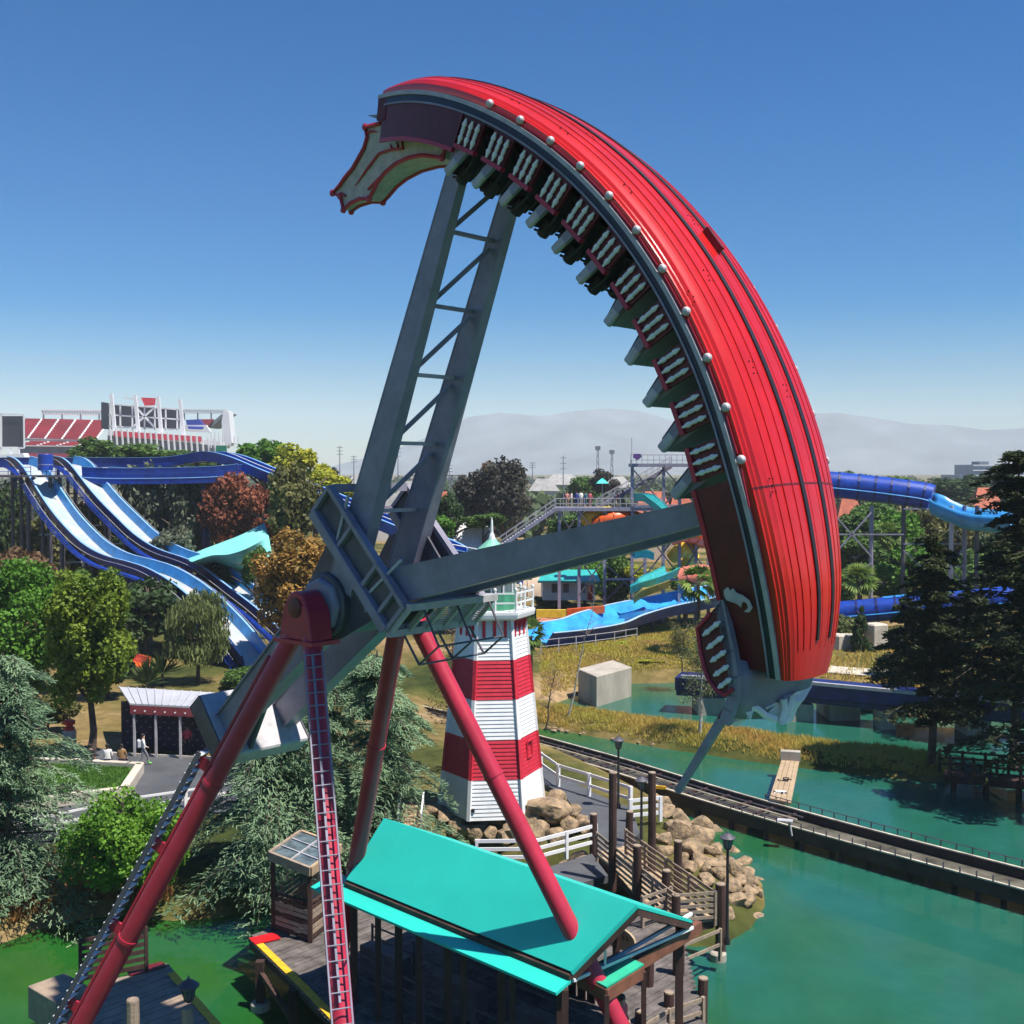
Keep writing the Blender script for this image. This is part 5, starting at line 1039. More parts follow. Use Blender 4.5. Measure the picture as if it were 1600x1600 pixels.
# --- background trees, each with its own label
for a_ in (('grey green eucalyptus under the upper blue channel', 226, 728, 92, 135, 'euca', 'b', 885), ('taller grey green eucalyptus right of the first one', 296, 733, 96, 135, 'euca', 'b', 890), ('small pale eucalyptus under the two drop slides', 268, 822, 66, 122, 'euca', 'd', 890),
           ('rust red tree beside the teal tent', 365, 738, 92, 131, 'rusty', 'b', 850), ('second rust tinged tree touching the olive one', 412, 760, 62, 129, 'rusty', 'a', 850), ('dark olive tree under the descending blue chute', 456, 727, 86, 122, 'olive', 'b', 850),
           ('fresh green tree top beside the stadium', 412, 687, 84, 172, 'bright', 'a', 750), ('yellow lime tree behind the descending chute', 468, 695, 96, 165, 'lime', 'a', 770), ('lower lime green tree left of the ship arms', 520, 733, 74, 152, 'lime', 'd', 790), ('small mauve brown tree behind the lime trees', 512, 728, 40, 190, 'plum', 'a', 760),
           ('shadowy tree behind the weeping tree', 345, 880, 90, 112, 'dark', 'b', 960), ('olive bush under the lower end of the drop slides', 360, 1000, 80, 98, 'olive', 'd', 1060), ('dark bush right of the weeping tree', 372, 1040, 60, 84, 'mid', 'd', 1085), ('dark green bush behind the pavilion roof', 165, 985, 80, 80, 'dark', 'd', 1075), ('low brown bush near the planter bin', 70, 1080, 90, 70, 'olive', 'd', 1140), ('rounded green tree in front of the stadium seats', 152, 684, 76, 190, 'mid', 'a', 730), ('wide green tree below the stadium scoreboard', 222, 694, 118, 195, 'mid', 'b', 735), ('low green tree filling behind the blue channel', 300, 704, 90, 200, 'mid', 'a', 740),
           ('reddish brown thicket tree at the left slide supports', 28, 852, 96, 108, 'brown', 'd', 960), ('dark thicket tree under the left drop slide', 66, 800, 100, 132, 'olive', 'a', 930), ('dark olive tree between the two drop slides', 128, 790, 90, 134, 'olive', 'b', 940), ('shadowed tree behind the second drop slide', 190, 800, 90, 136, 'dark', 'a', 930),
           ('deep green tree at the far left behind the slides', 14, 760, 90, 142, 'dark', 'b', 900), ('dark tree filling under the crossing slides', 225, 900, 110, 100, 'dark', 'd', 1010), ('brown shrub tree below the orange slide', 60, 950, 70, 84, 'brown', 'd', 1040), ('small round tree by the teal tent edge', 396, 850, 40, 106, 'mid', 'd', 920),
           ('large dark plum oak left of the waterpark stairs', 738, 737, 66, 182, 'plum', 'a', 818), ('largest dark plum oak beside the waterpark stairs', 788, 718, 84, 178, 'plum', 'b', 820), ('pinkish brown tree behind the dark oaks', 770, 722, 50, 215, 'brown', 'a', 790), ('dark green tree left of the quonset hut', 702, 772, 44, 150, 'dark', 'b', 835), ('light green bush below the dark oaks', 756, 800, 66, 150, 'mid', 'd', 828), ('bright bush left of the quonset hut', 680, 800, 52, 140, 'bright', 'd', 850), ('green bush at the foot of the ship arms', 652, 820, 52, 128, 'mid', 'd', 870),
           ('round dark tree right of the teal parasol', 944, 733, 44, 240, 'plum', 'a', 772), ('green tree behind the queue platform', 912, 745, 52, 260, 'mid', 'b', 785), ('dark green tree under the waterpark platform', 890, 800, 60, 150, 'mid', 'd', 850), ('leafy tree behind the grey slide columns', 915, 868, 60, 135, 'bright', 'd', 940), ('yellowish shrub behind the grey slide columns', 1000, 880, 60, 138, 'lime', 'd', 930), ('dark tree behind the stair tower', 1050, 770, 60, 230, 'plum', 'a', 830), ('yellow flowering bush on the slope below the slide', 985, 1003, 58, 101, 'lime', 'd', 1024), ('golden bush above the concrete block', 1005, 1026, 66, 97, 'lime', 'd', 1052), ('brown scrub beside the fan palm foot', 1052, 1012, 66, 99, 'brown', 'd', 1050),
           ('green tree under the upper right slide', 1335, 795, 76, 150, 'mid', 'a', 860), ('tropical green tree by the beige parasol', 1400, 798, 84, 160, 'bright', 'b', 880), ('brownish green tree behind the slide tower', 1440, 790, 66, 170, 'olive', 'a', 880), ('fresh green bush in front of the beige parasol', 1385, 875, 84, 128, 'bright', 'd', 945), ('light green bush beside the red hull', 1322, 880, 56, 122, 'mid', 'd', 950), ('green bush right of the slide tower', 1470, 868, 72, 130, 'mid', 'd', 940), ('shady green tree under the far right slide', 1510, 810, 90, 150, 'olive', 'b', 920), ('dark green tree below the far right slide', 1560, 830, 90, 140, 'dark', 'a', 960), ('narrow dark cypress by the sandy shore', 1348, 950, 34, 101, 'dark', 'c', 1034), ('greyish shrub under the lower right slide', 1395, 975, 64, 106, 'olive', 'd', 1030), ('greyish willow bush next to the red hull', 1325, 960, 44, 104, 'weep', 'd', 1005),
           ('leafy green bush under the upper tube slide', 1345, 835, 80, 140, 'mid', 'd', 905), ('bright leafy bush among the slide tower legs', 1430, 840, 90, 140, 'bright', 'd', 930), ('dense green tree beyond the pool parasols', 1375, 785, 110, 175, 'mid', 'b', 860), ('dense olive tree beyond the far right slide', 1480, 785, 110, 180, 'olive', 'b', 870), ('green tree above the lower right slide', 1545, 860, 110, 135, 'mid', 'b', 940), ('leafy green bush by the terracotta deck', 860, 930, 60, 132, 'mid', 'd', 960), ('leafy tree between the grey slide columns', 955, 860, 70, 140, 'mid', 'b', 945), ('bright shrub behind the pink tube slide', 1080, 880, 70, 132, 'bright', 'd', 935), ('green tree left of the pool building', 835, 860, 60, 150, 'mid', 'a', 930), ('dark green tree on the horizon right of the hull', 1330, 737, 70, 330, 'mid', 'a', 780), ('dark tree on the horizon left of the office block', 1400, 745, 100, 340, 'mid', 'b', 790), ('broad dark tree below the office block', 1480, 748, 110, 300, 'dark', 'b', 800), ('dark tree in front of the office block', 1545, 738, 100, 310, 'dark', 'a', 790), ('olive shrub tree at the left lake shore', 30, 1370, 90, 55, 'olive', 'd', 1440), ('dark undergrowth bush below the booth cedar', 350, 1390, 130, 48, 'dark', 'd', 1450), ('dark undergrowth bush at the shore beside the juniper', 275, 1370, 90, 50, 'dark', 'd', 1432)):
    lb, x, yt, wp, Y, col, kd, yb = a_
    nm = 'bush' if ('bush' in lb or 'shrub' in lb or 'scrub' in lb) else 'park_tree'
    tree(lb, x, yt, wp, Y, col, kd, yb, 1.2 if Y > 60 else .5, nm, 'bush' if nm == 'bush' else 'tree', 'trees and bushes of the park')
# far woodland, too far away to count
rng = np.random.default_rng(77); nt_ = 1500; Yd = rng.uniform(260, 1500, nt_) ** 1.0; Xd = rng.uniform(-.52, .52, nt_) * Yd * 1.1; keep = ~((Xd / Yd < -.22) & (Yd > 380) & (Yd < 900)); Xd, Yd = Xd[keep], Yd[keep]; hh = rng.uniform(4, 10, len(Xd)); cl = np.c_[Xd, Yd, 1 + hh * .55, hh * rng.uniform(.45, .8, len(Xd)), hh * .5, hh * .52]
V, F, tv = leaf_cloud(cl, 60000, 2.2, 78, .8); fw = cloud_obj('far_woodland', [(V, F, tv)], leafmat('leaf_far', (.03, .06, .025), (.12, .16, .06), .2)); tag(fw, 'distant mass of park and street trees reaching to the horizon', 'woodland', kind='stuff')
# ---------------------------------------------------------------- drop slides on the left
def pan(name, px, Y, m, par=None, th=.3):
    return MB().prism([D(x, y, Y) for x, y in px], (0, th, 0)).out(name, m, par)
def bar(par, name, a_, b_, w_, m, h_=None): return MB().beam(a_, b_, w_, h_ or w_).out(name, m, par)
def tower_leg(par, p, zt, m, r=.22, zb=.6): return MB().tube((p[0], p[1], zb), (p[0], p[1], zt), r, r, 8).out('support_column', m, par, smooth=True)
dirD = Vector((33.8, -37.0, 0)); offD = Vector((.738, .675, 0))
lane1 = [(30, 726), (42, 730), (52, 739), (62, 753), (82, 785), (107, 820), (140, 855), (165, 873), (190, 884), (220, 892), (252, 903), (287, 923), (320, 949), (350, 979), (372, 1004), (400, 1040)]
lane2 = [(100, 725), (114, 728), (124, 735), (134, 746), (155, 773), (175, 796), (200, 821), (225, 845), (250, 863), (275, 875), (305, 885), (332, 897), (360, 918), (390, 941), (420, 964), (452, 993), (480, 1022)]
RIML = mat('slide_rim', (.22, .42, .7), .4, .1, 1.5)
for ln, off, lb in ((lane1, 0.0, 'long blue and white double drop slide plunging behind the weeping tree'), (lane2, 6.2, 'parallel blue and white drop slide running behind the first one')):
    P0 = Vector((-54.6, 130, 0)) + offD * off; P = [onplane(x, y, P0, dirD) for x, y in ln]; P = [Vector((p.x, p.y, max(p.z, 1.5))) for p in P]
    t, S, sd = chute('drop_slide', lb, 'water slide', P, 2.0, .95, BLUEN, BED, RIML, .12, 5, .22, .2, 'twin drop slides')
    for ch in t.children:
        if ch.name.startswith('side_wall') and ch.name != 'x':
            pass
    walls = [c for c in t.children if c.name.startswith('side_wall')]; walls[0].data.materials[0] = BLUEL if False else walls[0].data.materials[0]
    # inner light blue lining
    for q in (-1, 1):
        mb = MB(); mb.loft([[S[i] + sd[i] * q * .99 + Vector((0, 0, .02)), S[i] + sd[i] * q * 1.19 + Vector((0, 0, .93))] for i in range(len(S))], False, False); mb.out('lining', BLUEL, t, smooth=True)
    mb = MB(); k0 = 0
    for i in range(4, len(S) - 2, 1):   # service steps beside the slide
        for f in (0, .33, .66):
            p = lerp(S[i], S[i + 1], f) + lerp(sd[i], sd[i + 1], f) * 1.85 + Vector((0, 0, -.1)); mb = MB(); mb.box(p, (.5, .5, .06), Matrix.Rotation(math.atan2(dirD.y, dirD.x), 3, 'Z')); mb.out('service_step', BLUE, t)
    for q in (1.6, 2.1):
        mb = MB(); mb.path([S[i] + sd[i] * q + Vector((0, 0, -.2)) for i in range(3, len(S))], .06, 5); mb.out('step_stringer', BLUE, t)
    mb = MB(); mb.path([S[i] + sd[i] * 2.1 + Vector((0, 0, .75)) for i in range(3, len(S))], .03, 5); mb.out('hand_rail', LSTEEL, t)
    mb = MB(); mb.path([S[i] - sd[i] * 1.7 + Vector((0, 0, .85)) for i in range(3, len(S))], .03, 5); mb.out('hand_rail', LSTEEL, t)
    for i in range(2, len(S), 6):
        for q in (-1.1, 1.1):
            p = S[i] + sd[i] * q
            if p.z > 2.5: tower_leg(t, p, p.z - .2, DSTEEL, .2)
        p = S[i]
        if p.z > 4:
            for z in (p.z - .35, p.z - 3.5, p.z * .45):
                if z > 1.5: bar(t, 'cross_beam', Vector((p.x, p.y, z)) - sd[i] * 1.4, Vector((p.x, p.y, z)) + sd[i] * 1.4, .16, LSTEEL)
# upper channel
CA = [D(x, y, Y) for x, y, Y in ((-80, 728, 147), (0, 727, 147), (130, 727, 146), (250, 727, 144), (300, 722, 143), (335, 718, 141), (372, 726, 138), (420, 746, 134), (480, 770, 129), (545, 798, 124), (600, 822, 120), (660, 847, 116), (735, 880, 111), (800, 910, 119))]
t, S, sd = chute('flume_channel', 'navy flume channel crossing above the drop slides then descending rightwards', 'flume', CA, 2.2, .95, BLUE, BLUEL, RIML, .15, 5, .05, .25)
for i in range(1, len(S), 5):
    if S[i].z > 3: tower_leg(t, S[i], S[i].z - .2, DSTEEL, .3)
mb = MB(); mb.path([S[i] + sd[i] * 1.5 + Vector((0, 0, 1.5)) for i in range(30, len(S))], .05, 5); mb.out('hand_rail', WHITE, t)
CB = [D(x, y, Y) for x, y, Y in ((150, 750, 136), (185, 752, 135), (260, 752, 134), (340, 750, 133), (378, 746, 133))]
t, S, sd = chute('splash_basin', 'wide navy flume basin carried on fat columns above the eucalyptus', 'flume', CB, 4.2, 1.55, BLUE, BLUEL, RIML, .2, 5, .1, .25)
for hh_ in (.35, .95):
    mb = MB(); mb.path([S[i] + sd[i] * 2.32 + Vector((0, 0, hh_)) for i in range(len(S))], .05, 5); mb.out('seam_rail', RIML, t)
for i in (2, 7, 14, 18):
    tower_leg(t, S[i] + sd[i], S[i].z - .3, BLUEN, .55)
p = D(71, 735, 126); tk = E('water_tank', 'blue cylindrical tank at the head of the drop slides', 'tank', tuple(p))
mb = MB(); mb.lathe(p, (0, 0, 1), [(.8, 0), (.8, 1.75), (.76, 1.8)], 16); mb.out('drum', BLUE, tk, smooth=True)
mb = MB(); mb.lathe(p + Vector((0, 0, .6)), (0, 0, 1), [(.82, 0), (.82, .05)], 16); mb.out('band', LSTEEL, tk)
pf_ = E('launch_platform', 'dark railed platform at the head of the drop slides', 'platform', tuple(D(20, 745, 128)))
for a_, b_ in ((-40, 48), (66, 100)):
    q0, q1 = D(a_, 744, 127), D(b_, 744, 127); bar(pf_, 'deck', q0, q1, 3.2, DSTEEL, .25)
    for yy in (737, 730): bar(pf_, 'rail', D(a_, yy, 125.5), D(b_, yy, 125.5), .06, BLUE)
    for k in range(6): x = lerp(a_, b_, k / 5); bar(pf_, 'post', D(x, 744, 125.5), D(x, 728, 125.5), .06, BLUE)
    for x in (a_ + 12, b_ - 6):
        q = D(x, 746, 128); tower_leg(pf_, q, q.z, DSTEEL, .2)
    for yy in (760, 785, 815): bar(pf_, 'brace', D(a_ + 12, yy, 128), D(b_ - 6, yy - 6, 128), .12, DSTEEL)
# orange kiddie slides on the left
ORA = mat('slide_orange', (.72, .11, .015), .4, .12, 2); YEL2 = mat('slide_yellow', (.75, .5, .04), .4, .12, 2); TEA2 = mat('slide_teal', (.04, .42, .38), .4, .15, 2); PINK = mat('slide_pink', (.7, .2, .14), .4, .12, 2)
for lb, pts in (('orange slide trough behind the planter maple', ((50, 935, 87), (70, 940, 86), (100, 950, 85))), ('lower orange slide trough beside the green tree', ((72, 1018, 84), (90, 1024, 83), (108, 1034, 82))), ('short orange slide end near the yucca', ((190, 1032, 90), (205, 1036, 89), (220, 1040, 88)))):
    chute('orange_slide', lb, 'slide', [D(*q) for q in pts], 1.2, .5, ORA, ORA, ORA, .1, 4, .2, .12, 'orange slides')
# teal tent roof
TENT = mat('teal_fabric', (.2, .62, .57), .8, .1, 1.2, bump=.2, bscale=5)
tt = E('tent_canopy', 'pale teal draped tent roof beside the drop slides', 'tent', tuple(place(360, Y=104)))
top_ = [D(x, y, Y) for x, y, Y in ((284, 872, 124), (318, 858, 124), (350, 846, 124), (380, 834, 124), (413, 817, 124))]; mid_ = [D(x, y, Y) for x, y, Y in ((300, 878, 107), (330, 868, 107), (358, 866, 107), (388, 856, 107), (420, 838, 119))]; low_ = [D(x, y, Y) for x, y, Y in ((318, 888, 114), (340, 884, 114), (362, 900, 114), (388, 905, 114), (428, 885, 114))]
mb = MB(); mb.loft([smooth_path(r_, 5) for r_ in (top_, mid_, low_)], False, False); o = mb.out('canopy', TENT, tt, smooth=True)
for q in (top_[0], top_[4], low_[0], low_[2], low_[4]): MB().tube((q.x, q.y, 1), q, .12, .12, 8).out('tent_pole', LSTEEL, tt)

# ---------------------------------------------------------------- stadium
SEAT = mat('stadium_seats', (.4, .03, .05), .7, .15, .05); SCR = mat('screen_dark', (.02, .022, .04), .4, .2, .1); SWH = mat('stadium_white', (.72, .72, .74), .6, .05, .05); SGR = mat('stadium_grey', (.2, .22, .26), .6, .2, .05); SBL = mat('stadium_blue', (.02, .06, .45), .6, .1, .1)
sd_ = E('stadium', 'open football stadium with red seats and a white framed scoreboard', 'stadium', tuple(place(180, Y=600)))
def tier(x0, x1, yb0, yb1, yt0, yt1, Yb, Yt, ns, m, rows=10, nm='seating_section'):
    for s_ in range(ns):
        fa, fb = s_ / ns + .012, (s_ + 1) / ns - .012; mb = MB()
        for r_ in range(rows):
            f0, f1 = r_ / rows, (r_ + 1) / rows; sh = lambda f, q: lerp(x0, x1, f) + q * 22
            A = [D(sh(f, q), lerp(lerp(yb0, yb1, f), lerp(yt0, yt1, f), q), lerp(Yb, Yt, q)) for f, q in ((fa, f0), (fb, f0), (fb, f1), (fa, f1))]
            zb_ = A[0].z; b_ = len(mb.v); mb.add([A[0], A[1], Vector((A[1].x, A[1].y, A[2].z)), Vector((A[0].x, A[0].y, A[3].z)), A[2], A[3]], [(0, 1, 2, 3), (3, 2, 4, 5)])
        mb.out(nm, m, sd_)
        mb = MB(); a_ = D(lerp(x0, x1, fb) + 1.3, lerp(yb0, yb1, fb), Yb - .5); b2 = D(lerp(x0, x1, fb) + 23.3, lerp(yt0, yt1, fb), Yt - .5); mb.beam(a_, b2, .9, .4); mb.out('aisle_stair', SWH, sd_)
tier(18, 150, 684, 688, 654, 657, 600, 640, 5, SEAT); tier(28, 150, 696, 697, 689, 691, 590, 600, 4, SEAT, 4)
pan('suite_band', [(28, 697), (150, 698), (150, 709), (28, 708)], 592, SGR, sd_, 6); pan('tier_fascia', [(28, 685), (160, 688), (160, 691), (28, 688)], 598, SGR, sd_, 2); pan('lower_seats', [(28, 708), (150, 709), (150, 722), (28, 722)], 585, SEAT, sd_, 2)
pan('screen', [(1, 650), (36, 650), (37, 698), (1, 698)], 560, SCR, sd_, 2)
for a_, b_ in (((0, 647), (37, 648)), ((0, 700), (38, 700)), ((2, 647), (2, 715)), ((37, 648), (38, 700)), ((17, 700), (17, 716)), ((30, 700), (30, 716))): bar(sd_, 'screen_frame', D(*a_, 559), D(*b_, 559), .6, SWH)
pan('roof_block', [(2, 711), (36, 708), (42, 722), (0, 722)], 555, SWH, sd_, 6)
for xa, xb, y0, y1 in ((65, 160, 641, 647), (285, 356, 640, 645)):
    bar(sd_, 'light_truss', D(xa, y0, 640), D(xb, y0 + 1, 640), .7, SWH); bar(sd_, 'light_truss', D(xa, y1, 640), D(xb, y1 + 1, 640), .7, SWH)
    n = int((xb - xa) / 4)
    for k in range(n): x = lerp(xa, xb, k / n); bar(sd_, 'truss_web', D(x, y0, 640), D(x + 4, y1, 640), .5, SGR)
    for k in range(4): x = lerp(xa + 3, xb - 5, k / 3); bar(sd_, 'truss_post', D(x, y1, 640), D(x, 656, 640), .7, SGR)
pan('scoreboard', [(173, 632), (279, 640), (278, 671), (173, 668)], 590, SCR, sd_, 3); pan('scoreboard_side', [(158, 628), (173, 630), (173, 671), (158, 670)], 588, SCR, sd_, 6)
for x in (172, 188, 207, 226, 242, 259, 277): bar(sd_, 'frame_upright', D(x, 631 + (x - 172) * .08, 586), D(x, 672, 586), .7, SWH)
for y in (631, 648, 666): bar(sd_, 'frame_rail', D(170, y, 586), D(280, y + 9 - (y - 631) * .1, 586), .7, SWH)
bar(sd_, 'frame_diagonal', D(207, 668, 585), D(242, 636, 585), .9, SWH); bar(sd_, 'frame_diagonal', D(210, 634, 585), D(242, 668, 585), .9, SWH)
for x0, y0, x1, y1 in ((174, 615, 182, 705), (211, 618, 219, 700), (247, 620, 254, 700), (281, 624, 288, 690)): bar(sd_, 'mast', D(x0, y0, 582), D(x1, y1, 582), 1.6, SWH)
pan('red_banner', [(220, 621), (243, 622), (242, 633), (226, 634)], 584, mat('banner_red', (.65, .02, .05), .6, .1, .1), sd_, .5); bar(sd_, 'crane_arm', D(194, 622, 584), D(222, 625, 584), .8, SWH)
pan('upper_fascia', [(168, 672), (345, 690), (345, 697), (168, 680)], 575, SWH, sd_, 8); pan('red_panels', [(178, 673), (315, 682), (315, 690), (178, 682)], 574, mat('panel_red', (.62, .04, .08), .6, .1, .1), sd_, .5)
pan('concourse', [(168, 680), (345, 697), (345, 722), (168, 722)], 580, SGR, sd_, 4); pan('lower_fascia', [(240, 703), (350, 709), (350, 714), (240, 709)], 573, SWH, sd_, 6)
for k in range(20): x = 172 + k * 9; y = 668 + (x - 172) * .1; bar(sd_, 'column', D(x, y, 572), D(x + 3, y + 36, 572), .75, SWH)
pan('end_wall', [(350, 640), (357, 642), (362, 692), (350, 700), (346, 660)], 600, SWH, sd_, 10); pan('end_soffit', [(356, 645), (330, 668), (322, 668), (345, 648)], 610, SGR, sd_, 20)
pan('blue_seats', [(290, 656), (312, 655), (318, 664), (292, 665)], 606, SBL, sd_, 2); pan('red_seats', [(312, 655), (334, 655), (326, 665), (318, 664)], 608, SEAT, sd_, 2); pan('white_truss_panel', [(288, 664), (322, 664), (330, 676), (290, 674)], 596, SWH, sd_, 2); pan('blue_seats', [(293, 666), (318, 667), (316, 671), (294, 670)], 594, SBL, sd_, 1)
for k in range(8): x = 330 + k * 6; bar(sd_, 'flag_pole', D(x, 674 + k * 1.2, 570), D(x, 700, 570), .5, SWH)
gs = E('green_sign', 'dark green sign board above the arched flume', 'sign', tuple(D(345, 705, 170))); pan('board', [(337, 696), (354, 696), (354, 708), (337, 708)], 170, GREENP, gs, .2); bar(gs, 'sign_post', D(345, 708, 170.1), D(345, 740, 170.1), .2, DSTEEL)

# ---------------------------------------------------------------- pavilion, planter
pv_ = E('pavilion', 'open pavilion with white metal roof and dark fish patterned walls', 'pavilion', tuple(G(255, 1178, 1.32)))
PUR = mat('dark_purple_wall', (.03, .012, .035), .7, .25, 1.0); ROOFW = mat('white_metal_roof', (.48, .48, .52), .4, .06, .5); FASC = mat('pavilion_fascia', (.3, .05, .06), .6, .15, 2)
ra, rb_, rc, rd_ = D(203, 1099, 64.2), D(345, 1106, 63.2), D(385, 1085, 69.5), D(186, 1073, 70)
slab('roof', [ra, rb_, rc, rd_], ROOFW, pv_, .1)
for k in range(15): f = k / 14; bar(pv_, 'roof_seam', lerp(ra, rb_, f) + Vector((0, 0, .02)), lerp(rd_, rc, f) + Vector((0, 0, .02)), .05, ROOFW, .06)
bar(pv_, 'fascia', ra + Vector((0, .05, -.35)), rb_ + Vector((0, .05, -.35)), .1, FASC, .5)
for k in range(9): q = lerp(ra, rb_, (k + .5) / 9) + Vector((0, -.02, -.4)); MB().lathe(q, (0, -1, 0), [(.05, 0), (.05, .03)], 8).out('fascia_lamp', WHITE, pv_)
wa, wb = D(190, 1178, 66.2), D(360, 1186, 65.0); wa.z = wb.z = 1.3
mb = MB(); mb.prism([wa, wb, wb + Vector((0, 0, 2.75)), wa + Vector((0, 0, 2.75))], (0, .15, 0)); mb.out('back_wall', PUR, pv_)
fm = MB(); fm.prism([(.0, 0, .0), (.09, 0, .045), (.17, 0, .02), (.22, 0, .05), (.22, 0, -.05), (.17, 0, -.02), (.09, 0, -.045)], (0, .02, 0)); fo = fm.out('fish_motif', mat('fish_print', (.2, .2, .24), .7, .2, 5), pv_, local=True); fdat = fo.data; bpy.data.objects.remove(fo)
Mi = ORG[pv_.name]
for i in range(11):
    for j in range(7):
        q = lerp(wa, wb, (i + .5 + .5 * (j % 2)) / 11.6) + Vector((0, -.03, .35 + .32 * j)); link('fish_motif', fdat, None, pv_, Matrix.Translation(Mi @ q))
for f in (.04, .28, .55, .95): q = lerp(ra, rb_, f); bar(pv_, 'post', Vector((q.x, q.y + .1, 1.3)), Vector((q.x, q.y + .1, q.z - .1)), .12, LSTEEL)
bar(pv_, 'kerb', Vector((wa.x, wa.y - 1.4, 1.36)), Vector((wb.x, wb.y - 1.4, 1.36)), .2, CONCP, .12)
WL = [G(x, y, 1.32) for x, y in ((10, 1206), (45, 1199), (120, 1201), (200, 1206), (219, 1207), (194, 1246), (108, 1256), (0, 1275))]
plw = E('planter_wall', 'low pale concrete seat wall around the plaza planter', 'wall', tuple(WL[4]))
for i in range(len(WL) - 1): bar(plw, 'wall_segment', WL[i] + Vector((0, 0, .26)), WL[i + 1] + Vector((0, 0, .26)) + (WL[i + 1] - WL[i]).normalized() * .1, .42, CONCP, .52)
sheet('planter_lawn', WL[:4] + [WL[4]] + WL[5:], 1.62, mat('lawn', (.035, .1, .015), .9, .3, 2.5, bump=.5, bscale=30), 'dark green lawn inside the plaza planter', 'lawn', th=.3)
pg = [p + Vector((0, 0, 0)) for p in WL[:5] + WL[5:]]
sc_ = scatter([(p.x, p.y) for p in pg], 2500, 15, .3); sc_[:, 2] = 1.62; blades('planter_grass', 'short green grass filling the plaza planter', sc_, .06, .16, .05, leafmat('lawn_blades', (.03, .1, .01), (.1, .22, .02), .25), 16, 4)
q = G(109, 1170, 1.32); bn = E('litter_bin', 'white pillar bin with a red top by the planter maple', 'bin', tuple(q)); MB().box(q + Vector((0, 0, .55)), (.6, .6, 1.1)).out('body', CONCP, bn, bevel=.04); MB().lathe(q + Vector((0, 0, 1.1)), (0, 0, 1), [(.3, 0), (.3, .15), (.2, .2), (.2, .3), (.33, .35), (.33, .55), (.1, .6)], 12).out('lid', DK_RED, bn)
# steps beside the lighthouse
sp_ = E('steps', 'short timber steps with white handrails left of the lighthouse', 'steps', tuple(place(640, Y=47, z=1.2)))
for k in range(5): q = D(640, 1290 - k * 7, 47 + k * .35); MB().box(q, (1.3, .36, .14)).out('step', WOODP, sp_)
for x in (622, 658):
    bar(sp_, 'handrail', D(x, 1272, 46.8), D(x + 4, 1238, 48.6), .06, WHITE)
    for k in range(5): bar(sp_, 'baluster', D(x + k, 1272 - k * 8.5, 46.8 + k * .45), D(x + k, 1296 - k * 8, 46.8 + k * .45), .035, WHITE)

# ---------------------------------------------------------------- waterpark in the middle
wt = E('slide_tower', 'grey steel waterpark tower with stairs and railed queue platform', 'slide tower', tuple(place(940, Y=120)))
YW = 120
def deckpx(x0, x1, y, Y, dep=4.0):
    bar(wt, 'platform_deck', D(x0, y, Y + dep / 2), D(x1, y, Y + dep / 2), dep, STEEL, .35)
    for Yr in (Y, Y + dep):
        for k in (0.55, 1.1): bar(wt, 'guard_rail', D(x0, y, Yr) + Vector((0, 0, k)), D(x1, y, Yr) + Vector((0, 0, k)), .06, LSTEEL)
        n = max(2, int((x1 - x0) / 9))
        for k in range(n + 1): p = D(lerp(x0, x1, k / n), y, Yr); bar(wt, 'guard_post', p, p + Vector((0, 0, 1.1)), .06, LSTEEL)
deckpx(866, 1035, 795, YW, 4); deckpx(985, 1112, 727, YW, 4)
def stairpx(x0, y0, x1, y1, Y, n, wd=1.6):
    a_, b_ = D(x0, y0, Y), D(x1, y1, Y)
    for q in (-wd / 2, wd / 2):
        bar(wt, 'stair_stringer', a_ + Vector((0, q, 0)), b_ + Vector((0, q, 0)), .12, STEEL, .35)
        for h_ in (.55, 1.05): bar(wt, 'stair_rail', a_ + Vector((0, q, h_)), b_ + Vector((0, q, h_)), .05, LSTEEL)
        for k in range(7): p = lerp(a_, b_, k / 6) + Vector((0, q, 0)); bar(wt, 'stair_post', p, p + Vector((0, 0, 1.05)), .05, LSTEEL)
    for k in range(n): p = lerp(a_, b_, (k + .5) / n); MB().box(p + Vector((0, 0, .1)), (.34, wd, .06)).out('stair_tread', LSTEEL, wt)
stairpx(776, 858, 868, 795, YW + 1, 22, 2.2); stairpx(933, 793, 990, 762, YW + 5.5, 12); stairpx(990, 762, 1048, 729, YW + 5.5, 13)
for x, yt in ((874, 797), (905, 797), (945, 797), (988, 729), (1008, 797), (1037, 729), (1062, 760), (1088, 729), (1108, 729)):
    for Yc in (YW + .4, YW + 3.6): q = D(x, yt, Yc); MB().beam((q.x, q.y, 1), (q.x, q.y, q.z), .32, .32).out('column', STEEL, wt)
for x0, x1, y0, y1 in ((874, 905, 800, 850), (905, 945, 800, 850), (988, 1037, 732, 790), (1037, 1088, 732, 790), (945, 1008, 800, 860), (1008, 1062, 830, 900), (1062, 1108, 830, 900), (905, 945, 870, 930), (945, 1008, 880, 940)):
    bar(wt, 'cross_brace', D(x0, y0, YW), D(x1, y1, YW), .14, DSTEEL); bar(wt, 'cross_brace', D(x0, y1, YW + .3), D(x1, y0, YW + .3), .14, DSTEEL)
for x0, x1, y in ((988, 1108, 790), (874, 945, 850), (945, 1108, 840), (945, 1108, 905)): bar(wt, 'girt', D(x0, y, YW), D(x1, y, YW), .2, STEEL)
pan('purple_sign', [(990, 709), (1001, 709), (1003, 714), (996, 719), (989, 715)], YW - .3, mat('purple_paint', (.12, .05, .2), .5, .1, 2), wt, .1); bar(wt, 'flag_mast', D(987, 728, YW), D(987, 684, YW), .08, LSTEEL)
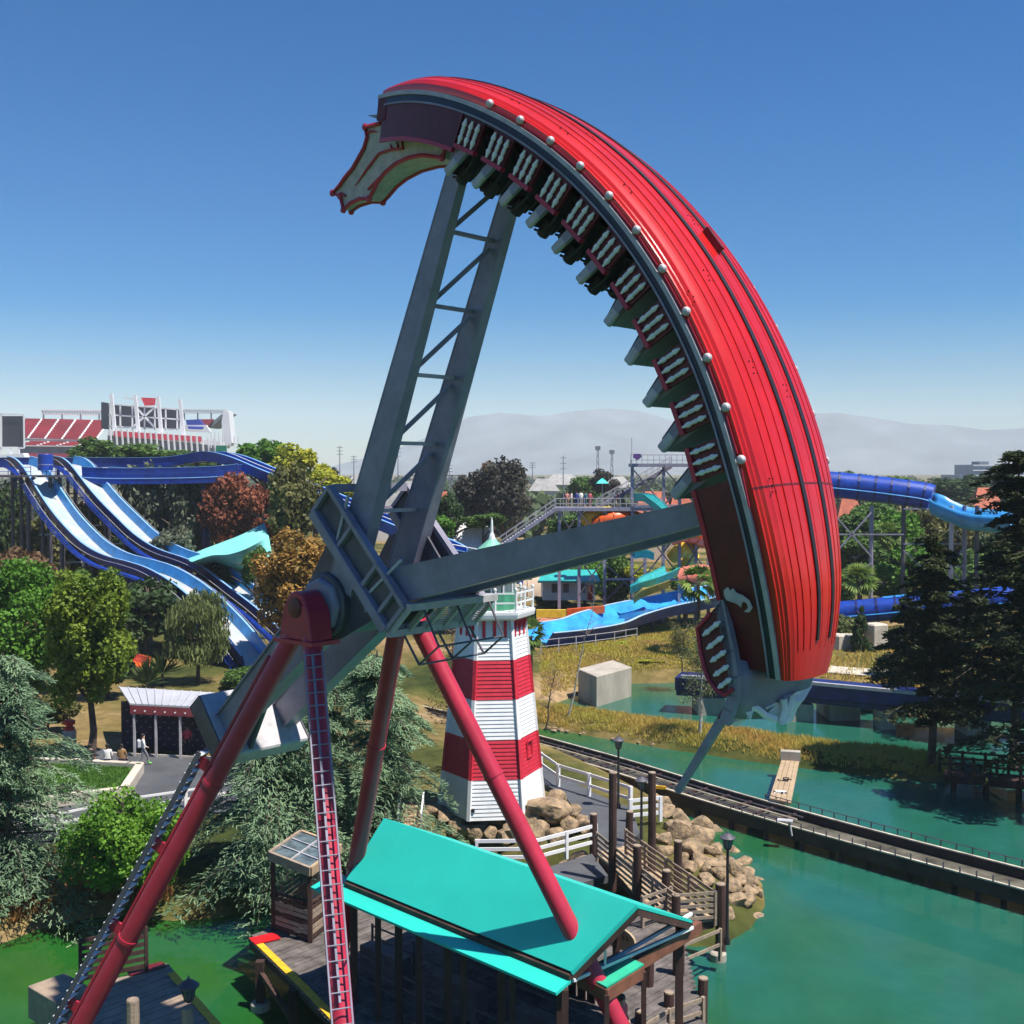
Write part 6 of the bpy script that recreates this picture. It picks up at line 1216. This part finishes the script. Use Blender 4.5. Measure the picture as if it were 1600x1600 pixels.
def tubes(name, label, pts, r, m, cat='tube slide', group=None):
    t = E(name, label, cat, tuple(D(*pts[0])), group=group); S = smooth_path([D(*q) for q in pts], 6); MB().path(S, r, 12).out('tube', m, t, smooth=True)
    for i in range(4, len(S) - 1, 4): d = (S[i + 1] - S[i]).normalized(); MB().tube(S[i] - d * .08, S[i] + d * .08, r * 1.08, None, 12).out('flange_ring', m, t)
tubes('tube_slide', 'yellow tube slide curling under the queue platform', ((915, 812, 124), (930, 806, 123), (950, 804, 122), (965, 812, 122), (960, 825, 124)), .85, YEL2); tubes('tube_slide', 'orange tube slide next to the yellow one', ((930, 820, 121), (950, 812, 120.5), (975, 808, 121), (998, 812, 123)), .8, ORA); tubes('tube_slide', 'dark orange tube slide below the lower ship arm', ((1046, 838, 118), (1066, 832, 118), (1085, 834, 119), (1100, 842, 121)), 1.0, ORA); tubes('tube_slide', 'pink tube slide in the column forest', ((1060, 905, 116), (1080, 899, 116), (1102, 897, 117)), 1.0, PINK)
tubes('tube_slide', 'yellow tube slide drop behind the columns', ((1050, 870, 122), (1070, 856, 121), (1080, 868, 122), (1072, 885, 123)), .8, YEL2)
for lb, pts, m_ in (('teal slide trough leaving the queue platform', ((995, 780, 118.5), (1012, 782, 118), (1026, 792, 117.5), (1042, 806, 117)), TEA2), ('teal slide trough winding among the columns', ((1050, 895, 116), (1030, 905, 115), (1005, 915, 114), (985, 925, 114)), TEA2), ('teal slide end by the white building', ((990, 870, 118), (1005, 868, 118), (1020, 872, 118)), TEA2), ('olive slide trough rising behind the blue slide', ((990, 940, 112), (1010, 925, 112), (1035, 915, 113)), mat('slide_olive', (.3, .25, .06), .5, .2, 2))):
    chute('open_slide', lb, 'slide', [D(*q) for q in pts], 1.6, .6, m_, BLUEL if m_ is TEA2 else m_, m_, .1, 5, .3, .12)
t, S, sd = chute('blue_slide', 'bright blue open slide run ending on the slope', 'water slide', [G(x, y, z) for x, y, z in ((832, 1000, 2.2), (880, 995, 2.2), (925, 987, 2.3), (955, 975, 2.5), (1000, 962, 2.9), (1060, 949, 3.4), (1130, 935, 3.9), (1200, 924, 4.2))], 4.4, 1.0, BLUE, BLUEL, mat('rim_pale', (.45, .62, .8), .4, .1, 2), .15, 6, .9, .25)
for i in range(6, len(S), 5): tower_leg(t, S[i], S[i].z - .1, DSTEEL, .25)
mb = MB(); mb.loft([[S[i] + sd[i] * q + Vector((0, 0, .02 if abs(q) < 2.19 else .98)) for q in (-3.06, -2.18, 2.18, 3.06)] for i in range(len(S))], False, False); mb.out('water_film', mat('slide_water', (.05, .4, .72), .12, .25, .6, spec=.6, col2=(.03, .2, .6)), t, smooth=True)
railing('slope_railing', 'thin grey railing along the walk below the blue slide', [G(x, y, 1.9) for x, y in ((845, 1020), (900, 1014), (960, 1006), (995, 1000))], 2, 1.1, LSTEEL, pw=.06, rw=(.04, .05))
pb_ = E('pool_building', 'low white building with a teal roof behind the slide columns', 'building', tuple(place(890, Y=128))); pan('wall', [(848, 905), (930, 905), (930, 938), (848, 938)], 128, WHITE, pb_, 8); slab('roof', [D(840, 908, 126), D(938, 908, 126), D(930, 890, 132), D(850, 890, 132)], TEA2, pb_, .2)
for x in (862, 880, 905): pan('window', [(x, 912), (x + 9, 912), (x + 9, 926), (x, 926)], 127.9, GLASS, pb_, .1)
pan('red_door', [(918, 915), (926, 915), (926, 937), (918, 937)], 127.9, DK_RED, pb_, .1)
pd = E('pool_deck_wall', 'yellow and orange low pool wall beyond the blue slide', 'wall', tuple(place(880, Y=118))); pan('yellow_part', [(838, 953), (885, 953), (885, 965), (838, 965)], 114, YEL2, pd, .5); pan('orange_part', [(886, 952), (945, 947), (945, 958), (886, 963)], 114, ORA, pd, .5)
tag(MB().prism([G(x, y, 1.75) for x, y in ((838, 966), (950, 960), (950, 985), (838, 988))], (0, 0, .1)).out('terracotta_deck', mat('terracotta', (.42, .16, .09), .8, .15, 1)), 'terracotta paved deck beside the blue slide', 'deck', kind='structure')
def parasol(label, x, yt, wpx, Y, zb, m, square=False):
    c = D(x, yt, Y); R = wpx * Y / FPX / 2; t = E('parasol', label, 'parasol', (c.x, c.y, zb)); n = 4 if square else 12
    prof = [(.03, 0), (R * .55, -R * .28), (R, -R * .62)] if square else [(.05, 0), (R * .4, -R * .07), (R * .75, -R * .22), (R, -R * .42)]
    mb = MB(); rings = [[c + Vector((r_ * math.cos(2 * math.pi * (k + .5) / n), r_ * math.sin(2 * math.pi * (k + .5) / n), h_)) for k in range(n)] for r_, h_ in prof]; mb.loft(rings, True, True); mb.out('canopy', m, t, smooth=not square); MB().tube((c.x, c.y, zb), c, .05, .05, 6).out('pole', LSTEEL, t)
BEI = mat('beige_canvas', (.68, .52, .36), .8, .1, 2)
parasol('teal pyramid parasol above the queue platform', 941, 747, 27, 126, D(941, 795, 126).z, TEAL, True)
for lb, x, y, wp in (('wide beige parasol behind the slide tower columns', 1356, 858, 60), ('beige parasol half hidden by the red hull', 1306, 862, 36), ('beige parasol at the pine edge', 1526, 862, 44)): parasol(lb, x, y, wp, 150, 1.5, BEI)

# ---------------------------------------------------------------- slides on the right
def bigtube(name, label, pts, r, m, open_from=None):
    t = E(name, label, 'tube slide', tuple(D(*pts[0]))); S = smooth_path([D(*q) for q in pts], 6); cut = open_from or len(S)
    MB().path(S[:cut], r, 14).out('tube', m, t, smooth=True)
    for i in range(2, cut - 1, 3): d = (S[i + 1] - S[i]).normalized(); MB().tube(S[i] - d * .1, S[i] + d * .1, r * 1.05, None, 14).out('flange_ring', BLUEN, t)
    mb = MB(); sdn = [(S[min(i + 1, len(S) - 1)] - S[max(i - 1, 0)]) for i in range(len(S))]; mb.path([S[i] + Vector((sdn[i].y, -sdn[i].x, 0)).normalized() * r * 1.02 - Vector((0, 0, r * .25)) for i in range(len(S))], .07, 5); mb.out('seam_rail', BLUEL, t)
    if cut < len(S):
        rings = []
        for i in range(cut - 1, len(S)):
            n_ = Vector((sdn[i].y, -sdn[i].x, 0)).normalized(); rings.append([S[i] + n_ * r * 1.35 * math.cos(a_) + Vector((0, 0, r * 1.2 * math.sin(a_) + (.5 if math.cos(a_) < -.7 else 0))) for a_ in [math.pi + math.pi * k / 10 for k in range(11)]])
        o = MB(); o.loft(rings, False, False); ob = o.out('open_trough', BLUEL, t, smooth=True); s_ = ob.modifiers.new('s', 'SOLIDIFY'); s_.thickness = .1
    return t, S
tu, S = bigtube('tube_slide', 'upper dark blue tube slide opening into a light blue trough', ((1240, 752, 127), (1290, 756, 126), (1350, 762, 125), (1400, 768, 124), (1450, 776, 123), (1478, 788, 122), (1510, 800, 121), (1545, 804, 120), (1580, 806, 119)), 1.45, BLUE, 26)
for x, Yc, m_ in ((1300, 126, DSTEEL), (1362, 124, STEEL), (1412, 124, DSTEEL), (1487, 121, LSTEEL), (1508, 123, STEEL), (1527, 121, DSTEEL)):
    q = D(x, 790, Yc); MB().tube((q.x, q.y, 1), (q.x, q.y, q.z), .25, .25, 8).out('support_column', m_, tu, smooth=True)
for x0, y0, x1, y1 in ((1300, 800, 1362, 870), (1362, 800, 1300, 870), (1412, 795, 1487, 795), (1412, 850, 1487, 850), (1487, 825, 1508, 850), (1487, 850, 1508, 850), (1487, 880, 1508, 855), (1487, 885, 1508, 885), (1487, 890, 1508, 918), (1487, 920, 1508, 920), (1362, 880, 1300, 915), (1412, 860, 1455, 900), (1300, 835, 1412, 835)):
    bar(tu, 'lattice_brace', D(x0, y0, 122), D(x1, y1, 122), .14, STEEL)
tl_, S = bigtube('tube_slide', 'lower blue tube slide passing behind the dark pines', ((1270, 962, 112), (1320, 957, 111), (1380, 952, 110), (1440, 946, 109), (1500, 942, 108), (1560, 936, 107), (1640, 926, 106)), 1.15, BLUE, None)
for i in range(3, len(S), 7): tower_leg(tl_, S[i], S[i].z - .9, DSTEEL, .22)
mb = MB(); mb.loft([[S[i] + Vector((0, -.5, 1.12)), S[i] + Vector((0, .5, 1.16))] for i in range(12, 24)], False, False); mb.out('open_top', BLUEL, tl_, smooth=True)
for lb, x, yb, w_, h_ in (('pale square concrete footing on the sandy shore', 1318, 1018, 2.2, 1.6), ('pale rounded concrete block by the slide leg', 1368, 1015, 1.6, 2.4)):
    q = G(x, yb, 1.2); tag(MB().box(q + Vector((0, 0, h_ / 2)), (w_, 1.6, h_), Matrix.Rotation(.3, 3, 'Z')).out('concrete_footing', CONCP, bevel=.12), lb, 'concrete block')
a_, b_, c_ = G(903, 1091, 0), G(932, 1105, 0), G(987, 1088, 0); hgt = D(932, 1057, b_.y).z
cbk = tag(MB().prism([v + Vector((0, 0, -1.5)) for v in (a_, b_, c_, c_ + (a_ - b_))], (0, 0, hgt + 1.5)).out('concrete_block', CONC, bevel=.05), 'large square concrete block standing in the far water', 'concrete block')
br = E('flume_bridge', 'navy flume bridge on concrete piers crossing the far water', 'bridge', tuple(G(1300, 1128, 0)))
B0 = [Vector((D(x, y, Y))) for x, y, Y in ((1060, 1054, 83), (1260, 1064, 80), (1430, 1080, 77), (1700, 1105, 72))]
for i in range(3):
    bar(br, 'girder', B0[i] - Vector((0, 0, .45)), B0[i + 1] - Vector((0, 0, .45)), 2.6, BLUEN, .9); bar(br, 'walk_kerb', B0[i] + Vector((0, -1.35, .1)), B0[i + 1] + Vector((0, -1.35, .1)), .3, LSTEEL, .22); bar(br, 'lower_flange', B0[i] - Vector((0, 0, 1.2)), B0[i + 1] - Vector((0, 0, 1.2)), 1.6, BLUEN, .35)
for x, yb, w_, dp in ((1112, 1118, 1.9, 3), (1250, 1128, 1.9, 3), (1320, 1126, 2.2, 3.4), (1388, 1140, 1.1, 1.6), (1530, 1150, 1.6, 2.2)):
    q = G(x, yb, 0); f = (q.x - B0[0].x) / (B0[3].x - B0[0].x); zt = lerp(B0[0].z, B0[3].z, f) - 1.35; MB().box(Vector((q.x, q.y + dp / 2, (zt - 1.5) / 2)), (w_, dp, zt + 1.5)).out('pier', CONC, br, bevel=.04)
fb = E('wooden_footbridge', 'dark timber footbridge with three bar railing under the pines', 'footbridge', tuple(G(1560, 1212, .6)))
fa_, fb_ = G(1476, 1212, .7), G(1660, 1228, .7); bar(fb, 'deck', fa_, fb_, 1.6, WOODD, .35)
for q in (-.75, .75):
    for k in range(3): bar(fb, 'rail', fa_ + Vector((0, q, .5 + .35 * k)), fb_ + Vector((0, q, .5 + .35 * k)), .07, WOODD, .12)
    for k in range(6): p = lerp(fa_, fb_, k / 5) + Vector((0, q, 0)); bar(fb, 'post', p, p + Vector((0, 0, 1.3)), .13, WOODD)
for k in range(4): p = lerp(fa_, fb_, .08 + k * .28); bar(fb, 'pile', Vector((p.x, p.y, -1.5)), p, .25, WOODD)
tag(MB().prism([G(x, y, 1.35) for x, y in ((1250, 1048), (1420, 1062), (1420, 1050), (1250, 1038))], (0, 0, .06)).out('sandy_path', CONCP), 'pale sandy path along the shore behind the navy bridge', 'path', kind='structure')

# ---------------------------------------------------------------- far buildings and masts
def house(label, x, yr, yb, wpx, Y, wm_, rm_, cat='house'):
    c = place(x, Y=Y, z=1.2); W = wpx * Y / FPX; zt = D(x, yr, Y).z; zw = lerp(1.2, zt, .6); t = E('house', label, cat, tuple(c)); dp = W * .6
    MB().box((c.x, c.y + dp / 2, (1.0 + zw) / 2), (W, dp, zw - 1.0)).out('wall', wm_, t)
    e_ = W * .06; mb = MB(); x0, x1, y0, y1 = c.x - W / 2 - e_, c.x + W / 2 + e_, c.y - e_, c.y + dp + e_; mb.add([(x0, y0, zw), (x1, y0, zw), (x1, y1, zw), (x0, y1, zw), (c.x - W * .25, c.y + dp / 2, zt), (c.x + W * .25, c.y + dp / 2, zt)], [(0, 1, 5, 4), (1, 2, 5), (2, 3, 4, 5), (3, 0, 4), (0, 3, 2, 1)]); mb.out('roof', rm_, t)
    for k in range(3): q = c.x + W * (k - 1) * .3; MB().box((q, c.y - .04, lerp(1.2, zw, .55)), (W * .12, .1, (zw - 1.2) * .35)).out('window', GLASS, t)
RTI = mat('red_tile_roof', (.5, .14, .08), .8, .15, 1); TAN = mat('tan_stucco', (.55, .43, .32), .85, .1, .5); PALW = mat('pale_stucco', (.6, .57, .53), .85, .1, .5); GRR = mat('grey_roof', (.32, .31, .3), .8, .15, .5)
for a_ in (('red tiled tan house left of the stair tower', 1022, 768, 812, 64, 205, TAN, RTI), ('red tiled house glimpsed right of the stair tower', 1066, 765, 800, 40, 225, TAN, RTI), ('small teal walled house with a red roof between the ship arms', 688, 768, 792, 38, 235, TEA2, RTI), ('white roofed hall between the ship arms', 640, 752, 775, 50, 300, PALW, GRR), ('long white shed near the quonset hut', 735, 818, 842, 90, 150, PALW, WHITE), ('tan house with red roof right of the office block tree', 1545, 762, 800, 46, 260, TAN, RTI), ('pale low house behind the eucalyptus', 600, 760, 785, 46, 260, PALW, GRR), ('distant white warehouse under the hills', 880, 741, 752, 60, 620, PALW, GRR), ('distant pale warehouse right of the dark oaks', 850, 748, 760, 44, 480, PALW, GRR), ('distant flat office near the teal parasol', 960, 745, 757, 60, 560, PALW, GRR), ('distant pale block left of the ship arms', 560, 742, 756, 40, 520, PALW, GRR), ('distant low roof line by the first mast', 540, 748, 760, 30, 420, TAN, GRR), ('far red roof left of the first drop slide tower', 1330, 775, 795, 40, 210, TAN, RTI)): house(*a_)
qh = E('quonset_hut', 'tan half round hut behind the lighthouse roof', 'hut', tuple(place(805, Y=150))); c = place(805, Y=150, z=1.2); R = 3.4
mb = MB(); mb.loft([[c + Vector((xx, -R * math.cos(a_), R * 1.1 * math.sin(a_))) for a_ in [math.pi * k / 12 for k in range(13)]] for xx in (-3, 0, 3, 6, 9)], False, False); mb.out('shell', TAN, qh, smooth=True); mb = MB(); mb.add([c + Vector((-3, -R * math.cos(a_), R * 1.1 * math.sin(a_))) for a_ in [math.pi * k / 12 for k in range(13)]], [tuple(range(13))]); mb.out('end_wall', mat('hut_end', (.2, .15, .11), .8, .2, 1), qh)
for k in range(6): mb = MB(); mb.path([c + Vector((-2.8 + 2.2 * k, -R * 1.01 * math.cos(a_), R * 1.11 * math.sin(a_))) for a_ in [math.pi * j / 12 for j in range(13)]], .08, 4); mb.out('rib', TAN, qh)
OFB = mat('office_glass', (.12, .17, .28), .3, .15, .05); of = E('office_block', 'blue glass office block on the right horizon', 'building', tuple(place(1555, Y=900)))
pan('tower', [(1522, 726), (1600, 726), (1600, 760), (1522, 760)], 900, OFB, of, 40); pan('wing', [(1500, 742), (1524, 742), (1524, 760), (1500, 760)], 895, OFB, of, 40)
for y in (726, 734, 742, 750): pan('floor_band', [(1521, y), (1601, y), (1601, y + 1.8), (1521, y + 1.8)], 898.5, SWH, of, 1)
pan('roof_plant', [(1530, 721), (1545, 721), (1545, 726), (1530, 726)], 905, SGR, of, 15)
def mast(label, x, yt, yb, Y, lat=False):
    b_ = D(x, yb, Y); b_.z = 1; tz = D(x, yt, Y).z; t = E('mast', label, 'mast', tuple(b_)); w_ = .0009 * Y
    if lat:
        for q in (-1, 1): bar(t, 'leg', Vector((b_.x + q * w_ * 2, b_.y, 1)), Vector((b_.x + q * w_ * .5, b_.y, tz)), w_ * .6, SGR)
        for k in range(9): z0, z1 = lerp(1, tz, k / 9), lerp(1, tz, (k + 1) / 9); s0, s1 = w_ * lerp(2, .5, k / 9), w_ * lerp(2, .5, (k + 1) / 9); bar(t, 'lacing', Vector((b_.x - s0 * (1 if k % 2 else -1), b_.y, z0)), Vector((b_.x + s1 * (1 if k % 2 else -1), b_.y, z1)), w_ * .4, SGR)
        MB().box((b_.x, b_.y, tz - w_ * 2), (w_ * 5, w_ * 2, w_ * 4)).out('antenna_rack', SGR, t)
    else:
        MB().tube(b_, (b_.x, b_.y, tz), w_ * .7, w_ * .4, 6).out('pole', SGR, t)
        for k in (0.02, .07, .12): z = lerp(tz, 1, k); bar(t, 'cross_arm', Vector((b_.x - w_ * 3, b_.y, z)), Vector((b_.x + w_ * 3, b_.y, z)), w_ * .5, SGR)
for a_ in (('slim utility pole left of the ship arms', 531, 697, 745, 420), ('slim utility pole seen between the ship arms', 622, 699, 770, 380), ('second slim pole between the ship arms', 702, 725, 780, 330), ('thin pole left of the far oaks', 553, 712, 745, 500), ('thin light pole above the queue platform', 880, 712, 790, 200), ('thin pole behind the far oaks', 832, 722, 750, 500), ('cell mast right of the thin light pole', 934, 697, 735, 520, True), ('lattice mast with an antenna rack', 956, 703, 740, 520, True)): mast(*a_)
sbs = E('substation_frame', 'grey electrical substation frame on the far plain', 'substation', tuple(place(680, Y=420)))
for k in range(9): x = 640 + k * 11; bar(sbs, 'upright', D(x, 742, 420), D(x, 758, 420), .5, SGR)
for y in (743, 749): bar(sbs, 'beam', D(640, y, 420), D(728, y, 420), .5, SGR)
# ---------------------------------------------------------------- people
def body_mesh(pose):
    if pose == 'stand': J = dict(hipL=(.1, 0, .92), hipR=(-.1, 0, .92), kL=(.11, -.03, .5), kR=(-.11, .0, .5), aL=(.12, .0, .09), aR=(-.12, .02, .09), tL=(.13, -.16, .05), tR=(-.13, -.14, .05), eL=(.27, .03, 1.12), eR=(-.27, .03, 1.12), hL=(.26, -.1, .88), hR=(-.26, -.08, .88)); dz = 0
    elif pose == 'walk': J = dict(hipL=(.1, 0, .92), hipR=(-.1, 0, .92), kL=(.11, -.22, .53), kR=(-.11, .06, .5), aL=(.12, -.28, .1), aR=(-.12, .36, .17), tL=(.13, -.46, .06), tR=(-.13, .28, .05), eL=(.26, .16, 1.14), eR=(-.26, -.08, 1.12), hL=(.24, .1, .9), hR=(-.24, -.3, 1.0)); dz = 0
    else: J = dict(hipL=(.11, -.04, .5), hipR=(-.11, -.04, .5), kL=(.14, -.46, .5), kR=(-.14, -.46, .5), aL=(.14, -.5, .1), aR=(-.14, -.48, .1), tL=(.15, -.66, .05), tR=(-.15, -.64, .05), eL=(.26, -.08, .7), eR=(-.26, -.08, .7), hL=(.17, -.34, .58), hR=(-.17, -.34, .58)); dz = -.42
    z = lambda v: v + dz; lean = -.06 if pose == 'sit' else 0
    P = [('pel', (0, 0, z(.97)), .145), ('wai', (0, lean * .5, z(1.12)), .13), ('che', (0, lean, z(1.33)), .155), ('nec', (0, lean, z(1.49)), .06), ('hd1', (0, lean - .01, z(1.58)), .085), ('hd2', (0, lean - .01, z(1.68)), .095), ('hd3', (0, lean, z(1.75)), .06), ('shL', (.17, lean, z(1.42)), .075), ('shR', (-.17, lean, z(1.42)), .075)]
    for k, r_ in (('hipL', .1), ('hipR', .1), ('kL', .068), ('kR', .068), ('aL', .045), ('aR', .045), ('tL', .045), ('tR', .045), ('eL', .045), ('eR', .045), ('hL', .038), ('hR', .038)): P.append((k, J[k], r_))
    ix = {p[0]: i for i, p in enumerate(P)}; Ed = [('pel', 'wai'), ('wai', 'che'), ('che', 'nec'), ('nec', 'hd1'), ('hd1', 'hd2'), ('hd2', 'hd3'), ('che', 'shL'), ('che', 'shR'), ('shL', 'eL'), ('shR', 'eR'), ('eL', 'hL'), ('eR', 'hR'), ('pel', 'hipL'), ('pel', 'hipR'), ('hipL', 'kL'), ('hipR', 'kR'), ('kL', 'aL'), ('kR', 'aR'), ('aL', 'tL'), ('aR', 'tR')]
    me = bpy.data.meshes.new('sk'); me.from_pydata([p[1] for p in P], [(ix[a_], ix[b_]) for a_, b_ in Ed], []); o = bpy.data.objects.new('sk', me); COL.objects.link(o)
    o.modifiers.new('skin', 'SKIN'); s_ = o.modifiers.new('sub', 'SUBSURF'); s_.levels = 1
    for i, p in enumerate(P): me.skin_vertices[0].data[i].radius = (p[2], p[2]); me.skin_vertices[0].data[i].use_root = (i == 0)
    dg = bpy.context.evaluated_depsgraph_get(); r_ = bpy.data.meshes.new_from_object(o.evaluated_get(dg)); bpy.data.objects.remove(o)
    r_.name = 'body_' + pose; r_.materials.clear()
    for _ in range(4): r_.materials.append(BLACK)
    r_.polygons.foreach_set('use_smooth', [True] * len(r_.polygons)); hands = [Vector(J['hL']), Vector(J['hR'])]; el = [Vector(J['eL']), Vector(J['eR'])]; an = [Vector(J[k]) for k in ('aL', 'aR', 'tL', 'tR')]; kn = [Vector(J[k]) for k in ('kL', 'kR', 'hipL', 'hipR')]
    for f in r_.polygons:
        c = f.center; s_ = 1
        if c.z > z(1.47): s_ = 0
        elif min((c - q).length for q in hands) < min(.16, 1): s_ = 0
        elif min((c - q).length for q in an) < .17: s_ = 3
        elif c.z < z(1.0) and min((c - q).length for q in el) > .2: s_ = 2
        f.material_index = s_
    return r_, z(1.68), lean
BODY = {k: body_mesh(k) for k in ('stand', 'walk', 'sit')}
SKIN = [mat('skin_a', (.45, .27, .19), .6, .05, 5), mat('skin_b', (.22, .12, .08), .6, .05, 5)]; HAIR = mat('hair_dark', (.02, .014, .012), .6, .2, 8)
def cloth(nm, c): return mat('cloth_' + nm, c, .85, .12, 6)
def person(label, loc, rz, pose, shirt, pants, shoe, skin=0, hair=HAIR, h=1.0, group=None):
    me, hz_, ln_ = BODY[pose]; t = E('person', label, 'person', tuple(loc), rz, group); t.scale = (h, h, h); b = link('body', me, None, t)
    for i, m_ in enumerate((SKIN[skin], shirt, pants, shoe)): b.material_slots[i].link = 'OBJECT'; b.material_slots[i].material = m_
    mb = MB(); mb.lathe((0, ln_ + .015, hz_ - .06), (0, .12, 1), [(.06, -.03), (.108, .03), (.112, .08), (.09, .13), (.03, .16)], 10); mb.out('hair', hair, t, smooth=True, local=True)
    return t
BLK, WHT, NVY = cloth('black', (.015, .015, .02)), cloth('white', (.7, .68, .66)), cloth('navy', (.03, .04, .1)); GRN = cloth('lime', (.2, .6, .1))
pw = person('person in white shirt walking across the plaza with a pale backpack', G(224, 1196, 1.33), 1.9, 'walk', WHT, cloth('grey', (.2, .2, .22)), GRN)
mb = MB(); mb.box((0, .22, 1.22), (.34, .2, .46)); mb.out('backpack', cloth('pack', (.5, .5, .54)), pw, local=True, bevel=.06)
person('person in pink red shirt and black trousers by the pavilion wall', G(292, 1181, 1.33), .6, 'stand', cloth('rose', (.6, .06, .1)), BLK, BLK, 1)
for lb, x, sh, k in (('person in black sitting on the planter wall by the maple trunk', 140, BLK, 0), ('person in white shirt sitting on the planter wall', 168, WHT, 1), ('person in tan brown shirt sitting on the planter wall end', 190, cloth('tan', (.25, .14, .05)), 0)):
    q = G(x, 1203, 1.32); person(lb, (q.x, q.y, 1.84 - .46 + .0), math.pi + (.2 * k), 'sit', sh, NVY, BLK, k)
cb = sum(ins, Vector()) / 4; person('ride operator in red shirt standing inside the slatted booth', (cb.x, cb.y, ZD), .4, 'stand', cloth('red', (.5, .04, .02)), BLK, BLK)
for i, (x, c, nm) in enumerate(((886, (.65, .25, .22), 'salmon'), (893, (.7, .6, .55), 'cream'), (901, (.08, .12, .4), 'blue'), (908, (.75, .72, .7), 'white'), (915, (.1, .3, .4), 'teal'), (922, (.5, .1, .12), 'red'), (965, (.55, .1, .1), 'dark red'), (973, (.1, .1, .12), 'black'))):
    q = D(x, 795, YW + 1.0 + (i % 3)); person('person in %s swimwear waiting on the queue platform' % nm, (q.x, q.y, q.z + .18), i * 1.3, 'stand', cloth('swim%d' % i, c), cloth('short%d' % i, tuple(v * .5 for v in c)), SKIN[0], i % 2, HAIR, .95 + .02 * (i % 4), 'people on the queue platform')
for i, (x, y, lb) in enumerate(((955, 1600, 'person in a coral shirt under the station by the purple leg end'),)):
    q = G(972, 1655, ZD); person(lb, (q.x, q.y, ZD), 1.0, 'stand', cloth('coral', (.8, .12, .14)), BLK, BLK)
# ---------------------------------------------------------------- hills and haze
def hill(name, label, pts, Y, m):
    P = [(D(x, y, Y)) for x, y in pts]; mb = MB(); rings = []
    for p in P: rings.append([Vector((p.x, p.y - 900 * (1 + .2 * math.sin(p.x / 300)), -1.5)), Vector((p.x * .97, p.y - 380, p.z * .55)), Vector((p.x, p.y, p.z)), Vector((p.x, p.y + 500, -1.5))])
    mb.loft(rings, False, False); return tag(mb.out(name, m, smooth=True), label, 'hills', kind='structure')
HM = mat('hill_earth', (.15, .17, .18), .95, .2, .004)
hill('hills', 'hazy mountain ridge behind the ship arms', [(440, 737), (520, 728), (600, 708), (660, 686), (700, 668), (730, 652), (780, 645), (850, 650), (900, 642), (950, 638), (1000, 642), (1060, 660), (1120, 668), (1200, 655), (1260, 647), (1310, 645), (1360, 652), (1420, 662), (1480, 664), (1540, 672), (1620, 668), (1720, 690), (1850, 715), (2000, 735)], 5200, HM)
hz = MB(); hz.box((0, 2800, 163), (13600, 6700, 332)); ho = hz.out('haze', None); ho['kind'] = 'stuff'; ho['label'] = 'pale summer haze lying over the plain'; ho['category'] = 'haze'
hm = bpy.data.materials.new('haze'); hm.use_nodes = True; N = hm.node_tree.nodes; N.clear(); o_ = N.new('ShaderNodeOutputMaterial'); pv = N.new('ShaderNodeVolumePrincipled')
pv.inputs['Color'].default_value = (.82, .9, 1.0, 1); pv.inputs['Density'].default_value = .00015; pv.inputs['Anisotropy'].default_value = -.2
hm.node_tree.links.new(pv.outputs[0], o_.inputs['Volume']); ho.data.materials.append(hm)
